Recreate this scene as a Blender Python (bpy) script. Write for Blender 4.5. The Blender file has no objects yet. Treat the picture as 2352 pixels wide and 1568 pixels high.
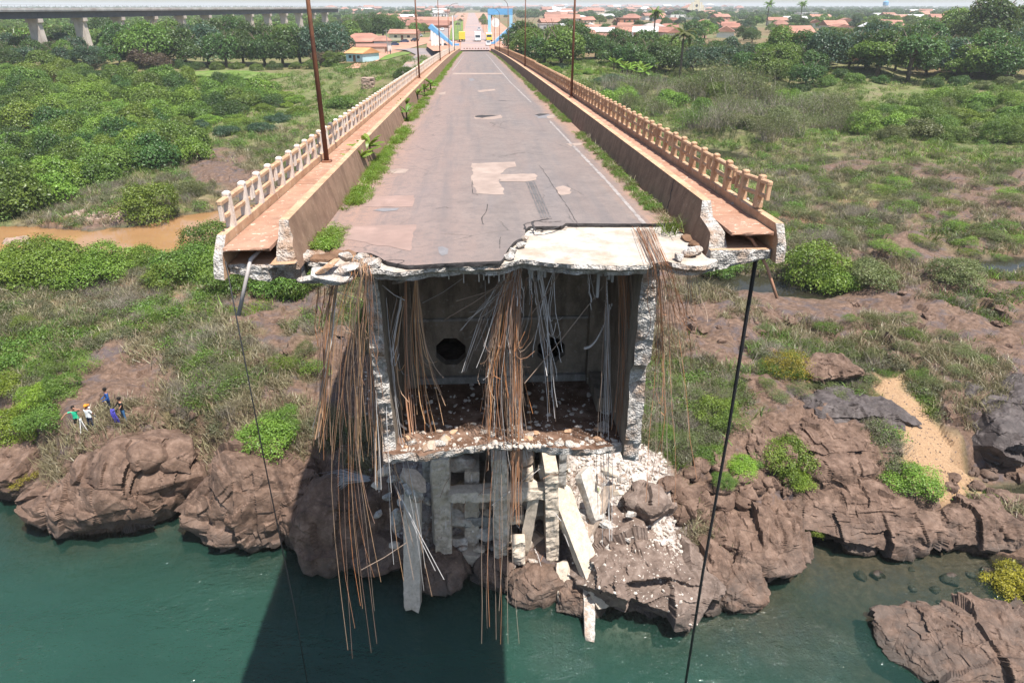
import bpy, math, random
import numpy as np
from mathutils import Vector, Matrix, Euler

random.seed(7)
RNG = np.random.default_rng(11)
SC = bpy.context.scene
COL = SC.collection
R = math.radians

# ------------------------------------------------------------------ camera
CAM_POS = np.array([0.0, 0.0, 29.0])          # 29 m above the river
PITCH, YAW, FOC = R(26.1), R(2.98), 1568.0
cam_d = bpy.data.cameras.new('camera')
cam_d.sensor_width = 36.0
cam_d.lens = 24.0
cam_d.clip_start = 0.2
cam_d.clip_end = 30000.0
cam = bpy.data.objects.new('camera', cam_d)
COL.objects.link(cam)
cam.location = CAM_POS
cam.rotation_euler = (R(90) - PITCH, 0.0, -YAW)
SC.camera = cam

# ------------------------------------------------------------------ sky + sun
SUN_DIR = Vector((-0.25, 0.32, -1.0)).normalized()    # the way the light travels
SUN_EL = math.asin(-SUN_DIR.z)
SUN_AZ = math.atan2(-SUN_DIR.x, -SUN_DIR.y)
W = bpy.data.worlds.new("World")
SC.world = W
W.use_nodes = True
wn = W.node_tree.nodes
wl = W.node_tree.links
bg = wn.get('Background') or wn.new('ShaderNodeBackground')
sky = wn.new('ShaderNodeTexSky')
sky.sky_type = 'NISHITA'
sky.sun_disc = False
sky.sun_elevation = SUN_EL
sky.sun_rotation = SUN_AZ
sky.altitude = 150
sky.air_density = 1.2
sky.dust_density = 1.4
sky.ozone_density = 1.0
wl.new(sky.outputs[0], bg.inputs['Color'])
bg.inputs['Strength'].default_value = 0.098
sun_d = bpy.data.lights.new('sun', 'SUN')
sun_d.energy = 5.0
sun_d.angle = R(0.6)
sun_d.color = (1.0, 0.955, 0.89)
sun = bpy.data.objects.new('sun', sun_d)
COL.objects.link(sun)
sun.rotation_euler = SUN_DIR.to_track_quat('-Z', 'Y').to_euler()
sun.location = (30, -20, 120)
SC.view_settings.view_transform = 'Standard'
SC.view_settings.look = 'None'
SC.view_settings.exposure = 0.82
SC.view_settings.gamma = 1.0
SC.view_settings.use_curve_mapping = False
SC.render.engine = 'CYCLES'
try:
    SC.cycles.use_denoising = True
    SC.cycles.max_bounces = 6
    SC.cycles.diffuse_bounces = 3
    SC.cycles.glossy_bounces = 2
    SC.cycles.transmission_bounces = 3
    SC.cycles.transparent_max_bounces = 6
    SC.cycles.volume_bounces = 0
    SC.cycles.caustics_reflective = False
    SC.cycles.caustics_refractive = False
except Exception:
    pass

# ------------------------------------------------------------------ where a thing seen in the photograph stands
_h = np.array([math.sin(YAW), math.cos(YAW), 0.0])
_r = np.array([math.cos(YAW), -math.sin(YAW), 0.0])
_f = _h * math.cos(PITCH) + np.array([0, 0, -math.sin(PITCH)])
_u = _h * math.sin(PITCH) + np.array([0, 0, math.cos(PITCH)])


def ray(x, y):
    return _f + _r * (x - 1176) / FOC + _u * (784 - y) / FOC


def at_z(x, y, z):
    d = ray(x, y)
    return CAM_POS + d * (z - 29.0) / d[2]


def at_Y(x, y, Y):
    d = ray(x, y)
    return CAM_POS + d * Y / d[1]


def to_px(p):
    q = np.asarray(p, float) - CAM_POS
    k = q @ _f
    return 1176 + FOC * (q @ _r) / k, 784 - FOC * (q @ _u) / k


def deck(Y):
    s = np.asarray(Y, float) - 14.5
    return 24 - .025 * s - 4.42e-5 * s * s


def at_deck(x, y, off=0.0):
    p = at_z(x, y, 24)
    for _ in range(25):
        p = at_z(x, y, float(deck(p[1])) + off)
    return p


# ------------------------------------------------------------------ noise
def _hash(*ints):
    h = np.full(np.shape(ints[0]), 374761393, np.uint32)
    for k, i in enumerate(ints):
        h = (h ^ (np.asarray(i).astype(np.int64) & 0xffffffff).astype(np.uint32)) * np.uint32(2654435761)
        h = h ^ (h >> np.uint32(15))
        h = h * np.uint32(2246822519)
        h = h ^ (h >> np.uint32(13))
    return h


def _h01(*ints):
    return _hash(*ints).astype(np.float64) / 4294967295.0


def vnoise(P, scale, seed=0):
    """value noise, P (N,2) or (N,3), result -1..1"""
    Q = np.asarray(P, float) / scale
    i = np.floor(Q).astype(np.int64)
    f = Q - i
    f = f * f * (3 - 2 * f)
    n = Q.shape[1]
    out = np.zeros(len(Q))
    for c in range(1 << n):
        w = np.ones(len(Q))
        idx = []
        for a in range(n):
            b = (c >> a) & 1
            w = w * (f[:, a] if b else 1 - f[:, a])
            idx.append(i[:, a] + b)
        out += w * _h01(*idx, np.full(len(Q), seed))
    return out * 2 - 1


def fbm(P, scale, oct=4, seed=0, gain=.5):
    s, a, t = 0.0, 1.0, 0.0
    for o in range(oct):
        s = s + a * vnoise(P, scale / 2 ** o, seed + o * 17)
        t += a
        a *= gain
    return s / t


def facets(P, scale, seed=0, tilt=1.0, stretch=None, steep=1.0):
    """fractured-rock relief: every cell is a flat tilted block with slanted sides, the highest one shows"""
    Q = np.asarray(P, float) / scale
    if stretch is not None:
        Q = Q * np.asarray(stretch)
    n = Q.shape[1]
    i0 = np.floor(Q).astype(np.int64)
    val = np.full(len(Q), -9.0)
    dirs = np.random.default_rng(seed).normal(size=(9, n))
    dirs /= np.linalg.norm(dirs, axis=1)[:, None]
    offs = np.array(np.meshgrid(*([[-1, 0, 1]] * n), indexing='ij')).reshape(n, -1).T
    for o in offs:
        c = [i0[:, a] + o[a] for a in range(n)]
        d = np.stack([Q[:, a] - (c[a] + _h01(*c, np.full(len(Q), seed + a))) for a in range(n)], 1)
        g = np.stack([(_h01(*c, np.full(len(Q), seed + 10 + a)) - .5) * .9 * tilt for a in range(n)], 1)
        b = _h01(*c, np.full(len(Q), seed + 20))
        v = (b - .5) * .75 + (g * d).sum(1) - 1.15 * steep * np.maximum((d @ dirs.T).max(1) - .22 - .25 * b, 0)
        val = np.maximum(val, v)
    return (val - .12) * scale


def smooth(a, b, x):
    t = np.clip((np.asarray(x, float) - a) / (b - a), 0, 1)
    return t * t * (3 - 2 * t)


def in_poly(px, py, poly):
    px = np.asarray(px); py = np.asarray(py)
    ins = np.zeros(px.shape, bool)
    n = len(poly)
    for k in range(n):
        x0, y0 = poly[k][:2]
        x1, y1 = poly[(k + 1) % n][:2]
        if y0 == y1:
            continue
        c = ((y0 > py) != (y1 > py)) & (px < (x1 - x0) * (py - y0) / (y1 - y0) + x0)
        ins ^= c
    return ins


def line_dist(px, py, pts, closed=False):
    best = np.full(np.shape(px), 1e9)
    n = len(pts)
    for k in range(n if closed else n - 1):
        ax, ay = pts[k][:2]
        bx, by = pts[(k + 1) % n][:2]
        dx, dy = bx - ax, by - ay
        t = np.clip(((px - ax) * dx + (py - ay) * dy) / (dx * dx + dy * dy + 1e-9), 0, 1)
        best = np.minimum(best, np.hypot(px - ax - t * dx, py - ay - t * dy))
    return best


# ------------------------------------------------------------------ objects
def mesh(name, V, F, mats=(), mi=None, attrs=None, smooth_=False):
    V = np.asarray(V, np.float32)
    me = bpy.data.meshes.new(name)
    me.vertices.add(len(V))
    me.vertices.foreach_set('co', V.ravel())
    if isinstance(F, np.ndarray):
        k = F.shape[1]
        me.loops.add(F.size)
        me.loops.foreach_set('vertex_index', F.astype(np.int32).ravel())
        me.polygons.add(len(F))
        me.polygons.foreach_set('loop_start', np.arange(0, F.size, k, dtype=np.int32))
        nf = len(F)
    else:
        tot = [len(f) for f in F]
        flat = np.fromiter((i for f in F for i in f), np.int32)
        me.loops.add(len(flat))
        me.loops.foreach_set('vertex_index', flat)
        me.polygons.add(len(F))
        me.polygons.foreach_set('loop_start', np.concatenate([[0], np.cumsum(tot)[:-1]]).astype(np.int32))
        nf = len(F)
    for m in mats:
        me.materials.append(m)
    if mi is not None:
        me.polygons.foreach_set('material_index', np.asarray(mi, np.int32))
    me.polygons.foreach_set('use_smooth', np.full(nf, bool(smooth_)))
    me.update(calc_edges=True)
    for k, a in (attrs or {}).items():
        a = np.asarray(a, np.float32)
        if a.ndim == 1:
            at = me.attributes.new(k, 'FLOAT', 'POINT')
            at.data.foreach_set('value', a)
        else:
            at = me.attributes.new(k, 'FLOAT_COLOR', 'POINT')
            if a.shape[1] == 3:
                a = np.hstack([a, np.ones((len(a), 1), np.float32)])
            at.data.foreach_set('color', a.ravel())
    return me


def link(name, me, parent=None, loc=None, rot=None, scl=None):
    o = bpy.data.objects.new(name, me)
    COL.objects.link(o)
    if parent is not None:
        o.parent = parent
    if loc is not None:
        o.location = loc
    if rot is not None:
        o.rotation_euler = rot
    if scl is not None:
        o.scale = scl if hasattr(scl, '__len__') else (scl,) * 3
    return o


def empty(name, loc=(0, 0, 0), rot=(0, 0, 0), scl=1.0):
    o = link(name, None, None, loc, rot, scl)
    o.empty_display_size = .3
    return o


def tag(o, label, cat=None, group=None, kind=None):
    o['label'] = label
    if cat:
        o['category'] = cat
    if group:
        o['group'] = group
    if kind:
        o['kind'] = kind
    return o


PENDING = []      # repeats whose labels are told apart at the end: (object, description, zone, group)


def repeat(o, desc, zone, cat, group):
    o['category'] = cat
    o['group'] = group
    PENDING.append((o, desc, zone))
    return o


class MB:
    """collects simple solids into one mesh"""
    def __init__(s):
        s.V, s.F, s.M = [], [], []

    def add(s, V, F, m=0):
        b = len(s.V)
        s.V += [tuple(map(float, v)) for v in V]
        s.F += [tuple(int(i) + b for i in f) for f in F]
        s.M += [m] * len(F)
        return s

    def box(s, x0, x1, y0, y1, z0, z1, m=0):
        V = [(x0, y0, z0), (x1, y0, z0), (x1, y1, z0), (x0, y1, z0), (x0, y0, z1), (x1, y0, z1), (x1, y1, z1), (x0, y1, z1)]
        return s.add(V, [(0, 3, 2, 1), (4, 5, 6, 7), (0, 1, 5, 4), (1, 2, 6, 5), (2, 3, 7, 6), (3, 0, 4, 7)], m)

    def bbox(s, x0, x1, y0, y1, z0, z1, b=.02, m=0):
        """box with chamfered vertical and top edges"""
        ring = lambda d, z: [(x0 + b + d, y0 + d, z), (x1 - b - d, y0 + d, z), (x1 - d, y0 + b + d, z), (x1 - d, y1 - b - d, z),
                             (x1 - b - d, y1 - d, z), (x0 + b + d, y1 - d, z), (x0 + d, y1 - b - d, z), (x0 + d, y0 + b + d, z)]
        V = ring(0, z0) + ring(0, z1 - b) + ring(b, z1)
        F = [tuple(range(7, -1, -1)), tuple(range(16, 24))]
        for k in range(2):
            for i in range(8):
                j = (i + 1) % 8
                F.append((k * 8 + i, k * 8 + j, k * 8 + 8 + j, k * 8 + 8 + i))
        return s.add(V, F, m)

    def tube(s, pts, rad, n=6, m=0, cap=True):
        pts = [Vector(p) for p in pts]
        rads = rad if hasattr(rad, '__len__') else [rad] * len(pts)
        V, F = [], []
        for i, p in enumerate(pts):
            t = (pts[min(i + 1, len(pts) - 1)] - pts[max(i - 1, 0)])
            t = t.normalized() if t.length > 1e-9 else Vector((0, 0, 1))
            a = t.orthogonal().normalized() if i == 0 else (a - t * a.dot(t)).normalized()
            b = t.cross(a)
            for k in range(n):
                w = 2 * math.pi * k / n
                V.append(p + (a * math.cos(w) + b * math.sin(w)) * rads[i])
        for i in range(len(pts) - 1):
            for k in range(n):
                j = (k + 1) % n
                F.append((i * n + k, i * n + j, i * n + n + j, i * n + n + k))
        if cap:
            F.append(tuple(range(n - 1, -1, -1)))
            F.append(tuple(range((len(pts) - 1) * n, len(pts) * n)))
        return s.add(V, F, m)

    def lathe(s, prof, n=12, c=(0, 0, 0), m=0):
        V, F = [], []
        for r, z in prof:
            for k in range(n):
                w = 2 * math.pi * k / n
                V.append((c[0] + r * math.cos(w), c[1] + r * math.sin(w), c[2] + z))
        for i in range(len(prof) - 1):
            for k in range(n):
                j = (k + 1) % n
                F.append((i * n + k, i * n + j, i * n + n + j, i * n + n + k))
        F.append(tuple(range(n - 1, -1, -1)))
        F.append(tuple(range((len(prof) - 1) * n, len(prof) * n)))
        return s.add(V, F, m)

    def prism(s, prof, y0, y1, m=0):
        """profile in x,z pushed along y"""
        n = len(prof)
        V = [(x, y0, z) for x, z in prof] + [(x, y1, z) for x, z in prof]
        F = [tuple(range(n)), tuple(range(2 * n - 1, n - 1, -1))]
        for i in range(n):
            j = (i + 1) % n
            F.append((i, i + n, j + n, j))
        return s.add(V, F, m)

    def mesh(s, name, *mats, smooth_=False):
        return mesh(name, np.array(s.V), s.F, mats, s.M, smooth_=smooth_)
# ------------------------------------------------------------------ materials
class NT:
    def __init__(s, name):
        s.m = bpy.data.materials.new(name)
        s.m.use_nodes = True
        s.t = s.m.node_tree
        s.t.nodes.clear()
        s.out = s.t.nodes.new('ShaderNodeOutputMaterial')

    def n(s, kind, **kw):
        x = s.t.nodes.new(kind)
        for k, v in kw.items():
            if k in x.inputs:
                s.set(x.inputs[k], v)
            else:
                setattr(x, k, v)
        return x

    def set(s, sock, v):
        if hasattr(v, 'is_output'):
            s.t.links.new(v, sock)
        elif hasattr(v, '__len__') and len(v) == 3 and sock.type == 'RGBA':
            sock.default_value = (*v, 1)
        else:
            sock.default_value = v

    def coord(s, kind='Object', scale=(1, 1, 1)):
        c = s.n('ShaderNodeTexCoord')
        m = s.n('ShaderNodeMapping')
        s.t.links.new(c.outputs[kind], m.inputs[0])
        m.inputs['Scale'].default_value = scale
        return m.outputs[0]

    def pos(s, scale=(1, 1, 1)):
        c = s.n('ShaderNodeNewGeometry')
        m = s.n('ShaderNodeMapping')
        s.t.links.new(c.outputs['Position'], m.inputs[0])
        m.inputs['Scale'].default_value = scale
        return m.outputs[0]

    def noise(s, vec, scale, detail=4, rough=.55, out=0):
        x = s.n('ShaderNodeTexNoise')
        s.t.links.new(vec, x.inputs['Vector'])
        x.inputs['Scale'].default_value = scale
        x.inputs['Detail'].default_value = detail
        x.inputs['Roughness'].default_value = rough
        return x.outputs[out]

    def ramp(s, fac, stops):
        x = s.n('ShaderNodeValToRGB')
        s.t.links.new(fac, x.inputs[0])
        e = x.color_ramp.elements
        while len(e) < len(stops):
            e.new(.5)
        for k, (p, c) in enumerate(stops):
            e[k].position = p
            e[k].color = (*c, 1) if hasattr(c, '__len__') else (c, c, c, 1)
        return x.outputs[0]

    def mix(s, fac, a, b, mode='MIX'):
        x = s.n('ShaderNodeMix', data_type='RGBA', blend_type=mode)
        s.set(x.inputs[0], fac)
        s.set(x.inputs[6], a)
        s.set(x.inputs[7], b)
        return x.outputs[2]

    def math(s, op, a, b=0.0, clamp=False):
        x = s.n('ShaderNodeMath', operation=op, use_clamp=clamp)
        s.set(x.inputs[0], a)
        s.set(x.inputs[1], b)
        return x.outputs[0]

    def attr(s, name, out='Fac'):
        x = s.n('ShaderNodeAttribute', attribute_name=name)
        return x.outputs[out]

    def rand(s):
        return s.n('ShaderNodeObjectInfo').outputs['Random']

    def bump(s, h, strength=.5, dist=.05):
        x = s.n('ShaderNodeBump')
        s.t.links.new(h, x.inputs['Height'])
        x.inputs['Strength'].default_value = strength
        x.inputs['Distance'].default_value = dist
        return x.outputs[0]

    def principled(s, color, rough=.85, spec=.3, normal=None, **kw):
        p = s.n('ShaderNodeBsdfPrincipled')
        s.set(p.inputs['Base Color'], color)
        s.set(p.inputs['Roughness'], rough)
        s.set(p.inputs['Specular IOR Level'], spec)
        if normal is not None:
            s.t.links.new(normal, p.inputs['Normal'])
        for k, v in kw.items():
            s.set(p.inputs[k.replace('_', ' ')], v)
        s.t.links.new(p.outputs[0], s.out.inputs[0])
        return s.m


def plain(name, col, rough=.7, spec=.3, var=.25, scale=3.0, dirt=None, bump=0.0, metal=0.0):
    """one colour, broken up by noise and (optionally) a second dirt colour"""
    t = NT(name)
    v = t.coord('Object')
    n1 = t.noise(v, scale, 6, .6)
    c = t.mix(t.ramp(n1, [(.3, 0.0), (.7, 1.0)]), tuple(x * (1 - var) for x in col), tuple(min(1, x * (1 + var * .6)) for x in col))
    if dirt:
        n2 = t.noise(v, scale * .37, 5, .65)
        c = t.mix(t.ramp(n2, [(.45, 0.0), (.68, .85)]), c, dirt)
    nm = t.bump(t.noise(v, scale * 6, 4, .7), bump, .03) if bump else None
    return t.principled(c, rough, spec, nm, Metallic=metal)


def leaf_mat(name, dark, mid, light, trans=.28, warm=.0):
    t = NT(name)
    tint = t.attr('tint')
    rnd = t.rand()
    c = t.ramp(tint, [(0, dark), (.5, mid), (1, light)])
    hsv = t.n('ShaderNodeHueSaturation')
    t.t.links.new(c, hsv.inputs['Color'])
    t.t.links.new(t.math('ADD', t.math('MULTIPLY', rnd, .035), .483), hsv.inputs['Hue'])
    t.t.links.new(t.math('ADD', t.math('MULTIPLY', rnd, .5), .75), hsv.inputs['Value'])
    col = hsv.outputs[0]
    d = t.n('ShaderNodeBsdfDiffuse')
    t.t.links.new(col, d.inputs[0])
    tr = t.n('ShaderNodeBsdfTranslucent')
    t.t.links.new(t.mix(.5, col, (.25, .32, .03)), tr.inputs[0])
    g = t.n('ShaderNodeBsdfGlossy')
    g.inputs['Roughness'].default_value = .42
    g.inputs['Color'].default_value = (.5, .5, .5, 1)
    m1 = t.n('ShaderNodeMixShader')
    m1.inputs[0].default_value = trans
    t.t.links.new(d.outputs[0], m1.inputs[1])
    t.t.links.new(tr.outputs[0], m1.inputs[2])
    m2 = t.n('ShaderNodeMixShader')
    m2.inputs[0].default_value = .045
    t.t.links.new(m1.outputs[0], m2.inputs[1])
    t.t.links.new(g.outputs[0], m2.inputs[2])
    t.t.links.new(m2.outputs[0], t.out.inputs[0])
    return t.m


M = {}
M['leaf_dark'] = leaf_mat('leaf_dark', (.025, .055, .015), (.05, .102, .024), (.1, .165, .038))
M['leaf_mid'] = leaf_mat('leaf_mid', (.05, .096, .016), (.108, .18, .030), (.19, .275, .05))
M['leaf_light'] = leaf_mat('leaf_light', (.072, .125, .016), (.15, .235, .032), (.25, .345, .055))
M['leaf_lime'] = leaf_mat('leaf_lime', (.10, .17, .015), (.19, .28, .03), (.30, .40, .05))
M['leaf_yellow'] = leaf_mat('leaf_yellow', (.12, .11, .012), (.26, .21, .02), (.42, .34, .04))
M['leaf_olive'] = leaf_mat('leaf_olive', (.07, .085, .03), (.13, .148, .055), (.2, .215, .09))
M['leaf_brown'] = leaf_mat('leaf_brown', (.05, .032, .022), (.095, .062, .042), (.15, .105, .07))
M['leaf_blue'] = leaf_mat('leaf_blue', (.022, .05, .03), (.045, .09, .05), (.085, .14, .08))
M['grass_green'] = leaf_mat('grass_green', (.05, .09, .016), (.10, .165, .03), (.16, .23, .05), .3)
M['grass_bright'] = leaf_mat('grass_bright', (.08, .14, .012), (.15, .25, .025), (.22, .34, .05), .3)
M['grass_dry'] = leaf_mat('grass_dry', (.13, .105, .058), (.215, .18, .105), (.30, .26, .165), .2)
M['scrub'] = leaf_mat('scrub', (.06, .062, .032), (.112, .115, .06), (.175, .17, .10), .2)
M['twig'] = leaf_mat('twig', (.13, .105, .085), (.22, .185, .15), (.34, .30, .25), .05)
M['bark'] = plain('bark', (.13, .10, .075), .9, .1, .4, 8, bump=.5)
M['bark_pale'] = plain('bark_pale', (.42, .38, .33), .9, .1, .3, 8)


def ground_mat():
    t = NT('ground')
    p = t.pos()
    sep = t.n('ShaderNodeSeparateColor')
    t.t.links.new(t.attr('mask', 'Color'), sep.inputs[0])
    rock, grass, sand = sep.outputs[0], sep.outputs[1], sep.outputs[2]
    sep2 = t.n('ShaderNodeSeparateColor')
    t.t.links.new(t.attr('mask2', 'Color'), sep2.inputs[0])
    dusty, wet, paved = sep2.outputs[0], sep2.outputs[1], sep2.outputs[2]
    nf = t.noise(p, 1.6, 8, .65)
    nb = t.noise(p, .35, 5, .6)
    ng = t.noise(p, 14, 4, .7)
    soil = t.ramp(nf, [(.3, (.11, .062, .036)), (.55, (.205, .118, .072)), (.75, (.30, .195, .13))])
    gr = t.ramp(t.noise(p, .8, 6, .7), [(.3, (.05, .085, .02)), (.5, (.10, .135, .038)), (.7, (.17, .18, .07))])
    dry = t.ramp(nf, [(.3, (.12, .105, .055)), (.7, (.23, .2, .12))])
    gr = t.mix(t.ramp(nb, [(.42, 0.0), (.62, .8)]), gr, dry)
    rk = t.ramp(t.noise(p, 2.4, 9, .68), [(.28, (.055, .034, .024)), (.5, (.13, .082, .058)), (.72, (.225, .15, .112))])
    rk = t.mix(t.ramp(t.noise(p, .5, 6, .7), [(.5, 0.0), (.62, .75)]), rk, (.085, .072, .078))
    rk = t.mix(t.ramp(t.noise(p, 5.5, 6, .7), [(.56, 0.0), (.72, .55)]), rk, (.26, .165, .115))
    rk = t.mix(t.math('MULTIPLY', t.math('GREATER_THAN', ng, .66), .28), rk, (.5, .46, .42))
    c = t.mix(grass, soil, gr)
    sd = t.ramp(t.noise(p, 9, 5, .7), [(.3, (.24, .145, .08)), (.6, (.35, .23, .135)), (.75, (.43, .31, .2))])
    c = t.mix(sand, c, sd)
    c = t.mix(rock, c, rk)
    dust = t.ramp(t.noise(p, 3.2, 7, .75), [(.40, 0.0), (.56, 1.0)])
    c = t.mix(t.math('MULTIPLY', dusty, dust), c, (.62, .57, .52))
    c = t.mix(wet, c, (.035, .03, .022))
    c = t.mix(paved, c, t.ramp(nf, [(.3, (.17, .15, .15)), (.7, (.25, .22, .215))]))
    rg = t.math('SUBTRACT', .92, t.math('MULTIPLY', wet, .6))
    h = t.math('ADD', t.noise(p, 3.5, 8, .75), t.math('MULTIPLY', t.noise(p, 1.1, 4, .7), 1.2))
    return t.principled(c, rg, .25, t.bump(h, .6, .14))


def rock_mat(name, a, b, c_, spot=(.55, .5, .46), spots=.3, rough=.85, spec=.3, algae=None):
    t = NT(name)
    p = t.pos()
    n = t.noise(p, 1.4, 9, .66)
    c = t.ramp(n, [(.28, a), (.5, b), (.72, c_)])
    c = t.mix(t.ramp(t.noise(p, 4.5, 6, .7), [(.55, 0.0), (.72, .5)]), c, tuple(x * 1.35 for x in c_))
    c = t.mix(t.math('MULTIPLY', t.ramp(t.noise(p, 9 if spots < .6 else 5, 7, .85), [(.63 if spots < .6 else .52, 0.0), (.68 if spots < .6 else .58, 1.0)]), spots), c, spot)
    z = t.n('ShaderNodeSeparateXYZ')
    t.t.links.new(p, z.inputs[0])
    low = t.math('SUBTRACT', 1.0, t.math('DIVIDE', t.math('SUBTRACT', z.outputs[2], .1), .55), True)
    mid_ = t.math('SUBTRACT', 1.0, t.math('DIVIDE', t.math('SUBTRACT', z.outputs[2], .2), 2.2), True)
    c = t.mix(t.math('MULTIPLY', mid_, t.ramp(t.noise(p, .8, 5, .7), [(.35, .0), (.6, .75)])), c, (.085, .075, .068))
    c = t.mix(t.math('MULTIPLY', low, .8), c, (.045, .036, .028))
    vo = t.n('ShaderNodeTexVoronoi', feature='DISTANCE_TO_EDGE')
    wv = t.mix(.12, p, t.noise(p, 1.2, 4, .6, 1))
    t.t.links.new(wv, vo.inputs['Vector'])
    vo.inputs['Scale'].default_value = .6
    crk = t.ramp(vo.outputs['Distance'], [(.0, 1.0), (.022, 0.0)])
    c = t.mix(t.math('MULTIPLY', crk, t.ramp(t.noise(p, .7, 3, .6), [(.55, 0.0), (.68, .7)])), c, (.04, .03, .026))
    h = t.math('SUBTRACT', t.math('ADD', t.noise(p, 3.2, 9, .75), t.noise(p, .9, 3, .6)), t.math('MULTIPLY', crk, .25))
    return t.principled(c, t.math('SUBTRACT', rough, t.math('MULTIPLY', low, .4)), spec, t.bump(h, .65, .12))


M['ground'] = ground_mat()
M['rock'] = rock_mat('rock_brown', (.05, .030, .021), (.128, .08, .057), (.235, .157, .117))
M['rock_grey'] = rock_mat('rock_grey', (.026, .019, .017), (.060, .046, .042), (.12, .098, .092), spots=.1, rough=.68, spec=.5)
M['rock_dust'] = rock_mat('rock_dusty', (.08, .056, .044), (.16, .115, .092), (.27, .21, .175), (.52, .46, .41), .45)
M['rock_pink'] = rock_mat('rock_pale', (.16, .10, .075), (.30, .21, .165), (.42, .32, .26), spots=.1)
M['rubble_white'] = plain('rubble_white', (.52, .475, .425), .9, .2, .4, 5, (.4, .3, .23))
M['floor_dirt'] = plain('floor_dirt', (.13, .075, .05), .95, .1, .4, 4, (.3, .2, .15), bump=.8)
M['rubble_tan'] = plain('rubble_tan', (.42, .33, .26), .9, .2, .35, 4)


def conc(name, col, stain, stain_amt=.8, streak=True, bump=.5, spots=None, scale=1.0):
    t = NT(name)
    p = t.pos()
    n = t.noise(p, 2.2 * scale, 8, .68)
    c = t.ramp(n, [(.3, tuple(x * .72 for x in col)), (.5, col), (.72, tuple(min(.9, x * 1.15) for x in col))])
    sp = t.pos((1, 1, .35)) if streak else t.pos((.6, .6, .6))
    s = t.noise(sp, 2.6 * scale, 6, .65)
    c = t.mix(t.ramp(s, [(.44, 0.0), (.66, stain_amt)]), c, stain)
    if spots:
        c = t.mix(t.ramp(t.noise(p, 7 * scale, 6, .8), [(.58, 0.0), (.64, .9)]), c, spots)
    h = t.math('ADD', t.noise(p, 7, 8, .8), t.noise(p, 30, 3, .7))
    return t.principled(c, .9, .2, t.bump(h, bump, .04))


def fresh_mat():
    """newly broken concrete: off-white lumps, grey aggregate hollows, some rust"""
    t = NT('broken_concrete')
    p = t.pos()
    n = t.noise(p, 5.5, 9, .72)
    c = t.ramp(n, [(.30, (.17, .16, .15)), (.45, (.40, .37, .335)), (.63, (.70, .665, .62))])
    v = t.n('ShaderNodeTexVoronoi')
    t.t.links.new(p, v.inputs['Vector'])
    v.inputs['Scale'].default_value = 22
    c = t.mix(t.ramp(v.outputs['Distance'], [(.0, .55), (.32, 0.0)]), c, (.2, .19, .18))
    c = t.mix(t.ramp(t.noise(p, 1.5, 5, .65), [(.47, 0.0), (.66, .8)]), c, (.36, .22, .135))
    h = t.math('ADD', t.noise(p, 11, 9, .78), t.math('MULTIPLY', v.outputs['Distance'], .8))
    return t.principled(c, .95, .15, t.bump(h, 1.0, .06))


M['fresh'] = fresh_mat()
M['slab_white'] = conc('bare_slab_top', (.50, .455, .40), (.36, .265, .19), .75, False, .7, (.33, .30, .27))
M['conc_rust'] = conc('dusty_concrete', (.50, .31, .195), (.36, .20, .115), .75, False, .5, (.62, .50, .40))
M['conc_walk'] = conc('walkway_concrete', (.37, .215, .148), (.28, .145, .092), .8, False, .35, (.68, .56, .45), .7)
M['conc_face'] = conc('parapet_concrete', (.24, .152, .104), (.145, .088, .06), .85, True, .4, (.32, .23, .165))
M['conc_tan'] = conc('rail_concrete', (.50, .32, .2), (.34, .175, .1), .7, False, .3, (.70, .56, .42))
M['conc_white'] = conc('pale_rail_concrete', (.66, .58, .51), (.52, .33, .215), .7, True, .3, (.72, .66, .6))  # paler concrete tone used for the left railing
M['conc_grey'] = conc('grey_concrete', (.30, .285, .265), (.15, .135, .12), .75, True, .5, (.42, .40, .38))
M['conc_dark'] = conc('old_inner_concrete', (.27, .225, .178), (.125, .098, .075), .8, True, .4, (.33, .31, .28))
M['conc_beam'] = conc('aggregate_concrete', (.56, .475, .385), (.42, .34, .26), .7, True, .9, (.24, .20, .17), 1.6)
M['conc_viaduct'] = conc('viaduct_pier_concrete', (.52, .45, .39), (.36, .29, .24), .7, True, .2, None, .15)
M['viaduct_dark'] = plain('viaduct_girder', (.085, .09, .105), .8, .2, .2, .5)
M['viaduct_light'] = plain('viaduct_parapet', (.50, .48, .46), .85, .2, .2, .4, (.34, .28, .26))


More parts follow.
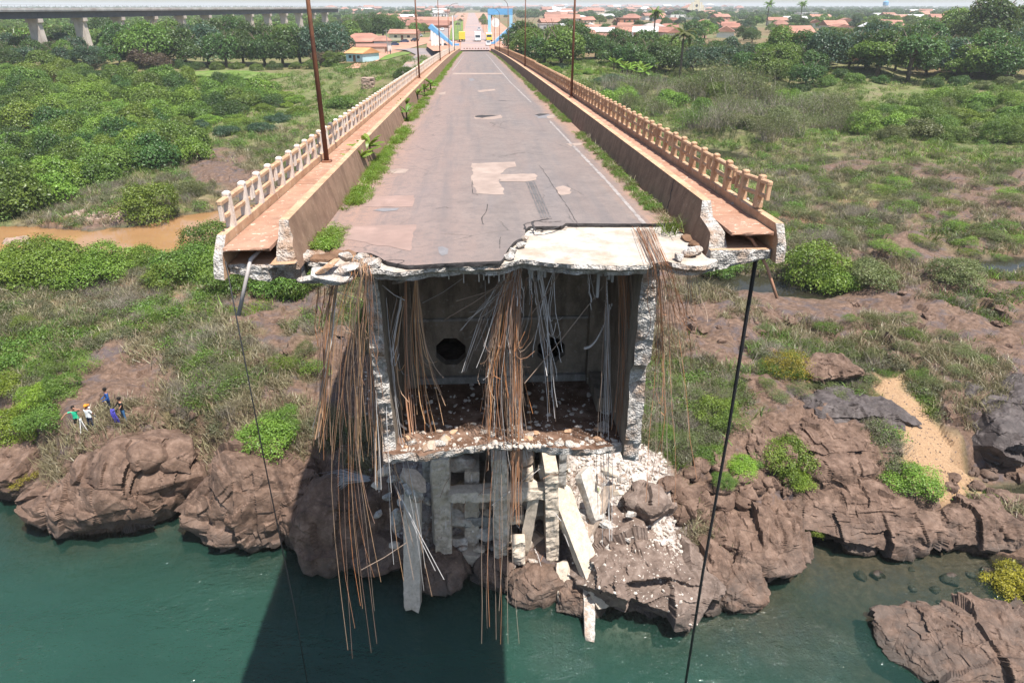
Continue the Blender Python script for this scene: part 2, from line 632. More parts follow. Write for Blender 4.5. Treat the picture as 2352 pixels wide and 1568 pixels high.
def asphalt():
    t = NT('asphalt')
    p = t.pos()
    ps = t.pos((1, .13, 1))
    n = t.noise(p, 1.1, 8, .68)
    c = t.ramp(n, [(.3, (.165, .134, .122)), (.5, (.213, .172, .155)), (.72, (.262, .212, .188))])
    c = t.mix(t.ramp(t.noise(ps, .75, 6, .6), [(.45, 0.0), (.7, .75)]), c, (.235, .172, .148))
    c = t.mix(t.ramp(t.noise(ps, .55, 5, .6, 0), [(.30, .55), (.46, 0.0)]), c, (.17, .162, .168))
    sx = t.n('ShaderNodeSeparateXYZ')
    t.t.links.new(p, sx.inputs[0])
    off = t.math('ABSOLUTE', t.math('SUBTRACT', sx.outputs[0], .75))
    # red dust blown against both kerbs
    e = t.math('ADD', t.math('MULTIPLY', t.math('SUBTRACT', off, 2.9), .75, True), t.math('MULTIPLY', t.math('SUBTRACT', t.noise(p, .8, 5, .7), .5), .9))
    c = t.mix(t.ramp(e, [(.3, 0.0), (.85, .95)]), c, (.34, .205, .14))
    left = t.math('MULTIPLY', t.math('SUBTRACT', .6, sx.outputs[0]), .3, True)
    c = t.mix(t.math('MULTIPLY', left, .55), c, (.32, .205, .17))
    c = t.mix(t.ramp(t.noise(p, 4.5, 7, .75), [(.36, .5), (.52, 0.0)]), c, (.125, .108, .105))
    c = t.mix(t.ramp(t.noise(t.pos((1.6, .05, 1)), 1.0, 5, .65), [(.5, 0.0), (.68, .55)]), c, (.14, .125, .125))
    vc = t.n('ShaderNodeTexVoronoi', feature='DISTANCE_TO_EDGE')
    t.t.links.new(t.mix(.25, p, t.noise(p, 1.5, 5, .7, 1)), vc.inputs['Vector'])
    vc.inputs['Scale'].default_value = .55
    c = t.mix(t.math('MULTIPLY', t.ramp(vc.outputs['Distance'], [(.0, 1.0), (.012, 0.0)]), t.ramp(t.noise(p, .35, 3, .6), [(.5, 0.0), (.6, .7)])), c, (.06, .053, .05))
    fine = t.noise(p, 55, 3, .7)
    c = t.mix(t.ramp(fine, [(.35, .55), (.6, 0.0)]), c, (.11, .1, .097))
    return t.principled(c, .88, .25, t.bump(fine, .35, .01))


M['asphalt'] = asphalt()
M['asphalt_dark'] = plain('asphalt_edge', (.055, .05, .05), .9, .2, .3, 6, bump=.6)
M['asphalt_old'] = plain('road_asphalt', (.24, .205, .2), .9, .2, .2, .2, (.36, .24, .19))
M['patch_tan'] = plain('cement_patch', (.33, .255, .215), .9, .2, .22, 2.2, (.25, .19, .162), bump=.3)
M['patch_pink'] = plain('asphalt_patch', (.29, .2, .17), .9, .2, .18, 1.8, (.23, .165, .142), bump=.3)
M['patch_grey'] = plain('grey_patch', (.20, .19, .195), .9, .2, .2, 5, bump=.5)
M['tyre_mark'] = plain('tyre_mark', (.115, .105, .103), .8, .3, .3, 3, (.17, .15, .142))


def worn_paint():
    t = NT('worn_road_paint')
    p = t.pos()
    c = t.mix(t.ramp(t.noise(p, 3.0, 8, .8), [(.42, 0.0), (.58, 1.0)]), (.2, .172, .162), (.335, .30, .28))
    return t.principled(c, .8, .3)


M['road_paint'] = worn_paint()


def rust(name, a, b):
    t = NT(name)
    p = t.pos((1, 1, .25))
    rn = t.rand()
    n = t.noise(p, 3.5, 6, .7)
    c = t.ramp(n, [(.3, a), (.7, b)])
    hsv = t.n('ShaderNodeHueSaturation')
    t.t.links.new(c, hsv.inputs['Color'])
    t.t.links.new(t.math('ADD', t.math('MULTIPLY', rn, .9), .55), hsv.inputs['Value'])
    t.t.links.new(t.math('ADD', t.math('MULTIPLY', rn, .5), .6), hsv.inputs['Saturation'])
    return t.principled(hsv.outputs[0], .8, .3)


M['strand_rust'] = rust('rusty_strand', (.235, .10, .043), (.43, .205, .10))
M['strand_tan'] = rust('dusty_strand', (.33, .19, .10), (.50, .315, .185))
M['strand_grey'] = rust('bare_steel_strand', (.40, .37, .35), (.62, .585, .56))
M['pole_rust'] = plain('rusty_lamp_post', (.14, .062, .042), .75, .3, .3, 2, (.26, .11, .05))
M['steel'] = plain('galvanised_steel', (.35, .34, .33), .6, .4, .2, 2)
M['black'] = plain('black_rubber', (.018, .018, .02), .55, .4, .2, 3)
M['pvc'] = plain('dusty_pipe', (.42, .38, .36), .6, .4, .2, 2)
M['pole_wood'] = plain('pinkish_pole', (.45, .24, .155), .8, .2, .25, 2)
M['glass'] = plain('dark_glass', (.03, .04, .05), .15, .6, .1, 1)


def tiles(name, a, b, dark):
    t = NT(name)
    v = t.coord('Object')
    n = t.noise(v, 1.4, 6, .7)
    c = t.ramp(n, [(.3, dark), (.5, a), (.75, b)])
    hs = t.n('ShaderNodeHueSaturation')
    t.t.links.new(c, hs.inputs['Color'])
    t.t.links.new(t.math('ADD', t.math('MULTIPLY', t.rand(), .5), .75), hs.inputs['Value'])
    return t.principled(hs.outputs[0], .9, .2)


M['tile'] = tiles('clay_roof_tiles', (.30, .155, .115), (.385, .225, .17), (.2, .105, .08))
M['tile_brown'] = tiles('weathered_roof_tiles', (.28, .135, .10), (.38, .2, .15), (.16, .085, .07))
M['tile_orange'] = tiles('orange_roof_tiles', (.55, .27, .12), (.65, .35, .17), (.4, .17, .08))
M['sheet_roof'] = plain('sheet_metal_roof', (.56, .555, .55), .6, .4, .15, .6, (.46, .42, .39))
M['roof_grey'] = plain('fibre_cement_roof', (.34, .30, .28), .9, .2, .2, .8)
for k, c in {'white': (.72, .70, .67), 'cream': (.68, .60, .46), 'pink': (.60, .38, .31), 'brick': (.45, .2, .125),
             'lightblue': (.42, .62, .66), 'beige': (.60, .47, .36), 'grey': (.45, .44, .43)}.items():
    M['wall_' + k] = plain('wall_' + k, c, .88, .2, .12, .8, tuple(x * .72 for x in c))
M['window'] = plain('dark_window', (.035, .04, .045), .3, .5, .2, 1)
M['door'] = plain('brown_door', (.16, .08, .05), .6, .3, .2, 2)
M['blue_paint'] = plain('blue_painted_concrete', (.135, .36, .62), .7, .3, .14, .7)
M['blue_pale'] = plain('pale_blue_painted_concrete', (.30, .55, .74), .7, .3, .12, .7)
M['white_paint'] = plain('white_paint', (.78, .77, .75), .7, .3, .1, .7, (.66, .6, .55))
# ------------------------------------------------------------------ the lie of the land
SHORE_PX = [(-260, 1030), (-80, 1065), (0, 1085), (40, 1120), (75, 1185), (110, 1216), (200, 1226), (310, 1214), (385, 1190), (432, 1150),
            (446, 1165), (470, 1212), (540, 1234), (620, 1250), (690, 1222), (730, 1262), (800, 1284), (880, 1290), (930, 1300),
            (985, 1318), (1040, 1300), (1100, 1288), (1170, 1318), (1230, 1340), (1290, 1372), (1400, 1378), (1460, 1390),
            (1530, 1393), (1600, 1390), (1640, 1386), (1715, 1378), (1735, 1340), (1740, 1300), (1800, 1290), (1858, 1262),
            (1866, 1228), (1925, 1232), (1990, 1262), (2012, 1238), (2100, 1250), (2150, 1228), (2205, 1262), (2285, 1280),
            (2400, 1310), (2700, 1330)]
SHORE = [tuple(at_z(x, y, 0)[:2]) for x, y in SHORE_PX]
RIVER = SHORE + [(200, 20), (200, -400), (-400, -400), (-400, 30)]
COVE_PX = [(2260, 1135), (2300, 1118), (2400, 1112), (2500, 1120), (2500, 1200), (2400, 1205), (2330, 1185), (2270, 1160)]
COVE = [tuple(at_z(x, y, .25)[:2]) for x, y in COVE_PX]
STREAM_PX = [(-250, 545), (0, 518), (120, 523), (200, 530), (300, 520), (400, 498), (520, 478), (640, 462), (700, 470), (560, 520), (540, 545),
             (470, 575), (400, 600), (250, 600), (100, 588), (0, 590), (-250, 600)]
STREAM = [tuple(at_z(x, y, 3.6)[:2]) for x, y in STREAM_PX]
PONDS_PX = [([(1560, 640), (1700, 630), (1800, 640), (1905, 655), (1955, 668), (1900, 686), (1800, 688), (1700, 672), (1590, 668)], 3.4),
            ([(2235, 606), (2290, 592), (2420, 590), (2420, 622), (2310, 632), (2250, 628)], 3.9),
            ([(1540, 342), (1600, 338), (1700, 352), (1740, 368), (1680, 378), (1590, 368)], 4.2),
            ([(2120, 778), (2160, 775), (2200, 790), (2165, 797)], 3.5)]
PONDS = [([tuple(at_z(x, y, z)[:2]) for x, y in pts], z) for pts, z in PONDS_PX]

H_PX = [  # picture place -> height of the ground there
    (0, 1000, 4.5), (180, 985, 5.0), (280, 965, 5.3), (430, 1010, 4.5), (560, 1000, 5.5), (700, 1000, 5.0), (250, 900, 6.2), (500, 850, 6.5),
    (100, 800, 5.5), (400, 720, 5.5), (650, 700, 5.5), (200, 650, 4.6), (500, 620, 4.4), (100, 480, 4.3), (400, 440, 4.4), (600, 400, 5),
    (100, 330, 5.0), (400, 300, 5.5), (650, 260, 6.5), (150, 200, 8.5), (420, 180, 10.5), (640, 165, 11.5), (850, 160, 13.2), (50, 140, 13),
    (800, 220, 9.0), (850, 300, 6.0), (950, 130, 15.0), (300, 130, 14.0),
    (900, 1000, 4.0), (1100, 1000, 4.0), (1450, 1000, 4.5), (1560, 950, 4.8), (1700, 1000, 4.0), (1650, 860, 5.0), (1800, 850, 4.8), (2000, 920, 3.6), (1950, 1040, 3.6),
    (2200, 1000, 2.2), (2270, 1060, 1.2), (2250, 900, 4.4), (2100, 800, 4.2), (1750, 740, 4.2), (1600, 720, 4.2), (2000, 640, 4.2), (2300, 700, 4.6),
    (1900, 500, 4.6), (2200, 450, 4.9), (1800, 400, 4.8), (1500, 330, 5), (2200, 330, 5.5), (1900, 320, 5.4), (1500, 250, 7), (1800, 235, 8),
    (2150, 235, 8.2), (1650, 190, 10), (2100, 190, 10.2), (2300, 200, 10), (1350, 175, 12.5), (1240, 150, 14), (1700, 160, 13),
    (2000, 150, 14), (2300, 150, 14.2), (1450, 120, 15.4), (2200, 120, 15.5), (1900, 118, 15.4)]
_hc, _hz = [], []
for x, y, z in H_PX:
    p = at_z(x, y, z)
    _hc.append((math.atan2(p[0], p[1]) * 2.2, math.log(math.hypot(p[0], p[1]))))
    _hz.append(z)
for X, Y, z in [(0, 229, 16.2), (0, 260, 16.2), (10, 225, 15.2), (-12, 225, 14.5), (-60, 45, 4.5), (-120, 60, 4.5), (80, 45, 4), (140, 60, 4.5), (-200, 150, 6), (200, 150, 6)]:
    _hc.append((math.atan2(X, Y) * 2.2, math.log(math.hypot(X, Y))))
    _hz.append(z)
for a in (-60, -45, -30, -15, 0, 15, 30, 45, 60):
    for dd, z in ((330, 16), (700, 16.3), (1800, 17), (5000, 20), (9000, 26)):
        _hc.append((R(a) * 2.2, math.log(dd)))
        _hz.append(z)
_hc = np.array(_hc); _hz = np.array(_hz)


def base_h(x, y):
    x = np.asarray(x, float); y = np.asarray(y, float)
    a = np.arctan2(x, np.maximum(y, 1e-3)) * 2.2
    l = np.log(np.maximum(np.hypot(x, y), 5))
    num = np.zeros(x.shape); den = np.zeros(x.shape)
    for (ca, cl), z in zip(_hc, _hz):
        w = 1.0 / (((a - ca) ** 2 + (l - cl) ** 2) + 5e-3) ** 1.6
        num += w * z; den += w
    return num / den


RK_PX = [(250, 1100, 1.1), (560, 1130, 1.1), (760, 1150, 1.1), (430, 1080, 1.0), (60, 1060, 1), (180, 985, .75), (330, 900, .62), (280, 960, .6), (500, 830, .5), (640, 760, .5), (560, 700, .5), (420, 760, .32),
         (180, 760, .34), (100, 850, .3), (300, 690, .38), (480, 690, .48), (650, 870, .52), (700, 980, .55), (450, 950, .4), (600, 620, 0), (200, 620, 0),
         (1000, 1000, .9), (1450, 1150, .8), (1560, 1000, .4), (1620, 900, .3), (1560, 760, .62), (1700, 720, .72), (1650, 800, .6), (1850, 720, .75),
         (2000, 700, .75), (2100, 760, .75), (2250, 700, .6), (2300, 800, .7), (2000, 820, .55), (1800, 800, .45), (1750, 930, .5), (1900, 960, 1), (1800, 1040, 1), (1950, 1080, 1),
         (1700, 1120, .8), (1600, 1160, .6), (1500, 1280, 1.1), (1700, 1250, 1.1), (2000, 1180, 1.2), (2200, 1180, 1.1), (2250, 960, 1), (2170, 1000, -.3), (2250, 1060, -.3), (2080, 940, -.2),
         (1900, 600, .5), (2050, 580, .6), (2200, 520, .5), (1950, 480, .4), (2100, 400, .6), (1950, 380, .62), (2250, 430, .55), (1850, 440, .3), (1800, 540, .2),
         (1800, 340, 0), (2200, 330, 0), (1600, 300, 0), (2000, 250, -.3), (200, 480, .1), (240, 505, .7), (520, 405, .6), (350, 420, .2), (100, 400, -.4),
         (600, 300, -.4), (850, 200, -.4), (400, 200, -.5), (1500, 200, -.5), (2200, 200, -.5), (1000, 100, -.6), (1400, 110, -.6), (300, 100, -.6)]
_rc = np.array([at_z(x, y, 4.5)[:2] for x, y, v in RK_PX])
_rc = np.stack([np.arctan2(_rc[:, 0], _rc[:, 1]) * 2.2, np.log(np.hypot(_rc[:, 0], _rc[:, 1])) * 1.3], 1)
_rv = np.array([v for *_, v in RK_PX])


def rockiness(x, y):
    a = np.arctan2(x, np.maximum(y, 1e-3)) * 2.2
    l = np.log(np.maximum(np.hypot(x, y), 5)) * 1.3
    num = np.zeros(x.shape); den = np.zeros(x.shape)
    for (ca, cl), v in zip(_rc, _rv):
        w = 1.0 / (((a - ca) ** 2 + (l - cl) ** 2) + 1e-3) ** 2
        num += w * v; den += w
    r = num / den
    return np.where(np.hypot(x, y) > 190, -.5, r)


SAND_PX = [(1995, 885), (2065, 895), (2140, 965), (2190, 1000), (2240, 1030), (2310, 1055), (2352, 1060), (2352, 1115), (2250, 1105), (2150, 1115), (2090, 1085),
           (2055, 1040), (2030, 1000), (2035, 950), (2000, 915)]
SAND = [tuple(at_z(x, y, 3)[:2]) for x, y in SAND_PX]


def terrain(x, y):
    """height, rock mask, grass mask, sand mask and the others at points of the plain"""
    x = np.asarray(x, float); y = np.asarray(y, float)
    P = np.stack([x, y], 1)
    dist = np.hypot(x, y)
    z = base_h(x, y)
    near = dist < 240
    rk = np.full(x.shape, -1.0)
    rk[near] = rockiness(x[near], y[near])
    sd = np.full(x.shape, 99.0)
    m = (y < 75) & (np.abs(x) < 260)
    d = line_dist(x[m], y[m], SHORE)
    ins = in_poly(x[m], y[m], RIVER)
    sd[m] = np.where(ins, -d, d)
    sd[(y < 20) & (sd > 90)] = -20
    n2 = np.zeros(x.shape)
    n2[near] = fbm(P[near], 9, 5, 3)
    n3 = np.zeros(x.shape)
    n3[near] = fbm(P[near], 2.2, 4, 9)
    rock = smooth(.38, .62, rk + .34 * n2 + .16 * n3)
    rock = np.where(sd < 3.5, np.maximum(rock, smooth(4.5, 2.0, sd)), rock)
    # shore: steep on the left, flatter on the right
    wid = np.where(x < 2, 4.2, np.where(x < 14, 8.5, 6.0))
    prof = smooth(-.4, 1, np.clip(sd / wid, 0, 1)) * 1.02 - .05
    z = np.where(sd < 30, z * np.clip(prof, 0, 1), z)
    sh = smooth(5, 22, x + 2.5 * n2)
    z = np.where(sd < 0, (-.12 + sd * .13) * sh + (-.3 + sd * .8) * (1 - sh), z)
    z = np.maximum(z, -6)
    # fractured relief
    amp = smooth(170, 90, dist) * (.25 + .75 * rock) * np.where(sd < 0, .5, 1)
    mm = (amp > .01)
    f = np.zeros(x.shape)
    f[mm] = facets(P[mm], 3.6, 5, 2.0, (1, .75)) * .30 + facets(P[mm], 1.3, 41, 2.0) * .36
    mn = mm & (dist < 75)
    f[mn] += facets(P[mn], .5, 77, 2.0) * .36
    z = z + f * amp * np.clip(smooth(-1, 3, sd), .25, 1) + n2 * .5 * smooth(400, 60, dist) * smooth(0, 8, sd) + n3 * .12 * smooth(200, 80, dist)
    # standing water
    wet = np.zeros(x.shape)
    for poly, lvl, mrg in [(STREAM, 3.6, 5.0), (COVE, .25, 1.5)] + [(p, l, 3.0) for p, l in PONDS]:
        bb = np.array(poly)
        q = (x > bb[:, 0].min() - 14) & (x < bb[:, 0].max() + 14) & (y > bb[:, 1].min() - 14) & (y < bb[:, 1].max() + 14)
        if not q.any():
            continue
        dd = line_dist(x[q], y[q], poly, True)
        s = np.where(in_poly(x[q], y[q], poly), -dd, dd) + n3[q] * .8
        zz = z[q]
        bank = lvl + .12 + .16 * np.clip(s, 0, 50)
        lim = 12 if lvl > 1 else 2.5
        bank = np.where(s < lim * .5, bank, bank + (s - lim * .5) * 2.0)
        zz = np.where(s > 0, np.minimum(np.where(s < mrg, np.maximum(zz, lvl + .08), zz), np.where(s < lim, bank + np.maximum(f[q], -.05) * .5, 1e9)), lvl - .1 + np.maximum(s, -4) * .16 + .3 * np.maximum(f[q], 0) * (lvl > 3.5))
        z[q] = zz
        wet[q] = np.maximum(wet[q], smooth(.5, -.2, s) * .75)
        rock[q] *= smooth(-.5, .5, s)
    wet = np.maximum(wet, smooth(.3, -.1, z) * .45)
    sand = np.zeros(x.shape)
    q = (dist < 80) & (x > 15)
    sand[q] = smooth(.6, -.6, np.where(in_poly(x[q], y[q], SAND), -1, 1) * line_dist(x[q], y[q], SAND, True) + n3[q] * .8)
    rock = rock * (1 - sand)
    grass = smooth(-.25, .25, n2 * .9 + .12 + n3 * .35) * .9
    grass = np.where(dist > 105, np.maximum(grass, .75), grass)
    # the town stands on bare red earth
    town = smooth(205, 235, dist) * smooth(-45, -30, x - .0 * y) * smooth(70, 60, -x)
    tn = fbm(P, 40, 4, 21)
    grass = np.where(dist > 240, .35 + .5 * smooth(-.1, .25, tn), grass)
    # rubble and dust spilled beside the broken pier, and under the bridge
    ap = [tuple(at_z(a, b, 2.5)[:2]) for a, b in ((1285, 1065), (1470, 1062), (1530, 1120), (1600, 1230), (1640, 1330), (1560, 1395), (1400, 1385), (1330, 1300))]
    dusty = np.zeros(x.shape)
    q = (dist < 70) & (np.abs(x) < 30)
    s = np.where(in_poly(x[q], y[q], ap), -1, 1) * line_dist(x[q], y[q], ap, True)
    dusty[q] = smooth(1.0, -1.6, s + n2[q] * 1.0) * .9
    und = smooth(5.5, 2.0, np.abs(x + 1.5)) * smooth(26, 30, y) * smooth(75, 50, y)
    dusty = np.maximum(dusty, und * .3)
    rock = np.maximum(rock, smooth(.15, .5, dusty))
    grass = grass * (1 - smooth(.1, .4, und))
    # roads laid in the ground colour further out
    paved = np.zeros(x.shape)
    return z, rock, grass, sand, dusty, wet, paved, sd


def ground_z(x, y):
    return float(terrain(np.array([x, x + .01]), np.array([y, y + .01]))[0][0])


def on_ground(pts):
    """picture places -> points on the ground"""
    zs = np.full(len(pts), 5.0)
    P = None
    for _ in range(14):
        P = np.array([at_z(a, b, z) for (a, b), z in zip(pts, zs)])
        P[:, 1] = np.clip(P[:, 1], 15, 4000)
        zn = terrain(P[:, 0], P[:, 1])[0]
        zs = .5 * zs + .5 * zn
    P[:, 2] = terrain(P[:, 0], P[:, 1])[0]
    return P


NA, ND = 640, 680
_t = np.linspace(0, 1, ND)
_dist = np.exp(np.interp(_t, [0, .10, .62, .80, 1.0], [math.log(9), math.log(24), math.log(82), math.log(260), math.log(9500)]))
_aa = np.linspace(-1, 1, NA)
_aa = R(62) * (_aa * .8 + .2 * _aa ** 3)
_A, _D = np.meshgrid(_aa, _dist)
GX = (_D * np.sin(_A + YAW)).ravel(); GY = (_D * np.cos(_A + YAW)).ravel()
gz, g_rock, g_grass, g_sand, g_dust, g_wet, g_pav, g_sd = terrain(GX, GY)
idx = np.arange(NA * ND).reshape(ND, NA)
quads = np.stack([idx[:-1, :-1], idx[:-1, 1:], idx[1:, 1:], idx[1:, :-1]], -1).reshape(-1, 4)
# nothing to gain from river bed far out in front
me = mesh('ground', np.stack([GX, GY, gz], 1), quads, [M['ground']],
          attrs={'mask': np.stack([g_rock, g_grass, g_sand], 1), 'mask2': np.stack([g_dust, g_wet, g_pav], 1)})
ground = tag(link('ground', me), 'rocky river bank of brown basalt, red soil and grass', None, None, 'structure')


# ------------------------------------------------------------------ water
def water_mat(name, deep, shallow_k, gloss_rough, wave, wscale, murk=None):
    t = NT(name)
    p = t.pos((1, 1.5, 1))
    dep = t.attr('depth')
    op = t.math('SUBTRACT', 1.0, t.math('POWER', 2.718, t.math('MULTIPLY', dep, -shallow_k)), True)
    nb = t.noise(t.pos((1, 2.2, 1)), .09, 5, .6)
    col = t.mix(t.ramp(nb, [(.35, 0.0), (.65, 1.0)]), deep, tuple(x * 1.25 for x in deep))
    d = t.n('ShaderNodeBsdfDiffuse')
    t.t.links.new(col, d.inputs[0])
    tr = t.n('ShaderNodeBsdfTransparent')
    tr.inputs[0].default_value = (*(murk or (.78, .84, .78)), 1)
    m1 = t.n('ShaderNodeMixShader')
    t.t.links.new(op, m1.inputs[0])
    t.t.links.new(tr.outputs[0], m1.inputs[1])
    t.t.links.new(d.outputs[0], m1.inputs[2])
    g = t.n('ShaderNodeBsdfGlossy')
    g.inputs['Roughness'].default_value = gloss_rough
    foam = t.ramp(t.noise(t.pos((.6, 1.6, 1)), 2.2, 9, .85), [(.685, 0.0), (.72, .55)])
    streak = t.ramp(t.noise(t.pos((.06, .22, 1)), 1.0, 3, .5), [(.52, 0.0), (.66, 1.0)])
    t.set(d.inputs[0], t.mix(t.math('MULTIPLY', foam, streak), col, (.5, .55, .52)))
    h = t.math('ADD', t.noise(p, wscale, 4, .6), t.math('MULTIPLY', t.noise(p, wscale * 3.3, 3, .6), .45))
    amt = t.ramp(t.noise(t.pos(), .12, 3, .5), [(.35, .25), (.65, 1.0)])
    b = t.bump(t.math('MULTIPLY', h, amt), 1.0, wave)
    t.t.links.new(b, g.inputs['Normal'])
    fr = t.n('ShaderNodeFresnel')
    fr.inputs[0].default_value = 1.33
    t.t.links.new(b, fr.inputs['Normal'])
    m2 = t.n('ShaderNodeMixShader')
    t.t.links.new(fr.outputs[0], m2.inputs[0])
    t.t.links.new(m1.outputs[0], m2.inputs[1])
    t.t.links.new(g.outputs[0], m2.inputs[2])
    t.t.links.new(m2.outputs[0], t.out.inputs[0])
    return t.m


M['river'] = water_mat('river_water', (.015, .045, .033), .5, .06, .4, .8)
M['mud_water'] = water_mat('muddy_water', (.27, .15, .068), 9.0, .03, .01, .8)
M['pond_water'] = water_mat('pond_water', (.035, .032, .022), 3.0, .03, .008, .8)


def water_sheet(name, label, x0, x1, y0, y1, z, step, mat, waves=0.0):
    xs = np.arange(x0, x1 + step, step); ys = np.arange(y0, y1 + step, step)
    X, Y = np.meshgrid(xs, ys)
    X, Y = X.ravel(), Y.ravel()
    bed = terrain(X, Y)[0]
    Z = np.full(X.shape, float(z))
    if waves:
        P = np.stack([X, Y * 1.6], 1)
        Z += vnoise(P, 1.5, 3) * waves + vnoise(P, .6, 5) * waves * .45
    n, m_ = len(xs), len(ys)
    i = np.arange(n * m_).reshape(m_, n)
    q = np.stack([i[:-1, :-1], i[:-1, 1:], i[1:, 1:], i[1:, :-1]], -1).reshape(-1, 4)
    keep = (bed[q] < z + .35).any(1)
    q = q[keep]
    used, inv = np.unique(q, return_inverse=True)
    me = mesh(name, np.stack([X, Y, Z], 1)[used], inv.reshape(-1, 4), [mat], attrs={'depth': np.maximum(z - bed, 0)[used]}, smooth_=True)
    return tag(link(name, me), label, None, None, 'structure')


water_sheet('river', 'teal green river water below the broken bridge', -75, 80, 8, 47, 0.0, .4, M['river'], .025)
for nm, lb, poly, z, mt in [('muddy_stream', 'brown muddy stream behind the bushes left of the bridge', STREAM, 3.6, 'mud_water'),
                            ('cove_water', 'brown shallow cove behind the rocks at the right edge', COVE, .25, 'pond_water')] + \
        [('pond', 'dark still pool among the rocks right of the bridge', p, z, 'pond_water') for p, z in PONDS]:
    b = np.array(poly)
    water_sheet(nm, lb, b[:, 0].min() - 3, b[:, 0].max() + 3, b[:, 1].min() - 3, b[:, 1].max() + 3, z, .7, M[mt])
# ------------------------------------------------------------------ stones
def ico(n):
    t = (1 + 5 ** .5) / 2
    V = [(-1, t, 0), (1, t, 0), (-1, -t, 0), (1, -t, 0), (0, -1, t), (0, 1, t), (0, -1, -t), (0, 1, -t), (t, 0, -1), (t, 0, 1), (-t, 0, -1), (-t, 0, 1)]
    F = [(0, 11, 5), (0, 5, 1), (0, 1, 7), (0, 7, 10), (0, 10, 11), (1, 5, 9), (5, 11, 4), (11, 10, 2), (10, 7, 6), (7, 1, 8),
         (3, 9, 4), (3, 4, 2), (3, 2, 6), (3, 6, 8), (3, 8, 9), (4, 9, 5), (2, 4, 11), (6, 2, 10), (8, 6, 7), (9, 8, 1)]
    V = np.array(V, float); V /= np.linalg.norm(V, axis=1)[:, None]
    F = np.array(F)
    for _ in range(n):
        e = np.concatenate([F[:, [0, 1]], F[:, [1, 2]], F[:, [2, 0]]])
        es = np.sort(e, 1)
        u, inv = np.unique(es, axis=0, return_inverse=True)
        inv = inv.ravel()
        mid = V[u[:, 0]] + V[u[:, 1]]
        mid /= np.linalg.norm(mid, axis=1)[:, None]
        m = inv.reshape(3, -1).T + len(V)
        V = np.concatenate([V, mid])
        F = np.concatenate([np.stack([F[:, 0], m[:, 0], m[:, 2]], 1), np.stack([F[:, 1], m[:, 1], m[:, 0]], 1), np.stack([F[:, 2], m[:, 2], m[:, 1]], 1), m])
    return V, F


ICO = {k: ico(k) for k in (2, 3, 4, 5, 6)}


def rock_mesh(seed, size=1.0, n=3, cut=.5, mat='rock', rad=(1, 1, 1), detail=0.0):
    """a stone cut by random planes, then broken into smaller facets"""
    V, F = ICO[n]
    V = V.copy()
    rg = np.random.default_rng(seed)
    N = rg.normal(size=(26, 3)); N /= np.linalg.norm(N, axis=1)[:, None]
    hgt = rg.uniform(1 - cut * .8, 1.02, 26)
    r = np.full(len(V), 1.08)
    for nn, hh in zip(N, hgt):
        d = V @ nn
        r = np.where(d > .05, np.minimum(r, hh / np.maximum(d, .05)), r)
    P = V * r[:, None] * np.array(rad)
    if detail:
        s = detail
        W_ = P + .5 * s * np.stack([fbm(P, 1.6 * s, 2, seed + q) for q in range(3)], 1)
        D = facets(W_, 2.3 * s, seed, 2.2, (1, .8, .7)) * .34 - .42 * s + facets(W_, 1.0 * s, seed + 5, 2.2, (1, .7, .8)) * .34
        if n >= 5:
            D += facets(W_, .42 * s, seed + 9, 2.2) * .32
        D += fbm(P, .25 * s, 3, seed) * .02 * s
        P = P + V * D[:, None]
    return mesh('rock', P * size, F, [M[mat]])
# ------------------------------------------------------------------ the broken bridge
bridge = tag(empty('broken_bridge', (.7, 40, 0)), 'broken concrete road bridge with torn front edge and hanging steel strands', 'bridge')
_BI = Matrix.Translation((-.7, -40, 0))


def bpart(name, me, parent=bridge, label=None):
    """a part of the bridge built in world coordinates"""
    o = bpy.data.objects.new(name, me)
    COL.objects.link(o)
    o.parent = parent
    if parent is bridge:
        o.matrix_parent_inverse = _BI
    if label:
        o['label'] = label
    return o


def ysamples(y0, y1):
    ys = [y0]
    step = 1.0
    while ys[-1] < y1 - step * 1.3:
        ys.append(ys[-1] + step)
        step = min(step * 1.18, 14)
    return ys + [y1]


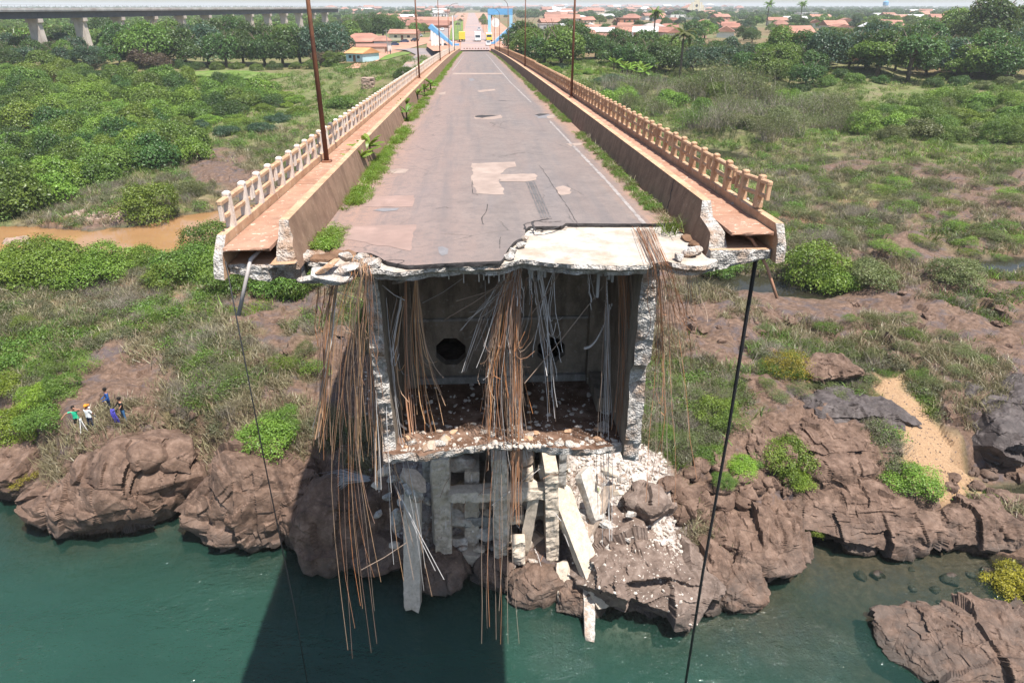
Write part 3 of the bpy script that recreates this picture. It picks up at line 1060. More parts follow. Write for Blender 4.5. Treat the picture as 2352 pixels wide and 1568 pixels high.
def rough(corners, yf, yb, amp=.12, res=.09, mats=('conc_grey', 'fresh', 'conc_grey'), seed=1, follow=True, name='part', rim=.06, top=1):
    """a solid with a quadrilateral section (four x,z corners: low left, low right, high right, high left), pushed back
    along y from a torn front face; z is counted from the road surface when follow is on.
    mats: sides, torn front, top"""
    c = [np.array(p, float) for p in corners]
    w = max(np.linalg.norm(c[1] - c[0]), np.linalg.norm(c[2] - c[3]))
    h = max(np.linalg.norm(c[3] - c[0]), np.linalg.norm(c[2] - c[1]))
    nu = max(2, int(w / res)); nv = max(2, int(h / res))
    U, Vv = np.meshgrid(np.linspace(0, 1, nu + 1), np.linspace(0, 1, nv + 1))
    U, Vv = U.ravel(), Vv.ravel()
    XZ = (c[0][None] * ((1 - U) * (1 - Vv))[:, None] + c[1][None] * (U * (1 - Vv))[:, None]
          + c[2][None] * (U * Vv)[:, None] + c[3][None] * ((1 - U) * Vv)[:, None])
    P = np.stack([XZ[:, 0], np.full(len(U), seed * 3.7), XZ[:, 1]], 1)
    yy = np.array([yf(x, z) if callable(yf) else yf for x, z in XZ], float)
    yy = yy + facets(P, .34, seed, 1.4) * amp * 3.2 + facets(P, .13, seed + 3, 1.4) * amp * 3 + fbm(P, .5, 3, seed) * amp * .8
    edge = np.minimum(np.minimum(U * w, (1 - U) * w), np.minimum(Vv * h, (1 - Vv) * h))
    yy += np.where(edge < .02, np.abs(fbm(P, .2, 2, seed + 8)) * rim * 1.5, 0)
    zoff = deck(yy) if follow else 0
    V = [np.stack([XZ[:, 0], yy, XZ[:, 1] + zoff], 1)]
    i = np.arange((nu + 1) * (nv + 1)).reshape(nv + 1, nu + 1)
    F = [tuple(q) for q in np.stack([i[:-1, :-1], i[:-1, 1:], i[1:, 1:], i[1:, :-1]], -1).reshape(-1, 4)]
    MI = [1] * len(F)
    ring = np.concatenate([i[0, :], i[1:, -1], i[-1, -2::-1], i[-2:0:-1, 0]])
    side = ([0] * nu + [0] * nv + [2] * nu + [0] * nv)
    nr = len(ring)
    y0 = yy[ring].max() + .02
    ys = ysamples(y0, yb) if follow else [y0, yb]
    base = len(U)
    prev = list(ring)
    for Y in ys:
        zo = float(deck(Y)) if follow else 0.0
        yv = np.maximum(Y, yy[ring]) if Y == ys[0] else np.full(nr, Y)
        V.append(np.stack([XZ[ring, 0], yv, XZ[ring, 1] + zo], 1))
        cur = list(range(base, base + nr))
        base += nr
        for k in range(nr):
            j = (k + 1) % nr
            F.append((prev[j], prev[k], cur[k], cur[j]))
            MI.append(side[k])
        prev = cur
    F.append(tuple(prev))
    MI.append(0)
    F = [f[::-1] if m_ != 1 else f for f, m_ in zip(F, MI)]
    return mesh(name, np.concatenate(V), F, [M[m] for m in mats], MI)


def prof(pts):
    xs = [p[0] for p in pts]; ys = [p[1] for p in pts]
    return lambda x, z=0: float(np.interp(x, xs, ys))


def px_line(pts, off=0.0):
    out = [at_deck(x, y, off) for x, y in pts]
    return sorted([(p[0], p[1]) for p in out])


YE = 229.0                         # far end of the bridge
AS_F = px_line([(735, 562), (765, 572), (800, 578), (850, 582), (870, 590), (885, 600), (935, 611), (1000, 606), (1100, 602), (1150, 600), (1158, 592), (1165, 575), (1182, 555), (1208, 545),
                (1206, 528), (1215, 520), (1290, 520), (1300, 513), (1400, 514), (1500, 514), (1545, 512), (1600, 500)])
# clean up so that the edge is a function of x
_x = np.array([p[0] for p in AS_F]); _y = np.array([p[1] for p in AS_F])
asf = prof(list(zip(_x, _y)))
SL_F = px_line([(690, 598), (735, 606), (775, 612), (835, 615), (870, 622), (930, 624), (1000, 618), (1100, 611), (1150, 612), (1200, 598), (1290, 606), (1400, 612), (1480, 612),
                (1530, 600), (1580, 612), (1625, 610), (1680, 590)], -.1)
slf = prof(SL_F)
# carriageway: asphalt sheet on the structural slab
me = rough([(-4.0, -.10), (5.3, -.10), (5.3, 0), (-4.0, 0)], lambda x, z: asf(x) + .0, YE, .035, .05, ('asphalt_dark', 'asphalt_dark', 'asphalt'), 2, True, 'asphalt', .02)
bpart('asphalt_surface', me)
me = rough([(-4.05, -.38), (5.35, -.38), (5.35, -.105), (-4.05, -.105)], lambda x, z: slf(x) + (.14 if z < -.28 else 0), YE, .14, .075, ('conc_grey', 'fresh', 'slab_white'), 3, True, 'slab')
bpart('deck_slab', me)

# cantilevers under the walkways, walkways, parapets, edge beams
for side, nm in ((-1, 'left'), (1, 'right')):
    if side < 0:
        yf0, yfw, yfp, yfe = 13.95, 13.85, 14.6, 13.9
        X = lambda a: -3.85 - a
    else:
        yf0, yfw, yfp, yfe = 14.4, 14.45, 15.95, 14.55
        X = lambda a: 5.18 + a
    # bracket slab below the footway, thinner to the tip
    q = [(X(.05), -.44), (X(1.44), -.12), (X(1.44), .08), (X(.05), .08)]
    if side < 0:
        q = [q[1], q[0], q[3], q[2]]
    sl = (lambda x, z: yf0 + (.35 if x > -4.4 else 0) * (z < .0)) if side < 0 else (lambda x, z: yf0 + .0)
    bpart('cantilever_slab', rough(q, sl, YE, .10, .08, ('conc_grey', 'fresh', 'conc_rust'), 5 + side, True, 'cantilever'))
    # parapet between road and footway, battered face towards the road
    q = [(X(0), -.10), (X(.48), -.10), (X(.44), .86), (X(.24), .86)]
    if side < 0:
        q = [q[1], q[0], q[3], q[2]]
    if side < 0:
        fp = lambda x, z: np.interp(z, [-.1, .15, .42, .5, .86], [14.1, 14.15, 14.25, 14.45, 14.6])
    else:
        fp = lambda x, z: np.interp(z, [-.1, .1, .42, .5, .86], [14.5, 14.55, 14.75, 15.6, 15.95])
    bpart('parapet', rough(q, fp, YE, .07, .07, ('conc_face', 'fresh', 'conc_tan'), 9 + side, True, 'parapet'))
    # outer edge beam with its kerb
    q = [(X(1.46), -.16), (X(1.66), -.12), (X(1.66), .66), (X(1.48), .66)]
    if side < 0:
        q = [q[1], q[0], q[3], q[2]]
    fe = (lambda x, z: np.interp(z, [-.2, .3, .68], [13.65, 13.8, 14.25])) if side < 0 else (lambda x, z: np.interp(z, [-.2, .3, .68], [14.1, 14.2, 14.5]))
    bpart('edge_beam', rough(q, fe, YE, .07, .07, ('conc_tan', 'fresh', 'conc_tan'), 13 + side, True, 'edge_beam'))
    # footway slab panels over the service duct
    y, k = yfw, 0
    while y < YE - 1:
        L = [1.5, 2.0, 3.0, 3.0][min(k, 3)] if y < 60 else 6.0
        y1 = min(y + L - .02, YE)
        q = [(X(.49), .40), (X(1.45), .40), (X(1.45), .475), (X(.49), .475)]
        if side < 0:
            q = [q[1], q[0], q[3], q[2]]
        if k == 0:
            me = rough(q, yfw, y1, .02, .1, ('conc_walk', 'conc_walk', 'conc_walk'), 17 + side, True, 'footway_slab')
            bpart('footway_slab', me)
        else:
            b = MB()
            n = 2 if L < 4 else 3
            dz = random.uniform(-.006, .006)
            for i in range(n):
                ya, yb = y + (y1 - y) * i / n, y + (y1 - y) * (i + 1) / n
                xa, xb = sorted((X(.49), X(1.45)))
                za, zb = float(deck(ya)) + dz, float(deck(yb)) + dz
                b.add([(xa, ya, za + .40), (xb, ya, za + .40), (xb, yb, zb + .40), (xa, yb, zb + .40), (xa, ya, za + .475), (xb, ya, za + .475), (xb, yb, zb + .475), (xa, yb, zb + .475)],
                      [(0, 3, 2, 1), (4, 5, 6, 7), (1, 2, 6, 5), (3, 0, 4, 7)] + ([(0, 1, 5, 4)] if i == 0 else []) + ([(2, 3, 7, 6)] if i == n - 1 else []))
            bpart('footway_slab', b.mesh('footway_slab', M['conc_walk']))
        y = y1 + .02
        k += 1

# box girder: two outer webs, the stump of a middle web, bottom slab, diaphragm with octagonal openings
def web(xa, xb, zt, zb, yf, yb, mats, seed, nm, label=None, amp=.13):
    return bpart(nm, rough([(xa, zb), (xb, zb), (xb, zt), (xa, zt)], yf, yb, amp, .085, mats, seed, False, nm), bridge, label)


def haunch_web(x0, x1, yf, seed, label):
    """outer web; its lower edge rises towards the far end, the torn front is ragged"""
    zt, zb = 23.60, 18.2
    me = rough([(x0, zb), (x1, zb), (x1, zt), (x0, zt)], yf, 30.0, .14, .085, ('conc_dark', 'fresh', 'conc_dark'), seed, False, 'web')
    bpart('outer_web', me, bridge, label)
    b = MB()
    ys = [30.0, 40, 55, 75, 100, 130, 160, 190, YE - .5]
    V, F = [], []
    for Y in ys:
        top = float(deck(Y)) - .425
        low = max(18.2 + (Y - 30) * .012, top - 5.2)
        low = top - max(1.9, (top - low) * (1 if Y < 40 else .55))
        V += [(x0, Y, low), (x1, Y, low), (x1, Y, top), (x0, Y, top)]
    for i in range(len(ys) - 1):
        for k in range(4):
            j = (k + 1) % 4
            F.append((i * 4 + k, i * 4 + j, i * 4 + 4 + j, i * 4 + 4 + k))
    F.append(((len(ys) - 1) * 4, (len(ys) - 1) * 4 + 1, (len(ys) - 1) * 4 + 2, (len(ys) - 1) * 4 + 3))
    b.add(V, F)
    bpart('girder_web', b.mesh('girder_web', M['conc_grey']))


haunch_web(-2.62, -2.28, lambda x, z: np.interp(z, [18.2, 19.0, 19.6, 21, 23.5], [14.8, 15.1, 14.9, 14.7, 14.55]), 31, 'stained left web of the open box girder')
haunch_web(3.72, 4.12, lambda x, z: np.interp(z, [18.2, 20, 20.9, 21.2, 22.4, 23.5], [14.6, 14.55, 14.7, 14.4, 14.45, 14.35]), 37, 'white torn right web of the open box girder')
web(.72, 1.10, 20.3, 18.55, lambda x, z: np.interp(z, [18.5, 19.3, 20.3], [15.6, 16.1, 17.2]), 18.55, ('conc_grey', 'fresh', 'fresh'), 41, 'middle_web', 'broken stump of the middle web')
web(.72, 1.06, 23.55, 20.3, lambda x, z: np.interp(z, [20.3, 22.0, 23.5], [17.5, 17.0, 16.0]), 18.55, ('conc_dark', 'conc_grey', 'conc_grey'), 43, 'middle_web')
web(-2.60, 4.10, 18.52, 18.20, lambda x, z: 14.95 + .35 * math.sin(x * 1.3 + 1) * .6 + (.1 if z < 18.3 else 0), 29.5, ('conc_grey', 'fresh', 'floor_dirt'), 47, 'bottom_slab', None, .12)
# the diaphragm wall
dz0, dz1, dy = 18.55, 23.5, 18.6
holes = [(-.90, 19.58, .45), (2.17, 19.55, .42)]
xs = np.unique(np.concatenate([np.linspace(-2.27, 3.71, 40)])); zs = np.linspace(dz0, dz1, 34)
V, F, idm = [], [], {}
b = MB()


def diaphragm():
    """wall split into strips round two octagonal openings"""
    hx = [h for h in holes]
    bl = MB()
    left, right = -2.27, 3.71
    cells = [(left, hx[0][0] - .7, None), (hx[0][0] - .7, hx[0][0] + .7, hx[0]), (hx[0][0] + .7, hx[1][0] - .7, None), (hx[1][0] - .7, hx[1][0] + .7, hx[1]), (hx[1][0] + .7, right, None)]
    for xa, xb, h in cells:
        if h is None:
            bl.box(xa, xb, dy, dy + .35, dz0, dz1)
            continue
        cx, cz, r = h
        za, zb = cz - .7, cz + .7
        bl.box(xa, xb, dy, dy + .35, dz0, za)
        bl.box(xa, xb, dy, dy + .35, zb, dz1)
        octo = [(cx + r * 1.082 * math.cos(math.pi / 8 + k * math.pi / 4), cz + r * 1.082 * math.sin(math.pi / 8 + k * math.pi / 4)) for k in range(8)]
        # outer square walked with eight points matching the octagon
        sq = [(xb, cz + .29), (cx + .29, zb), (cx - .29, zb), (xa, cz + .29), (xa, cz - .29), (cx - .29, za), (cx + .29, za), (xb, cz - .29)]
        V = [(x, dy, z) for x, z in octo] + [(x, dy, z) for x, z in sq] + [(x, dy + .35, z) for x, z in octo] + [(x, dy + .35, z) for x, z in sq]
        F = []
        for k in range(8):
            j = (k + 1) % 8
            F.append((k, j, 8 + j, 8 + k))
            F.append((16 + k, 24 + k, 24 + j, 16 + j))
            F.append((k, 16 + k, 16 + j, j))
        for c, k in (((xb, zb), (0, 1)), ((xa, zb), (2, 3)), ((xa, za), (4, 5)), ((xb, za), (6, 7))):
            n = len(V)
            V += [(c[0], dy, c[1]), (c[0], dy + .35, c[1])]
            F.append((8 + k[0], 8 + k[1], n))
            F.append((24 + k[1], 24 + k[0], n + 1))
        bl.add(V, F)
    return bl.mesh('diaphragm', M['conc_dark'])


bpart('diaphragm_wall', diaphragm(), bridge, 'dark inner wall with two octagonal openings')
b = MB()
b.box(-2.27, 3.71, 18.52, 18.597, 20.62, 20.70).box(-2.27, 3.71, 18.45, 18.597, 18.53, 18.75)
bpart('wall_ledge', b.mesh('ledge', M['conc_grey']))
b = MB()
for q in ((3.25, 3.70, 18.2, 18.59, 18.56, 23.45), (-2.27, -1.95, 18.2, 18.59, 18.56, 23.45), (3.30, 3.72, 16.6, 18.197, 18.56, 19.0)):
    bpart('inner_buttress', MB().box(*q).mesh('buttress', M['conc_dark']))
b = MB()
b.box(-2.27, 3.71, 29.0, 29.4, 18.53, 23.0)
bpart('end_diaphragm', b.mesh('end_diaphragm', M['conc_dark']))
# far piers of the approach spans
for Y in (62, 98, 134, 170, 205):
    t = float(deck(Y)) - 2.3
    g = ground_z(.7, Y)
    b = MB().bbox(-2.4, 3.9, Y - .6, Y + .6, g - 1, t - .6, .1).box(-2.9, 4.4, Y - .8, Y + .8, t - .598, t)
    bpart('approach_pier', b.mesh('approach_pier', M['conc_grey']))
t = float(deck(YE))
bpart('abutment', MB().box(-4.6, 6.0, YE - .48, YE + 1.5, 12, t - .45).mesh('abutment', M['conc_grey']))

# ---- railings: panels of two posts with rails and short overhanging ends
def rail_meshes(matp, matr):
    post = MB()
    pr = [(-.09, 0), (.09, 0), (.068, .70), (-.068, .70)]
    post.prism([(x * 1.0, z) for x, z in pr], -.09, .09)
    post.bbox(-.078, .078, -.10, .10, .701, .77, .03)
    rail = MB().bbox(-.06, .06, -1.06, 1.06, .585, .685, .03)
    mid = MB().bbox(-.05, .05, -.86, .86, .27, .36, .025)
    stub = MB().bbox(-.045, .045, -.05, .05, .24, .60, .012)
    return {'post': post.mesh('rail_post', matp), 'top_rail': rail.mesh('top_rail', matr), 'mid_rail': mid.mesh('mid_rail', matr), 'end_bar': stub.mesh('end_bar', matp)}


def railing(X, y_start, mats, first, tilt):
    me = rail_meshes(*mats)
    whole = MB()
    for yy in (-.525, .525):
        whole.box(-.075, .075, yy - .08, yy + .08, 0, .87)
    whole.box(-.06, .06, -1.04, 1.04, .64, .75).box(-.05, .05, -.86, .86, .30, .40)
    whole = whole.mesh('rail_panel_far', mats[0])
    y = y_start
    k = 0
    while y < YE - 1:
        yc = y + 1.06
        z = float(deck(yc)) + .66
        sl = math.atan(-.025 - 2 * 4.42e-5 * (yc - 14.5))
        if k < 30:
            root = bpart('railing_panel', None)
            root.empty_display_size = .2
        else:
            root = bpart('railing_panel', whole)
        root.location = (X, yc, z)
        root.rotation_euler = (sl + (first if k == 0 else random.uniform(-.006, .006)), (tilt if k == 0 else random.uniform(-.015, .015)), random.uniform(-.008, .008))
        if k < 30:
            for nm, yy in (('post', -.525), ('post', .525), ('top_rail', 0), ('mid_rail', 0), ('end_bar', -1.0), ('end_bar', 1.0)):
                if k == 0 and first < 0 and nm == 'end_bar' and yy > 0:
                    pass
                link(nm, me[nm], root, (0, yy, 0))
        y += 2.16 if k else 2.2
        k += 1


railing(-5.42, 13.9 + .55, (M['conc_white'], M['conc_tan']), 0.0, 0.0)
railing(6.75, 15.35, (M['conc_tan'], M['conc_tan']), -.07, .06)
# ---- things on the carriageway: repairs, holes, wear, paint (all thin sheets laid on the asphalt)
def sheet(name, px, mat, lift, label=None, jag=.05, sub=10):
    pts = []
    n = len(px)
    for i in range(n):
        a = at_deck(*px[i]); c = at_deck(*px[(i + 1) % n])
        L = np.linalg.norm(c - a)
        m = max(1, min(sub, int(L / .22)))
        for k in range(m):
            p = a + (c - a) * k / m
            pts.append((p[0] + (random.uniform(-jag, jag) if k else 0), p[1] + (random.uniform(-jag, jag) if k else 0)))
    V = [(x, y, float(deck(y)) + lift) for x, y in pts]
    me_ = mesh(name, V, [tuple(range(len(V)))], [mat])
    o = bpart(name, me_, bridge, label)
    return o


def c2(x, y):     # places read off an enlargement of the road
    return ((800 + x / 2.6133) * .91875, (y / 2.6133) * .91875)


def strip(name, pts, w, mat, lift, label=None, n=60, jag=.0):
    """a ribbon along world points"""
    pts = np.array(pts, float)
    t = np.linspace(0, 1, n)
    tt = np.linspace(0, 1, len(pts))
    x = np.interp(t, tt, pts[:, 0]); y = np.interp(t, tt, pts[:, 1])
    dx, dy = np.gradient(x), np.gradient(y)
    L = np.hypot(dx, dy)
    nx, ny = -dy / L, dx / L
    ww = w * (1 + RNG.uniform(-jag, jag, n))
    V = [(x[i] + s * nx[i] * ww[i] / 2, y[i] + s * ny[i] * ww[i] / 2, float(deck(y[i] + s * ny[i] * ww[i] / 2)) + lift) for i in range(n) for s in (-1, 1)]
    F = [(2 * i, 2 * i + 1, 2 * i + 3, 2 * i + 2) for i in range(n - 1)]
    return bpart(name, mesh(name, V, F, [mat]), bridge, label)


sheet('road_patch', [c2(993, 1068), c2(1275, 1058), c2(1284, 1090), c2(1225, 1100), c2(1180, 1135), c2(1170, 1190), c2(1200, 1230), c2(1205, 1272), c2(1110, 1270), c2(1020, 1262), c2(992, 1190)], M['patch_tan'], .006, 'tan cement patch')
sheet('road_patch', [c2(1172, 1140), c2(1400, 1136), c2(1422, 1150), c2(1415, 1175), c2(1330, 1190), c2(1172, 1186)], M['patch_tan'], .010, 'tan cement patch')
sheet('road_patch', [c2(312, 1286), c2(614, 1276), c2(604, 1352), c2(280, 1352)], M['patch_pink'], .006, 'pinkish asphalt patch')
sheet('road_patch', [c2(205, 1482), c2(632, 1466), c2(600, 1580), c2(590, 1640), c2(150, 1560)], M['patch_pink'], .006, 'pinkish asphalt patch')
sheet('road_patch', [c2(456, 1112), c2(520, 1102), c2(582, 1108), c2(560, 1130), c2(480, 1134)], M['patch_tan'], .006)
sheet('road_patch', [c2(345, 1376), c2(400, 1362), c2(520, 1360), c2(500, 1376), c2(420, 1384)], M['patch_grey'], .008)
sheet('road_patch', [c2(1535, 1232), c2(1590, 1214), c2(1640, 1232), c2(1630, 1270), c2(1580, 1276)], M['patch_tan'], .006, None, .1)
sheet('road_patch', [c2(770, 612), c2(822, 600), c2(820, 618), c2(790, 622)], M['patch_tan'], .006)
sheet('road_patch', [c2(1605, 940), c2(1700, 934), c2(1712, 946), c2(1640, 958)], M['patch_tan'], .006)
sheet('road_patch', [c2(866, 478), c2(1190, 478), c2(1192, 486), c2(866, 488)], M['patch_tan'], .006)
sheet('road_patch', [c2(1030, 592), c2(1140, 582), c2(1145, 592), c2(1040, 604)], M['patch_tan'], .006)
sheet('road_patch', [c2(970, 515), c2(1000, 512), c2(1010, 526), c2(985, 532)], M['patch_grey'], .006)
sheet('road_patch', [(1006, 568), (1016, 566), (1030, 572), (1028, 584), (1014, 588), (1008, 580)], M['patch_grey'], .006)
sheet('pothole', [c2(1005, 758), c2(1060, 750), c2(1180, 752), c2(1192, 772), c2(1100, 782), c2(1010, 778)], M['patch_tan'], .005)
sheet('pothole', [c2(1010, 760), c2(1060, 752), c2(1175, 754), c2(1120, 762), c2(1060, 772), c2(1020, 768)], M['asphalt_dark'], .010)
sheet('pothole', [c2(1402, 752), c2(1440, 744), c2(1500, 748), c2(1490, 770), c2(1430, 775)], M['patch_grey'], .005)
sheet('pothole', [c2(1480, 762), c2(1520, 748), c2(1550, 758), c2(1530, 772), c2(1490, 774)], M['patch_tan'], .009)
sheet('pothole', [c2(1402, 752), c2(1440, 744), c2(1500, 746), c2(1470, 752), c2(1430, 760)], M['asphalt_dark'], .013)
for a, c in (((1345, 1180), (1450, 1425)), ((1365, 1180), (1468, 1420))):
    pa, pb = at_deck(*c2(*a)), at_deck(*c2(*c))
    for k in range(3):
        strip('tyre_mark', [(pa[0] + k * .075, pa[1]), (pb[0] + k * .075, pb[1])], .045, M['tyre_mark'], .006 + .001 * k, None, 24, .5)
# edge lines
pl = [at_deck(*c2(*q))[:2] for q in ((2118, 1462), (1880, 1190), (1660, 960), (1500, 790))]
strip('edge_line', pl, .11, M['road_paint'], .006, 'worn white edge line', 80, .3)
pl = [at_deck(*c2(*q))[:2] for q in ((1380, 670), (1240, 535), (1150, 430), (1085, 352))]
strip('edge_line', pl, .12, M['road_paint'], .006, 'worn white edge line', 60, .2)
pl = [at_deck(*c2(*q))[:2] for q in ((865, 462), (905, 410), (938, 365))]
strip('edge_line', pl, .12, M['road_paint'], .006, 'worn white edge line', 40, .2)
# cracks near the torn edge: narrow dark gaps
def crack(px, w=.03):
    P = []
    for i in range(len(px) - 1):
        a, c = np.array(px[i], float), np.array(px[i + 1], float)
        m = max(2, int(np.linalg.norm(c - a) / 6))
        for k in range(m):
            q = a + (c - a) * k / m
            P.append(at_deck(q[0] + random.uniform(-1.6, 1.6), q[1] + random.uniform(-1.2, 1.2))[:2])
    P.append(at_deck(*px[-1])[:2])
    strip('road_crack', P, w, M['asphalt_dark'], .008, None, max(12, len(P) * 2), .7)


crack([(1206, 528), (1204, 515), (1222, 510), (1240, 506), (1268, 502)], .05)
crack([(1222, 510), (1226, 522), (1232, 533), (1262, 528), (1290, 519)], .06)
crack([(1236, 509), (1260, 511), (1290, 508)], .025)
crack([(1120, 470), (1116, 486), (1106, 500), (1110, 516)], .018)
crack([(1300, 470), (1330, 520)], .012)
crack([(1240, 380), (1270, 425), (1300, 470)], .012)
crack([(880, 600), (905, 596), (928, 598), (926, 604), (904, 608)], .02)
crack([(1085, 415), (1086, 445), (1098, 448)], .015)
crack([(1000, 480), (1018, 476), (1036, 478)], .012)
crack([(1150, 545), (1148, 570)], .012)

# the crack through the right parapet and a joint line in the left one
def face_crack(X0, X1, Y0, sgn, w=.045):
    V = []
    n = 14
    for i in range(n + 1):
        t = i / n
        z = -.08 + .94 * t
        y = Y0 + .35 * (t - .5) * sgn + random.uniform(-.05, .05)
        x = X0 + (X1 - X0) * t
        for s in (-1, 1):
            yy = y + s * w * random.uniform(.25, 1)
            V.append((x, yy, float(deck(yy)) + z))
    bpart('parapet_crack', mesh('parapet_crack', V, [(2 * i, 2 * i + 1, 2 * i + 3, 2 * i + 2) for i in range(n)], [M['asphalt_dark']]))


face_crack(5.172, 5.412, 18.3, 1)
# ---- torn lumps left hanging on the edge
def lump(name, c, r, seed, mat, n=3, sq=(1, 1, 1), parent=None, label=None, rot=(0, 0, 0)):
    me_ = rock_mesh(seed, 1.0, n, .5)
    me_ = me_.copy()
    me_.materials.clear(); me_.materials.append(M[mat])
    o = link(name, me_, None, c, rot, (r * sq[0], r * sq[1], r * sq[2]))
    if parent is bridge:
        o.parent = parent
        o.matrix_parent_inverse = _BI
    if label:
        o['label'] = label
    return o
# ------------------------------------------------------------------ hanging lumps, pier ruin, debris, strands
lump('hanging_lump', at_Y(752, 634, 13.95), .46, 5, 'fresh', 4, (1.15, .7, .36), bridge, 'white lump of deck hanging among the strands on the left', (0, .12, .1))
lump('hanging_lump', at_Y(785, 618, 14.0), .28, 6, 'fresh', 4, (1.6, .8, .35), bridge, None, (0, -.25, 0))
lump('hanging_lump', at_Y(722, 640, 13.9), .22, 16, 'fresh', 4, (1.6, .9, .4), bridge, None, (0, -.05, 0))
lump('broken_slab_piece', at_Y(752, 612, 13.85), .3, 12, 'conc_rust', 3, (1.1, .5, .22), bridge, None, (0, -.55, .3))
lump('broken_slab_piece', at_Y(795, 590, 14.3), .16, 13, 'fresh', 3, (1, .8, .7), bridge, None, (.3, .3, .2))
lump('hanging_lump', at_Y(918, 645, 15.2), .22, 14, 'fresh', 3, (1, .6, .35), bridge, None, (0, -.3, 0))
lump('hanging_lump', at_Y(1228, 640, 15.4), .2, 17, 'conc_grey', 3, (1, .7, .5), bridge)
for k, (x, y, r) in enumerate([(830, 592, .2), (848, 600, .17), (862, 605, .2), (1205, 548, .12), (1195, 562, .14), (1178, 575, .13), (1170, 588, .16), (1222, 528, .06), (1245, 532, .05), (1300, 522, .05), (700, 590, .2), (1560, 590, .16), (1585, 580, .2), (1600, 575, .18),
                               (1705, 462, .1), (1695, 466, .12), (1685, 470, .1), (1715, 458, .08), (1735, 512, .06), (1700, 520, .05), (1660, 495, .05), (735, 585, .16), (715, 585, .2), (690, 590, .16)]):
    p = at_deck(x, y, .45 if x > 1640 else -.02)
    lump('broken_piece', p, r, 20 + k, 'fresh', 2 if r < .1 else 3, (1, .9, .6), bridge, None, (0, 0, k))
# soil and dirt behind the parapet toes
for k, (x, y, r) in enumerate([(740, 590, .3), (770, 582, .25), (800, 585, .22), (725, 580, .22), (1590, 545, .25), (1600, 560, .22), (1580, 530, .2)]):
    lump('dirt_heap', at_deck(x, y, -.05), r, 60 + k, 'ground', 3, (1.3, 1, .35), bridge, None, (0, 0, k))

# ---- the hollow pier below, its front wall gone
pier = tag(empty('broken_pier', (.6, 31, 0)), 'ruined hollow concrete pier on the rocks under the bridge with bare ribs and cross beams', 'pier')
_PI = Matrix.Translation((-.6, -31, 0))


def ppart(name, me_, label=None):
    o = link(name, me_, pier)
    o.matrix_parent_inverse = _PI
    if label:
        o['label'] = label
    return o


def block(name, x0, x1, y0, y1, z0, z1, mat='conc_beam', seed=1, amp=.10, lean=0.0, label=None):
    me_ = rough([(x0, z0), (x1, z0), (x1 + lean, z1), (x0 + lean, z1)], y0, y1, amp, .11, (mat, mat, mat), seed, False, name)
    return ppart(name, me_, label)


block('pier_rib', -2.75, -1.85, 29.0, 33, .3, 8.0, 'conc_beam', 101, .2, .1)
block('pier_rib', -1.15, -.35, 30.0, 33, 1.2, 6.4, 'conc_beam', 102, .2, .15)
block('pier_rib', .55, 1.35, 28.9, 33, 2.2, 8.0, 'conc_beam', 103, .16, -.12)
block('pier_rib', 2.05, 2.75, 30.2, 33, 1.6, 6.2, 'conc_beam', 104)
block('pier_rib', 3.45, 4.15, 28.6, 33, .6, 7.4, 'conc_beam', 105, .12, -.25)
block('cross_beam', -1.85, 3.6, 28.8, 29.6, 5.35, 5.95, 'conc_beam', 106, .14)
block('cross_beam', -2.0, 1.6, 29.3, 30.4, .35, 1.2, 'conc_beam', 107, .12, 0, 'jagged bottom beam of the pier')
block('cross_beam', .5, 2.2, 29.4, 30.2, 3.3, 3.9, 'conc_beam', 108, .08)
block('cross_beam', -1.1, .6, 30.0, 31.0, 2.6, 3.3, 'conc_grey', 109, .1)
block('pier_infill', -1.86, 3.46, 30.5, 33, .5, 5.3, 'rubble_tan', 119, .35, 0, 'crumbling pale rubble face between the ribs')
block('pier_floor', -2.6, 4.0, 31.0, 33, 1.0, 3.0, 'conc_dark', 110, .15)
block('pier_wall', -2.9, 4.3, 32.6, 33.4, 0, 18.2, 'conc_dark', 111, .05)
block('pier_wall', -3.2, -2.75, 29.6, 33, 6.2, 18.2, 'conc_grey', 112, .1)
block('pier_wall', 4.1, 4.5, 29.8, 33, 5.5, 18.2, 'conc_grey', 113, .1)
block('cross_beam', -2.7, 4.1, 30.2, 31.2, 8.4, 9.3, 'conc_grey', 114, .05)
block('cross_beam', -2.7, 4.1, 31.0, 32.4, 7.2, 7.6, 'rubble_tan', 115, .2)
for k, (x, y, z, r) in enumerate([(-1.5, 30.6, 3.0, .9), (-.2, 31.0, 3.8, .8), (.1, 30.4, 2.0, .7), (1.8, 30.8, 4.2, .8), (2.9, 30.6, 3.4, .8), (3.0, 30.0, 1.8, .7), (-1.5, 30.2, 1.4, .7), (1.7, 30.0, 2.0, .6), (-1.2, 30.9, 6.4, .7), (2.2, 31.0, 6.6, .8)]):
    o = lump('rubble_heap', (x, y, z), r, 170 + k, 'rubble_tan' if k % 2 else 'rubble_white', 4, (1.2, .9, .8))
    o.parent = pier
    o.matrix_parent_inverse = _PI
block('rib_foot', 1.5, 2.2, 28.3, 29.1, 1.4, 2.9, 'conc_beam', 117, .2)
block('rib_foot', .5, 1.2, 28.6, 29.3, .9, 2.6, 'conc_beam', 118, .2)
for k, (x, y, z, r) in enumerate([(-1.0, 30.5, 7.7, .35), (0, 30.6, 7.7, .3), (1.7, 30.7, 7.7, .4), (2.5, 30.6, 7.7, .35), (.2, 30.4, 3.4, .3), (-.4, 30.5, 3.4, .3), (-.2, 29.8, 1.3, .28), (.5, 29.7, 1.25, .25), (.9, 30.0, 1.25, .3), (3.0, 30.7, 7.7, .4)]):
    o = lump('pier_rubble', (x, y, z), r, 130 + k, 'rubble_white' if k % 2 else 'rubble_tan', 2)
    o.parent = pier
    o.matrix_parent_inverse = _PI


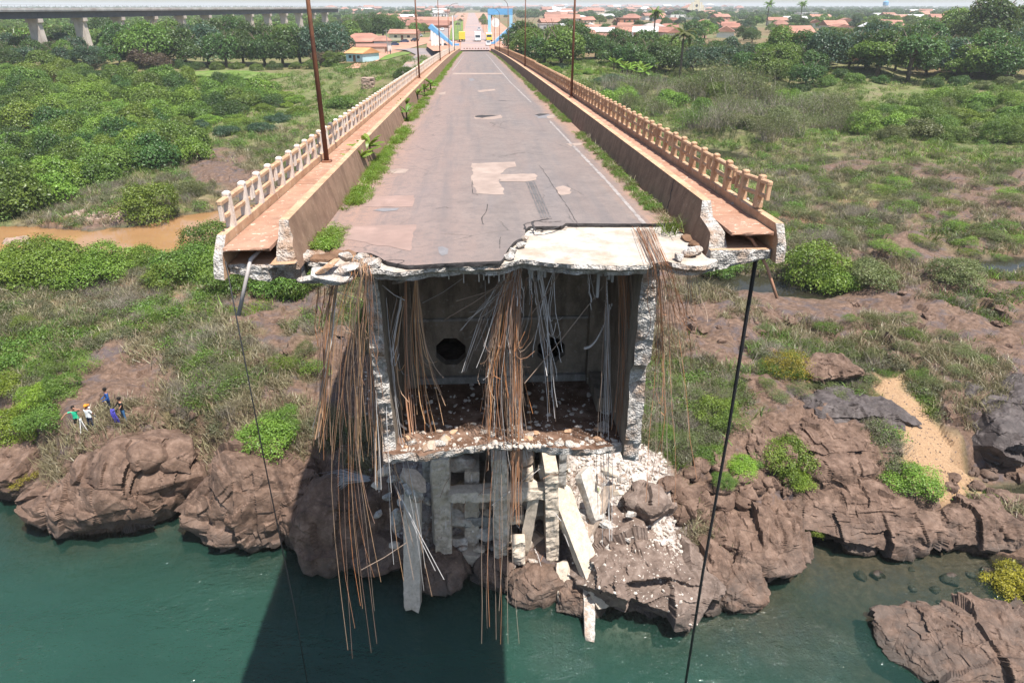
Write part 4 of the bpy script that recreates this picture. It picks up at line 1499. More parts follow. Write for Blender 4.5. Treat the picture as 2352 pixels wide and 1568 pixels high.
def beam(name, a, c, w, h, mat, seed, label, cat='beam', taper=1.0, group=None, kind='rough'):
    """a broken beam lying from a to c"""
    a = Vector(a); c = Vector(c)
    L = (c - a).length
    nn = max(6, int(L / .25))
    V, F = [], []
    prof_ = [(-1, -1), (0, -1.03), (1, -1), (1.03, 0), (1, 1), (0, 1.03), (-1, 1), (-1.03, 0)]
    for i in range(nn + 1):
        t = i / nn
        s = 1 + (taper - 1) * t
        if i in (0, nn):
            s *= .82
        for k, (u, v) in enumerate(prof_):
            V.append((u * w / 2 * s, v * h / 2 * s, L * t + (random.uniform(-.18, .18) if i in (0, nn) else 0)))
    V = np.array(V)
    V[:, :2] += (facets(V, .5, seed, 1.3)[:, None] * .09 + fbm(V, .25, 3, seed)[:, None] * .02) * np.sign(V[:, :2])
    for i in range(nn):
        for k in range(8):
            j = (k + 1) % 8
            F.append((i * 8 + k, i * 8 + j, i * 8 + 8 + j, i * 8 + 8 + k))
    F.append(tuple(range(7, -1, -1))); F.append(tuple(range(nn * 8, nn * 8 + 8)))
    o = link(name, mesh(name, V, F, [M[mat]]), None, a, (c - a).to_track_quat('Z', 'Y').to_euler())
    tag(o, label, cat, group)
    return o


G = lambda x, y, z: tuple(at_z(x, y, z))
beam('broken_beam', G(948, 1110, 6.2), G(948, 1398, .05), .85, .75, 'conc_beam', 201, 'long aggregate concrete beam leaning from the pier down into the green water, leftmost one', 'post')  # collapsed concrete beams lying round the ruined pier
beam('broken_beam', G(1252, 1062, 6.8), G(1290, 1205, 3.0), .8, .6, 'conc_beam', 202, 'pale broken concrete beam standing at the top right of the ruined pier', 'post')
beam('broken_beam', G(1282, 1120, 5.2), G(1385, 1390, .6), 1.15, .6, 'conc_beam', 203, 'wide brown concrete slab lying on the rock between pier and white beam', 'post', .85)
beam('broken_beam', G(1392, 1300, 2.0), G(1296, 1210, 3.2), .1, .1, 'conc_beam', 213, 'thin short concrete rail lying across the brown slab', 'post')
beam('broken_beam', G(1290, 1290, 1.8), G(1296, 1385, .0), .7, .6, 'conc_beam', 204, 'stubby light concrete beam with one end at the water below the pier', 'post')
beam('broken_beam', G(1335, 1185, 3.6), G(1362, 1325, 1.3), .75, .6, 'fresh', 205, 'white broken beam full of bare wires lying on the rubble', 'post')
beam('broken_beam', G(1352, 1320, 1.4), G(1354, 1470, -.05), .6, .5, 'fresh', 206, 'white and rusty beam end reaching furthest out into the water', 'post', .8)
beam('broken_beam', G(1308, 1190, 3.6), G(1386, 1176, 3.8), .6, .5, 'fresh', 207, 'short white cross piece lying over the wire filled beam', 'post')
beam('broken_beam', G(1318, 1328, 1.3), G(1378, 1318, 1.5), .5, .45, 'strand_rust', 208, 'rust stained cross piece near the water on the white beam', 'post')
beam('broken_beam', G(1378, 1195, 3.5), G(1448, 1238, 3.0), .4, .16, 'fresh', 209, 'thin white plank shaped beam lying on the white rubble right of the pier', 'post')
beam('broken_beam', G(1338, 1080, 6.4), G(1372, 1190, 3.8), .9, .5, 'rubble_white', 210, 'white beam with frayed wires at the top of the rubble slope', 'post', .9)
beam('broken_beam', G(1005, 1065, 7.6), G(1012, 1255, 1.4), .75, .6, 'conc_beam', 221, 'worn concrete column fallen against the left rib of the pier', 'post')
beam('broken_beam', G(1150, 1075, 7.2), G(1158, 1245, 2.0), .6, .5, 'conc_beam', 222, 'worn concrete column leaning against the middle rib of the pier', 'post')
beam('broken_beam', G(1232, 1115, 6.0), G(1205, 1262, 1.4), .7, .55, 'conc_beam', 223, 'pale concrete column tilted left in the gap before the right rib', 'post')
beam('broken_beam', G(1040, 1128, 5.6), G(1262, 1120, 5.9), .5, .5, 'conc_beam', 224, 'long horizontal concrete beam lying across the front of the pier', 'post')
beam('broken_beam', G(985, 1262, 1.2), G(1118, 1278, .9), .8, .6, 'conc_beam', 225, 'rough horizontal beam along the foot of the pier above the water', 'post')
beam('broken_beam', G(1405, 1110, 5.4), G(1330, 1270, 2.0), .5, .4, 'rubble_tan', 226, 'tan beam lying slantwise over the white rubble', 'post')
beam('broken_beam', G(912, 1170, 4.6), G(908, 1220, 3.2), .5, .35, 'fresh', 211, 'small white splintered post in the shade left of the pier', 'post')
lp = lump('concrete_chunk', (-3.55, 28.6, 7.3), .95, 81, 'rubble_tan', 4, (1.0, .6, .3), None, None, (.5, .55, -.3))
tag(lp, 'orange topped triangular concrete chunk caught left of the ruined pier', 'concrete chunk')
lp = lump('concrete_chunk', (-3.7, 28.8, 6.3), .8, 82, 'fresh', 4, (.9, .6, .5), None, None, (.2, .9, 0))
tag(lp, 'white concrete chunk under the orange topped one left of the pier', 'concrete chunk')
lp = lump('concrete_chunk', G(1162, 1240, 1.6), .55, 83, 'conc_beam', 4, (.8, .7, 1.3), None, None, (.3, 0, .2))
tag(lp, 'upright rough concrete chunk at the foot of the pier', 'concrete chunk')
lp = lump('concrete_chunk', G(1208, 1250, 1.6), .6, 84, 'conc_beam', 4, (.7, .7, 1.5), None, None, (.2, .1, .5))
tag(lp, 'tall pale concrete chunk standing at the water just right of centre', 'concrete chunk')

# loose chunks heaped round the pier
for k, (x, y, z, r) in enumerate([(880, 1085, 6, .5), (905, 1100, 5.6, .4), (930, 1095, 5.8, .45), (865, 1115, 5, .35), (890, 1140, 4.6, .4), (925, 1150, 4.4, .45), (905, 1250, 2.4, .35), (870, 1180, 3.6, .3), (980, 1150, 5.0, .4),
                                  (1405, 1085, 6.2, .5), (1430, 1100, 5.8, .4), (1380, 1100, 5.9, .45), (1420, 1130, 5.0, .4), (1450, 1180, 4.0, .35), (1400, 1260, 2.6, .4), (1410, 1330, 1.2, .35), (1225, 1290, 1.4, .35), (1180, 1290, 1.2, .4), (1100, 1262, 1.6, .35), (1060, 1258, 1.6, .3)]):
    o = lump('concrete_chunk', tuple(at_z(x, y, z)), r, 150 + k, 'fresh' if k % 3 else 'conc_beam', 3, (1.1, .8, .6), None, None, (random.uniform(-.5, .5), random.uniform(-.5, .5), k))
    repeat(o, 'pale' if k % 3 else 'sandy grey', 'broken concrete chunk beside the ruined pier', 'concrete chunk', 'loose concrete chunks round the pier')
for k in range(26):
    # splinters of reinforcement sticking out of the ruin
    a = np.array([random.uniform(-3.2, 4.6), random.uniform(28.2, 30), random.uniform(1.5, 7.5)])
    c = a + np.array([random.uniform(-.9, .9), random.uniform(-1.2, -.2), random.uniform(-1.0, .5)])
    ppart('bent_rebar', MB().tube([tuple(a), tuple((a + c) / 2 + np.array([0, 0, .15])), tuple(c)], .014, 4).mesh('bent_rebar', M[random.choice(['strand_rust', 'strand_grey'])]))

# ---- big boulders along the water
BOULD = [  # picture centre, height of centre, radii, seed, detail, material, label
    (255, 1125, 1.7, (5.1, 3.1, 2.8), 301, 6, 'rock', 'huge rounded brown boulder below the four people, largest on the left bank'),
    (568, 1150, 1.9, (3.6, 2.8, 3.3), 302, 6, 'rock', 'huge split brown boulder, second large one on the left bank'),
    (700, 1185, 1.5, (1.5, 2.2, 2.6), 315, 5, 'rock', 'narrow tall boulder between the split boulder and the shaded one'),
    (800, 1190, 1.5, (3.0, 2.6, 2.8), 303, 5, 'rock', 'dark boulder in the shade left of the ruined pier'),
    (60, 1080, 1.4, (2.4, 2.2, 2.0), 304, 5, 'rock', 'boulder at the left edge of the picture with a yellow bush in front'),
    (10, 1060, 1.0, (1.8, 1.8, 1.6), 316, 4, 'rock', 'low boulder cut by the left edge of the picture'),
    (400, 1060, 3.6, (1.5, 1.3, 1.3), 305, 4, 'rock', 'dark blocky boulder wedged between the two huge boulders'),
    (345, 1050, 4.3, (1.0, .9, .8), 306, 4, 'rock', 'small square boulder on top beside the wedged block'),
    (610, 1215, .7, (1.3, 1.2, 1.0), 307, 4, 'rock', 'light angular boulder at the water under the split boulder'),
    (890, 1270, .8, (1.6, 1.3, 1.3), 317, 4, 'rock', 'dark shaded boulder at the water just left of the leaning beam'),
    (1490, 1300, .9, (4.6, 3.6, 1.9), 308, 6, 'rock_dust', 'broad sloping boulder with white dust right of the fallen beams'),
    (1725, 1240, 1.1, (4.4, 2.4, 1.7), 309, 6, 'rock', 'broad brown boulder in the middle of the right bank'),
    (1690, 1335, .5, (1.8, 1.6, 1.3), 310, 5, 'rock', 'angular boulder at the water behind the black hanging pipe'),
    (1620, 1330, .6, (1.7, 2.0, 1.2), 318, 5, 'rock', 'cracked boulder between the dusty one and the pipe'),
    (2000, 1185, .9, (5.2, 2.6, 1.5), 311, 6, 'rock', 'long low boulder on the right bank above the clear bay'),
    (1972, 1248, .3, (.95, .9, .8), 312, 4, 'rock', 'small pointed boulder dipping into the clear bay'),
    (2250, 1205, .6, (6.0, 2.2, 1.4), 313, 6, 'rock', 'dark layered ridge of rock at the right edge above the bay'),
    (2235, 1475, .2, (4.4, 2.5, 1.35), 314, 6, 'rock', 'rock islet in the water at the lower right corner'),
    (2420, 1430, .2, (2.4, 2.0, 1.0), 325, 5, 'rock', 'rock shelf cut by the right edge beside the islet'),
    (2300, 950, 2.6, (6.0, 4.0, 2.0), 319, 6, 'rock_grey', 'large wet black rock beside the gravel on the right'),
    (1945, 945, 3.6, (4.6, 2.5, .9), 320, 5, 'rock_grey', 'flat purple grey rock slab above the brown outcrop'),
    (1880, 1025, 3.0, (5.0, 2.6, 1.4), 321, 6, 'rock', 'brown faceted outcrop below the purple grey slab'),
    (1730, 1035, 3.4, (2.6, 2.0, 1.2), 322, 5, 'rock', 'blocky brown outcrop left of the green double bush'),
    (1930, 1085, 2.2, (3.6, 2.2, 1.2), 323, 6, 'rock', 'brown rock face below the outcrop and left of the round bush'),
    (1890, 850, 4.4, (2.4, 1.6, 1.0), 324, 5, 'rock', 'dark jagged rock behind the yellow flowering bush'),
    (240, 505, 3.7, (5.0, 2.2, .7), 326, 5, 'rock_pink', 'pale pink rock shelf lying in the muddy stream'),
    (35, 557, 3.6, (1.6, 1.0, .5), 327, 4, 'rock_pink', 'small pale rock in the muddy stream at the left edge'),
    (530, 412, 4.6, (2.4, 1.6, 1.5), 328, 4, 'rock_grey', 'dark rock heap behind the end of the left railing'),
    (1235, 1345, .3, (1.7, 1.4, 1.1), 330, 5, 'rock', 'dark boulder at the water between the pale stub and the slab'),
    (1160, 1310, .3, (1.5, 1.3, 1.0), 331, 5, 'rock', 'dark boulder under the jagged bottom beam of the pier'),
    (1330, 1370, .2, (1.6, 1.3, 1.0), 332, 5, 'rock', 'boulder under the lower end of the brown slab'),
    (1010, 1310, .3, (1.6, 1.3, 1.0), 333, 5, 'rock', 'dark boulder at the water right of the leaning beam'),
    (1480, 1155, 3.6, (1.4, 1.2, .9), 329, 4, 'rock_dust', 'brown block in the white rubble right of the pier'),
]
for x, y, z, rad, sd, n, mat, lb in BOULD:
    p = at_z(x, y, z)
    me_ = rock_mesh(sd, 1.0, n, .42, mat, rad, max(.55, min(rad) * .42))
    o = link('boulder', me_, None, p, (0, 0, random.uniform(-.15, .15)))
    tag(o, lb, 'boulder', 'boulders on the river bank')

# dust and chips that came to rest on the sloping boulder below the rubble
bo = [o for o in bpy.data.objects if o.get('label', '').startswith('broad sloping boulder')][0]
bm_ = bo.data
vv = np.array([v.co[:] for v in bm_.vertices]); nz = np.array([v.normal.z for v in bm_.vertices])
up = np.where(nz > .35)[0]
CHIPS = vv[RNG.choice(up, 900)] + RNG.normal(size=(900, 3)) * .05 * np.array([1, 1, 0])
_a = bo.rotation_euler.z
CHIPS = np.stack([CHIPS[:, 0] * math.cos(_a) - CHIPS[:, 1] * math.sin(_a), CHIPS[:, 0] * math.sin(_a) + CHIPS[:, 1] * math.cos(_a), CHIPS[:, 2]], 1) + np.array(bo.location)
CHIPS = CHIPS[(CHIPS[:, 0] < bo.location[0] + 1.5)]
# smaller stones, counted; each area names its own
STONE = [rock_mesh(500 + k, 1.0, 3, .55, 'rock', (1, .85, .7), .8) for k in range(6)]
for area, pts, r0, r1, n in [
        ('in the gully right of the pier', [(1500, 1090), (1620, 1060), (1740, 1120), (1700, 1170), (1560, 1200), (1520, 1150)], .25, .7, 34),
        ('below the green double bush', [(1680, 1090), (1860, 1110), (1850, 1165), (1700, 1160)], .2, .55, 22),
        ('at the gravel edge by the cove', [(2200, 1090), (2352, 1050), (2352, 1090), (2250, 1130), (2160, 1130)], .15, .45, 16),
        ('on top of the left bank', [(330, 1010), (700, 1000), (690, 1080), (440, 1060)], .15, .45, 16),
        ('on the slope left of the bridge', [(300, 850), (680, 720), (700, 960), (330, 990)], .12, .4, 24),
        ('on the slope right of the bridge', [(1540, 700), (1800, 690), (1900, 880), (1600, 930)], .15, .5, 24),
        ('on the rocky plain at the right', [(1900, 560), (2330, 520), (2340, 830), (2000, 830)], .2, .6, 26),
        ('along the islet and the bay', [(1800, 1270), (2100, 1270), (2330, 1290), (2352, 1330), (2100, 1420)], .15, .4, 12)]:
    bb = np.array(pts)
    got = []
    while len(got) < n:
        q = (random.uniform(bb[:, 0].min(), bb[:, 0].max()), random.uniform(bb[:, 1].min(), bb[:, 1].max()))
        if in_poly(np.array([q[0]]), np.array([q[1]]), pts)[0]:
            got.append(q)
    for p in on_ground(got):
        r = random.uniform(r0, r1) * random.uniform(.7, 1.1)
        o = link('stone', random.choice(STONE), None, (p[0], p[1], p[2] + r * .15), (random.uniform(-.4, .4), random.uniform(-.4, .4), random.uniform(0, 6)), (r, r * random.uniform(.7, 1.1), r * random.uniform(.6, .95)))
        repeat(o, 'brown stone', area, 'stone', 'loose stones ' + area)

# ---- strands
def wire(pts, r, mat, n=3):
    b = MB()
    b.tube(pts, r, n, 0, False)
    return b


NW = [0]
EXTRA = {}


def strand(pts, r, mat):
    """one hanging strand, part of the bridge; past the first 290 they are joined"""
    NW[0] += 1
    if NW[0] <= 290:
        bpart('steel_strand', wire(pts, r, mat).mesh('steel_strand', M[mat]))
    else:
        EXTRA.setdefault(mat, MB()).tube(pts, r, 3, 0, False)


def bundle(n, top, mid, end, mats, r=.011, top_j=(6, 3), end_j=(40, 60), Y=15.2, yj=.3, wob=.06, over=None):
    """n strands: places in the picture at the top, at a bend and at the loose end, hung at distance Y"""
    for k in range(n):
        u, v, w = random.uniform(-1, 1), random.gauss(0, .6), random.uniform(0, 1)
        yy = Y + random.uniform(-yj, yj)
        P = []
        if over:
            a = at_deck(over[0] + u * over[2], over[1] + random.uniform(-3, 3), -.03)
            lip = at_deck(over[3] + u * top_j[0] + v * 3, over[4] + random.uniform(-3, 3), random.uniform(-.06, .02))
            P += [a, (a + lip) / 2 + np.array([0, 0, random.uniform(.0, .05)]), lip]
            yy = lip[1] - random.uniform(.05, .3)
        t = at_Y(top[0] + u * top_j[0], top[1] + random.uniform(-1, 1) * top_j[1], yy)
        P.append(t)
        m_ = at_Y(mid[0] + u * (top_j[0] + end_j[0]) * .5 + v * 5, mid[1], yy + random.uniform(-.1, .1))
        e = at_Y(end[0] + u * end_j[0] + v * 6, end[1] - w * w * end_j[1], yy + random.uniform(-.25, .25))
        # a loose strand bends slowly: quadratic through the three places, finely cut
        a, m2, c = map(np.array, (t, m_, e))
        for s in np.linspace(.12, 1, 8):
            q = a * (1 - s) * (1 - 2 * s) + m2 * 4 * s * (1 - s) + c * s * (2 * s - 1)
            q = q + np.array([math.sin(s * 7 + k) * wob * s * .7 + random.gauss(0, .012), math.cos(s * 5 + k * 2) * wob * s * .5, 0])
            P.append(q)
        strand([tuple(x) for x in P], r * random.uniform(.5, 1.0), random.choice(mats))


RST, TAN, GRY = 'strand_rust', 'strand_tan', 'strand_grey'
# left: from the pocket in the slab
bundle(42, (830, 630), (812, 760), (800, 1060), (RST, TAN, TAN, RST, RST), .0075, (26, 6), (80, 380), 14.3, .5, .16, (832, 586, 24, 826, 612))
bundle(16, (850, 600), (862, 800), (872, 1110), (RST, RST, TAN), .010, (8, 5), (14, 200), 15.2, .2)
bundle(12, (852, 620), (866, 790), (880, 1130), (GRY, TAN), .011, (8, 4), (22, 200), 15.15)
# from the hanging lump, far left
bundle(22, (766, 650), (748, 760), (738, 1030), (TAN, RST, RST), .009, (10, 4), (18, 120), 15.0, .15)
bundle(10, (775, 655), (752, 830), (728, 1010), (TAN, GRY), .016, (4, 4), (4, 60), 15.0, .06)
bundle(8, (738, 660), (737, 730), (735, 800), (RST,), .009, (8, 4), (10, 60), 15.1, .1)
# long ones into the water
bundle(11, (845, 640), (800, 1000), (838, 1520), (RST, RST, TAN), .009, (16, 8), (40, 330), 15.3, .4, .12)
bundle(9, (880, 700), (900, 1000), (940, 1370), (GRY, TAN), .011, (10, 20), (50, 250), 15.4, .4, .1)
# inside the left chamber
bundle(4, (930, 630), (934, 850), (945, 1000), (RST,), .020, (3, 3), (4, 20), 15.4, .1, .02)
bundle(18, (956, 634), (963, 800), (990, 1020), (RST, TAN), .010, (3, 2), (34, 200), 15.5, .2, .05)
bundle(12, (920, 690), (898, 830), (915, 950), (GRY, GRY, TAN), .010, (10, 10), (22, 200), 15.5, .2)
# the big sheaf in the middle
bundle(110, (1182, 615), (1156, 800), (1165, 1080), (RST, TAN, TAN, RST, RST, GRY), .0085, (16, 8), (58, 460), 15.4, .5, .16)
bundle(34, (1186, 640), (1188, 850), (1186, 1210), (RST, RST, TAN), .0095, (10, 8), (16, 120), 15.3, .2, .05)
bundle(24, (1180, 618), (1140, 690), (1090, 860), (TAN, GRY, GRY), .009, (8, 6), (40, 180), 15.3, .3, .04)
bundle(12, (1185, 600), (1188, 640), (1192, 720), (GRY,), .013, (10, 4), (14, 80), 15.2, .1, .02)
bundle(8, (1170, 700), (1150, 1100), (1150, 1480), (TAN, RST), .011, (20, 20), (60, 200), 15.5, .3, .1)
# right chamber
bundle(16, (1230, 612), (1250, 760), (1266, 970), (GRY, GRY, TAN), .010, (14, 3), (18, 300), 15.3, .2, .04)
bundle(5, (1272, 625), (1262, 720), (1262, 860), (GRY,), .011, (2, 2), (36, 160), 15.2, .1, .03)
bundle(6, (1220, 614), (1225, 660), (1228, 700), (GRY,), .012, (10, 2), (14, 60), 15.2, .1, .01)
bundle(3, (1354, 620), (1360, 660), (1366, 712), (GRY,), .013, (4, 2), (6, 30), 15.2, .1, .01)
bundle(2, (1392, 622), (1400, 820), (1402, 960), (GRY, TAN), .022, (2, 2), (3, 20), 15.4, .1, .02)
bundle(30, (1432, 622), (1440, 800), (1432, 1010), (RST, RST, TAN), .0085, (16, 4), (26, 160), 15.3, .25, .05)
bundle(9, (1395, 700), (1390, 950), (1392, 1250), (GRY, TAN), .010, (8, 4), (24, 120), 15.5, .3, .06)
# the mat that runs over the bare slab and droops outside the right web
bundle(30, (1516, 606), (1536, 700), (1548, 850), (RST, RST, TAN), .0075, (26, 4), (60, 260), 13.9, .4, .14, (1478, 522, 26, 1512, 600))
bundle(16, (1520, 640), (1540, 900), (1540, 1160), (TAN, RST), .009, (14, 6), (60, 260), 14.9, .4, .1)
bundle(12, (1585, 620), (1592, 680), (1598, 740), (RST, TAN), .010, (12, 4), (30, 90), 14.6, .2, .05)
# a few single ones that cross
for a, c, r, mt, Y in [((1020, 735), (1165, 640), .014, TAN, 14.9), ((1048, 692), (1175, 645), .013, TAN, 14.85), ((1205, 880), (1388, 655), .013, TAN, 15.1),
                       ((1222, 720), (1284, 628), .012, TAN, 15.0), ((970, 696), (1062, 640), .011, GRY, 16.5), ((826, 690), (722, 640), .012, GRY, 15.0), ((878, 655), (930, 690), .016, GRY, 15.2),
                       ((1130, 1160), (1232, 1075), .012, GRY, 15.8), ((905, 1110), (1020, 1330), .012, GRY, 15.5), ((920, 1140), (1000, 1310), .012, GRY, 15.7), ((830, 1308), (935, 1245), .013, TAN, 15.8)]:
    p, q = at_Y(*a, Y), at_Y(*c, Y)
    mid = (p + q) / 2 + np.array([0, 0, -.05])
    strand([tuple(p), tuple(mid), tuple(q)], r, mt)
# short stubs of reinforcement under the slab edge
for x in (985 / 2.34, 1072 / 2.34, 1162 / 2.34, 1190 / 2.34, 1220 / 2.34, 1250 / 2.34, 1280 / 2.34, 1310 / 2.34):
    xx = (700 + x) * .91875
    p = at_Y(xx, 612, 14.9)
    bpart('rebar_stub', wire([tuple(p), (p[0], p[1] - .03, p[2] - random.uniform(.22, .4))], .014, GRY, 5).mesh('rebar_stub', M[GRY]))
for x, y in ((1382, 615), (1392, 618), (1400, 620), (1408, 622), (1216, 612), (1222, 612), (1238, 614), (1245, 614), (1252, 615)):
    p = at_Y(x, y, 15.0)
    bpart('tendon_duct', wire([tuple(p), (p[0], p[1], p[2] - random.uniform(.15, .3))], .035, GRY, 7).mesh('tendon_duct', M['steel']))
p = at_Y(1375, 628, 14.95)
bpart('tendon_duct', wire([tuple(p), (p[0], p[1], p[2] - .6)], .04, GRY, 7).mesh('tendon_duct', M['steel']))
for k, (mt, b) in enumerate(EXTRA.items()):
    o = bpart('steel_strands', b.mesh('steel_strands', M[mt]))
    o['kind'] = 'stuff'
# fan of fine wires on the dark boulder left of the pier
fan = MB()
for k in range(60):
    a = at_z(845 + random.uniform(-6, 6), 1100 + random.uniform(-6, 6), 5.0)
    c = at_z(735 + random.uniform(-10, 30), 1090 + k * .9 + random.uniform(-6, 6), 3.6)
    m_ = (a + c) / 2 + np.array([0, 0, .45])
    fan.tube([tuple(a), tuple(m_), tuple(c)], .012, 3, 0, False)
fo = tag(link('wire_fan', fan.mesh('wire_fan', M['strand_grey'])), 'fan of fine grey wires spread over the dark boulder left of the pier', 'wire bundle', None, 'stuff')

# crumbled lip of the box floor
for k in range(34):
    xx = random.uniform(-2.1, 3.6)
    lump('broken_piece', (xx, random.uniform(15.0, 15.9), 18.54), random.uniform(.06, .2), 400 + k, random.choice(['fresh', 'fresh', 'rubble_tan', 'conc_rust']), 2, (1.2, .9, .6), bridge, None, (0, 0, k))
# ---- pipes and cables hanging from the ends
def hang(name, pts, r, mat, label, cat, n=8):
    b = MB()
    b.tube(pts, r, n)
    return tag(link(name, b.mesh(name, M[mat], smooth_=True)), label, cat)


p = at_Y(1739, 572, 14.9); q = (p[0], p[1], p[2] - 15)
hang('hanging_pipe', [tuple(p + np.array([0, .25, .02])), tuple(p), (p[0], p[1] - .02, p[2] - .3), (p[0] + .03, p[1], p[2] - 5), (p[0] - .03, p[1], p[2] - 10), q], [.055, .055, .05, .04, .04, .04], 'black', 'black flexible pipe hanging straight down from the right walkway to the water', 'pipe')
a = at_Y(1728, 548, 14.75); c = at_Y(1785, 685, 14.1)
hang('leaning_pole', [(a[0] - .1, a[1] + .9, 24.2), (a[0], a[1], 24.22), tuple((a + c) / 2 + np.array([.05, 0, .03])), tuple(c)], [.035, .035, .035, .035], 'pole_wood', 'pinkish tube poking out of the duct under the right walkway', 'tube')
a = at_Y(577, 584, 14.1); c = at_Y(548, 724, 13.9)
hang('hanging_tube', [(a[0] + .05, a[1] + .9, 24.2), (a[0], a[1] - .1, 24.2), tuple(c)], [.045, .045, .045], 'pvc', 'grey tube poking out of the duct under the left walkway', 'tube')
a = at_Y(518, 600, 13.9)
hang('hanging_cable', [tuple(a), (a[0], a[1], a[2] - 5), (a[0] + .04, a[1], a[2] - 10), (a[0], a[1], a[2] - 13)], .016, 'black', 'thin black cable hanging from the left corner of the bridge to the water', 'cable', 5)
# chains inside the box
for (x0, y0), (x1, y1) in (((1405, 700), (1340, 800)), ((880, 880), (935, 985)), ((1395, 640), (1390, 780))):
    a, c = at_Y(x0, y0, 15.6), at_Y(x1, y1, 15.8)
    b = MB()
    nlk = 26
    for k in range(nlk):
        t = k / nlk
        pp = a + (c - a) * t + np.array([0, 0, -.35 * math.sin(math.pi * t)])
        b.box(pp[0] - .012, pp[0] + .012, pp[1] - .02, pp[1] + .02, pp[2] - .03, pp[2] + .03)
    bpart('hanging_chain', b.mesh('hanging_chain', M['strand_grey']))
# ------------------------------------------------------------------ leaves
def leaf_quads(C, Nrm, size, asp, rg, bend=.25, up=.0):
    """a folded pair of quads (6 verts, 2 quads) for every clump of leaves"""
    n = len(C)
    Nrm = Nrm / np.maximum(np.linalg.norm(Nrm, axis=1), 1e-6)[:, None]
    a = rg.normal(size=(n, 3))
    a -= Nrm * (a * Nrm).sum(1)[:, None]
    a /= np.maximum(np.linalg.norm(a, axis=1), 1e-6)[:, None]
    b = np.cross(Nrm, a)
    L = (size * rg.uniform(.6, 1.35, n))[:, None]
    w = L * asp
    tip = C + a * L * .5 - Nrm * L * bend * .5
    tail = C - a * L * .5 - Nrm * L * bend * .5
    l = C + b * w * .5 - Nrm * w * .15
    r = C - b * w * .5 - Nrm * w * .15
    V = np.stack([tail, l, tip, r], 1).reshape(-1, 3)
    i = np.arange(n) * 4
    F = np.stack([i, i + 1, i + 2, i + 3], 1)
    return V, F


def crown(seed, n, leaf, rx=1.0, rz=.7, lobes=16, lr=(.28, .5), base=.15, asp=.6, upb=.4, flat=0.0, jit=.14, holes=0.0):
    """unit crown: radius about 1, foot of the foliage at z = base; lobes spread through the volume"""
    rg = np.random.default_rng(seed)
    d = rg.normal(size=(lobes, 3)); d /= np.linalg.norm(d, axis=1)[:, None]
    d[:, 2] = np.abs(d[:, 2]) * (1 - flat) * 1.0 - .15
    rr = rg.uniform(.35, .78, lobes)[:, None]
    LC = d * rr * np.array([rx, rx, rz * 1.25])
    LR = rg.uniform(*lr, lobes)
    LT = rg.uniform(-.22, .22, lobes)
    k = rg.choice(lobes, n * 2, p=LR ** 2 / (LR ** 2).sum())
    v = rg.normal(size=(n * 2, 3)); v /= np.linalg.norm(v, axis=1)[:, None]
    v[:, 2] = np.where(v[:, 2] < -.35, -v[:, 2], v[:, 2])
    rad = LR[k] * (1 + jit * rg.normal(size=n * 2))
    P = LC[k] + v * rad[:, None] * np.array([1, 1, .82])
    # drop what lies deep inside another lobe
    deep = np.zeros(n * 2, bool)
    for c, r in zip(LC, LR):
        deep |= (np.linalg.norm((P - c) / np.array([1, 1, .82]), axis=1) < r * .72)
    if holes:
        deep |= fbm(P * 1.0, .33, 2, seed) > (1 - holes)
    keep = np.where(~deep)[0][:n]
    P, v, k = P[keep], v[keep], k[keep]
    nm = v * .8 + rg.normal(size=v.shape) * .55 + np.array([0, 0, upb])
    V, F = leaf_quads(P, nm, leaf, asp, rg)
    tint = np.clip(.45 + LT[k] + rg.normal(size=len(k)) * .17 + .10 * vnoise(P, .25, seed), 0, 1)
    V[:, 2] += base - V[:, 2].min()
    return V, F, np.repeat(tint, 4)


def crown_mesh(name, *a, **kw):
    V, F, t = crown(*a, **kw)
    return mesh(name, V, F, [M['leaf_mid']], attrs={'tint': t})


def trunk_mesh(seed, h, r, limbs=5, reach=.6, mat='bark', top=1.0):
    rg = random.Random(seed)
    b = MB()
    bend = [(0, 0, -.15), (rg.uniform(-.04, .04), rg.uniform(-.04, .04), h * .5), (rg.uniform(-.08, .08), rg.uniform(-.08, .08), h)]
    b.tube(bend, [r * 1.25, r, r * .75], 7)
    for k in range(limbs):
        w = 2 * math.pi * (k + rg.random() * .6) / limbs
        z0 = h * rg.uniform(.6, 1)
        b.tube([(0, 0, z0), (math.cos(w) * reach * .45, math.sin(w) * reach * .45, z0 + top * .3), (math.cos(w) * reach, math.sin(w) * reach, z0 + top * rg.uniform(.5, .8))], [r * .6, r * .4, r * .12], 5)
    return b.mesh('trunk', M[mat], smooth_=True)


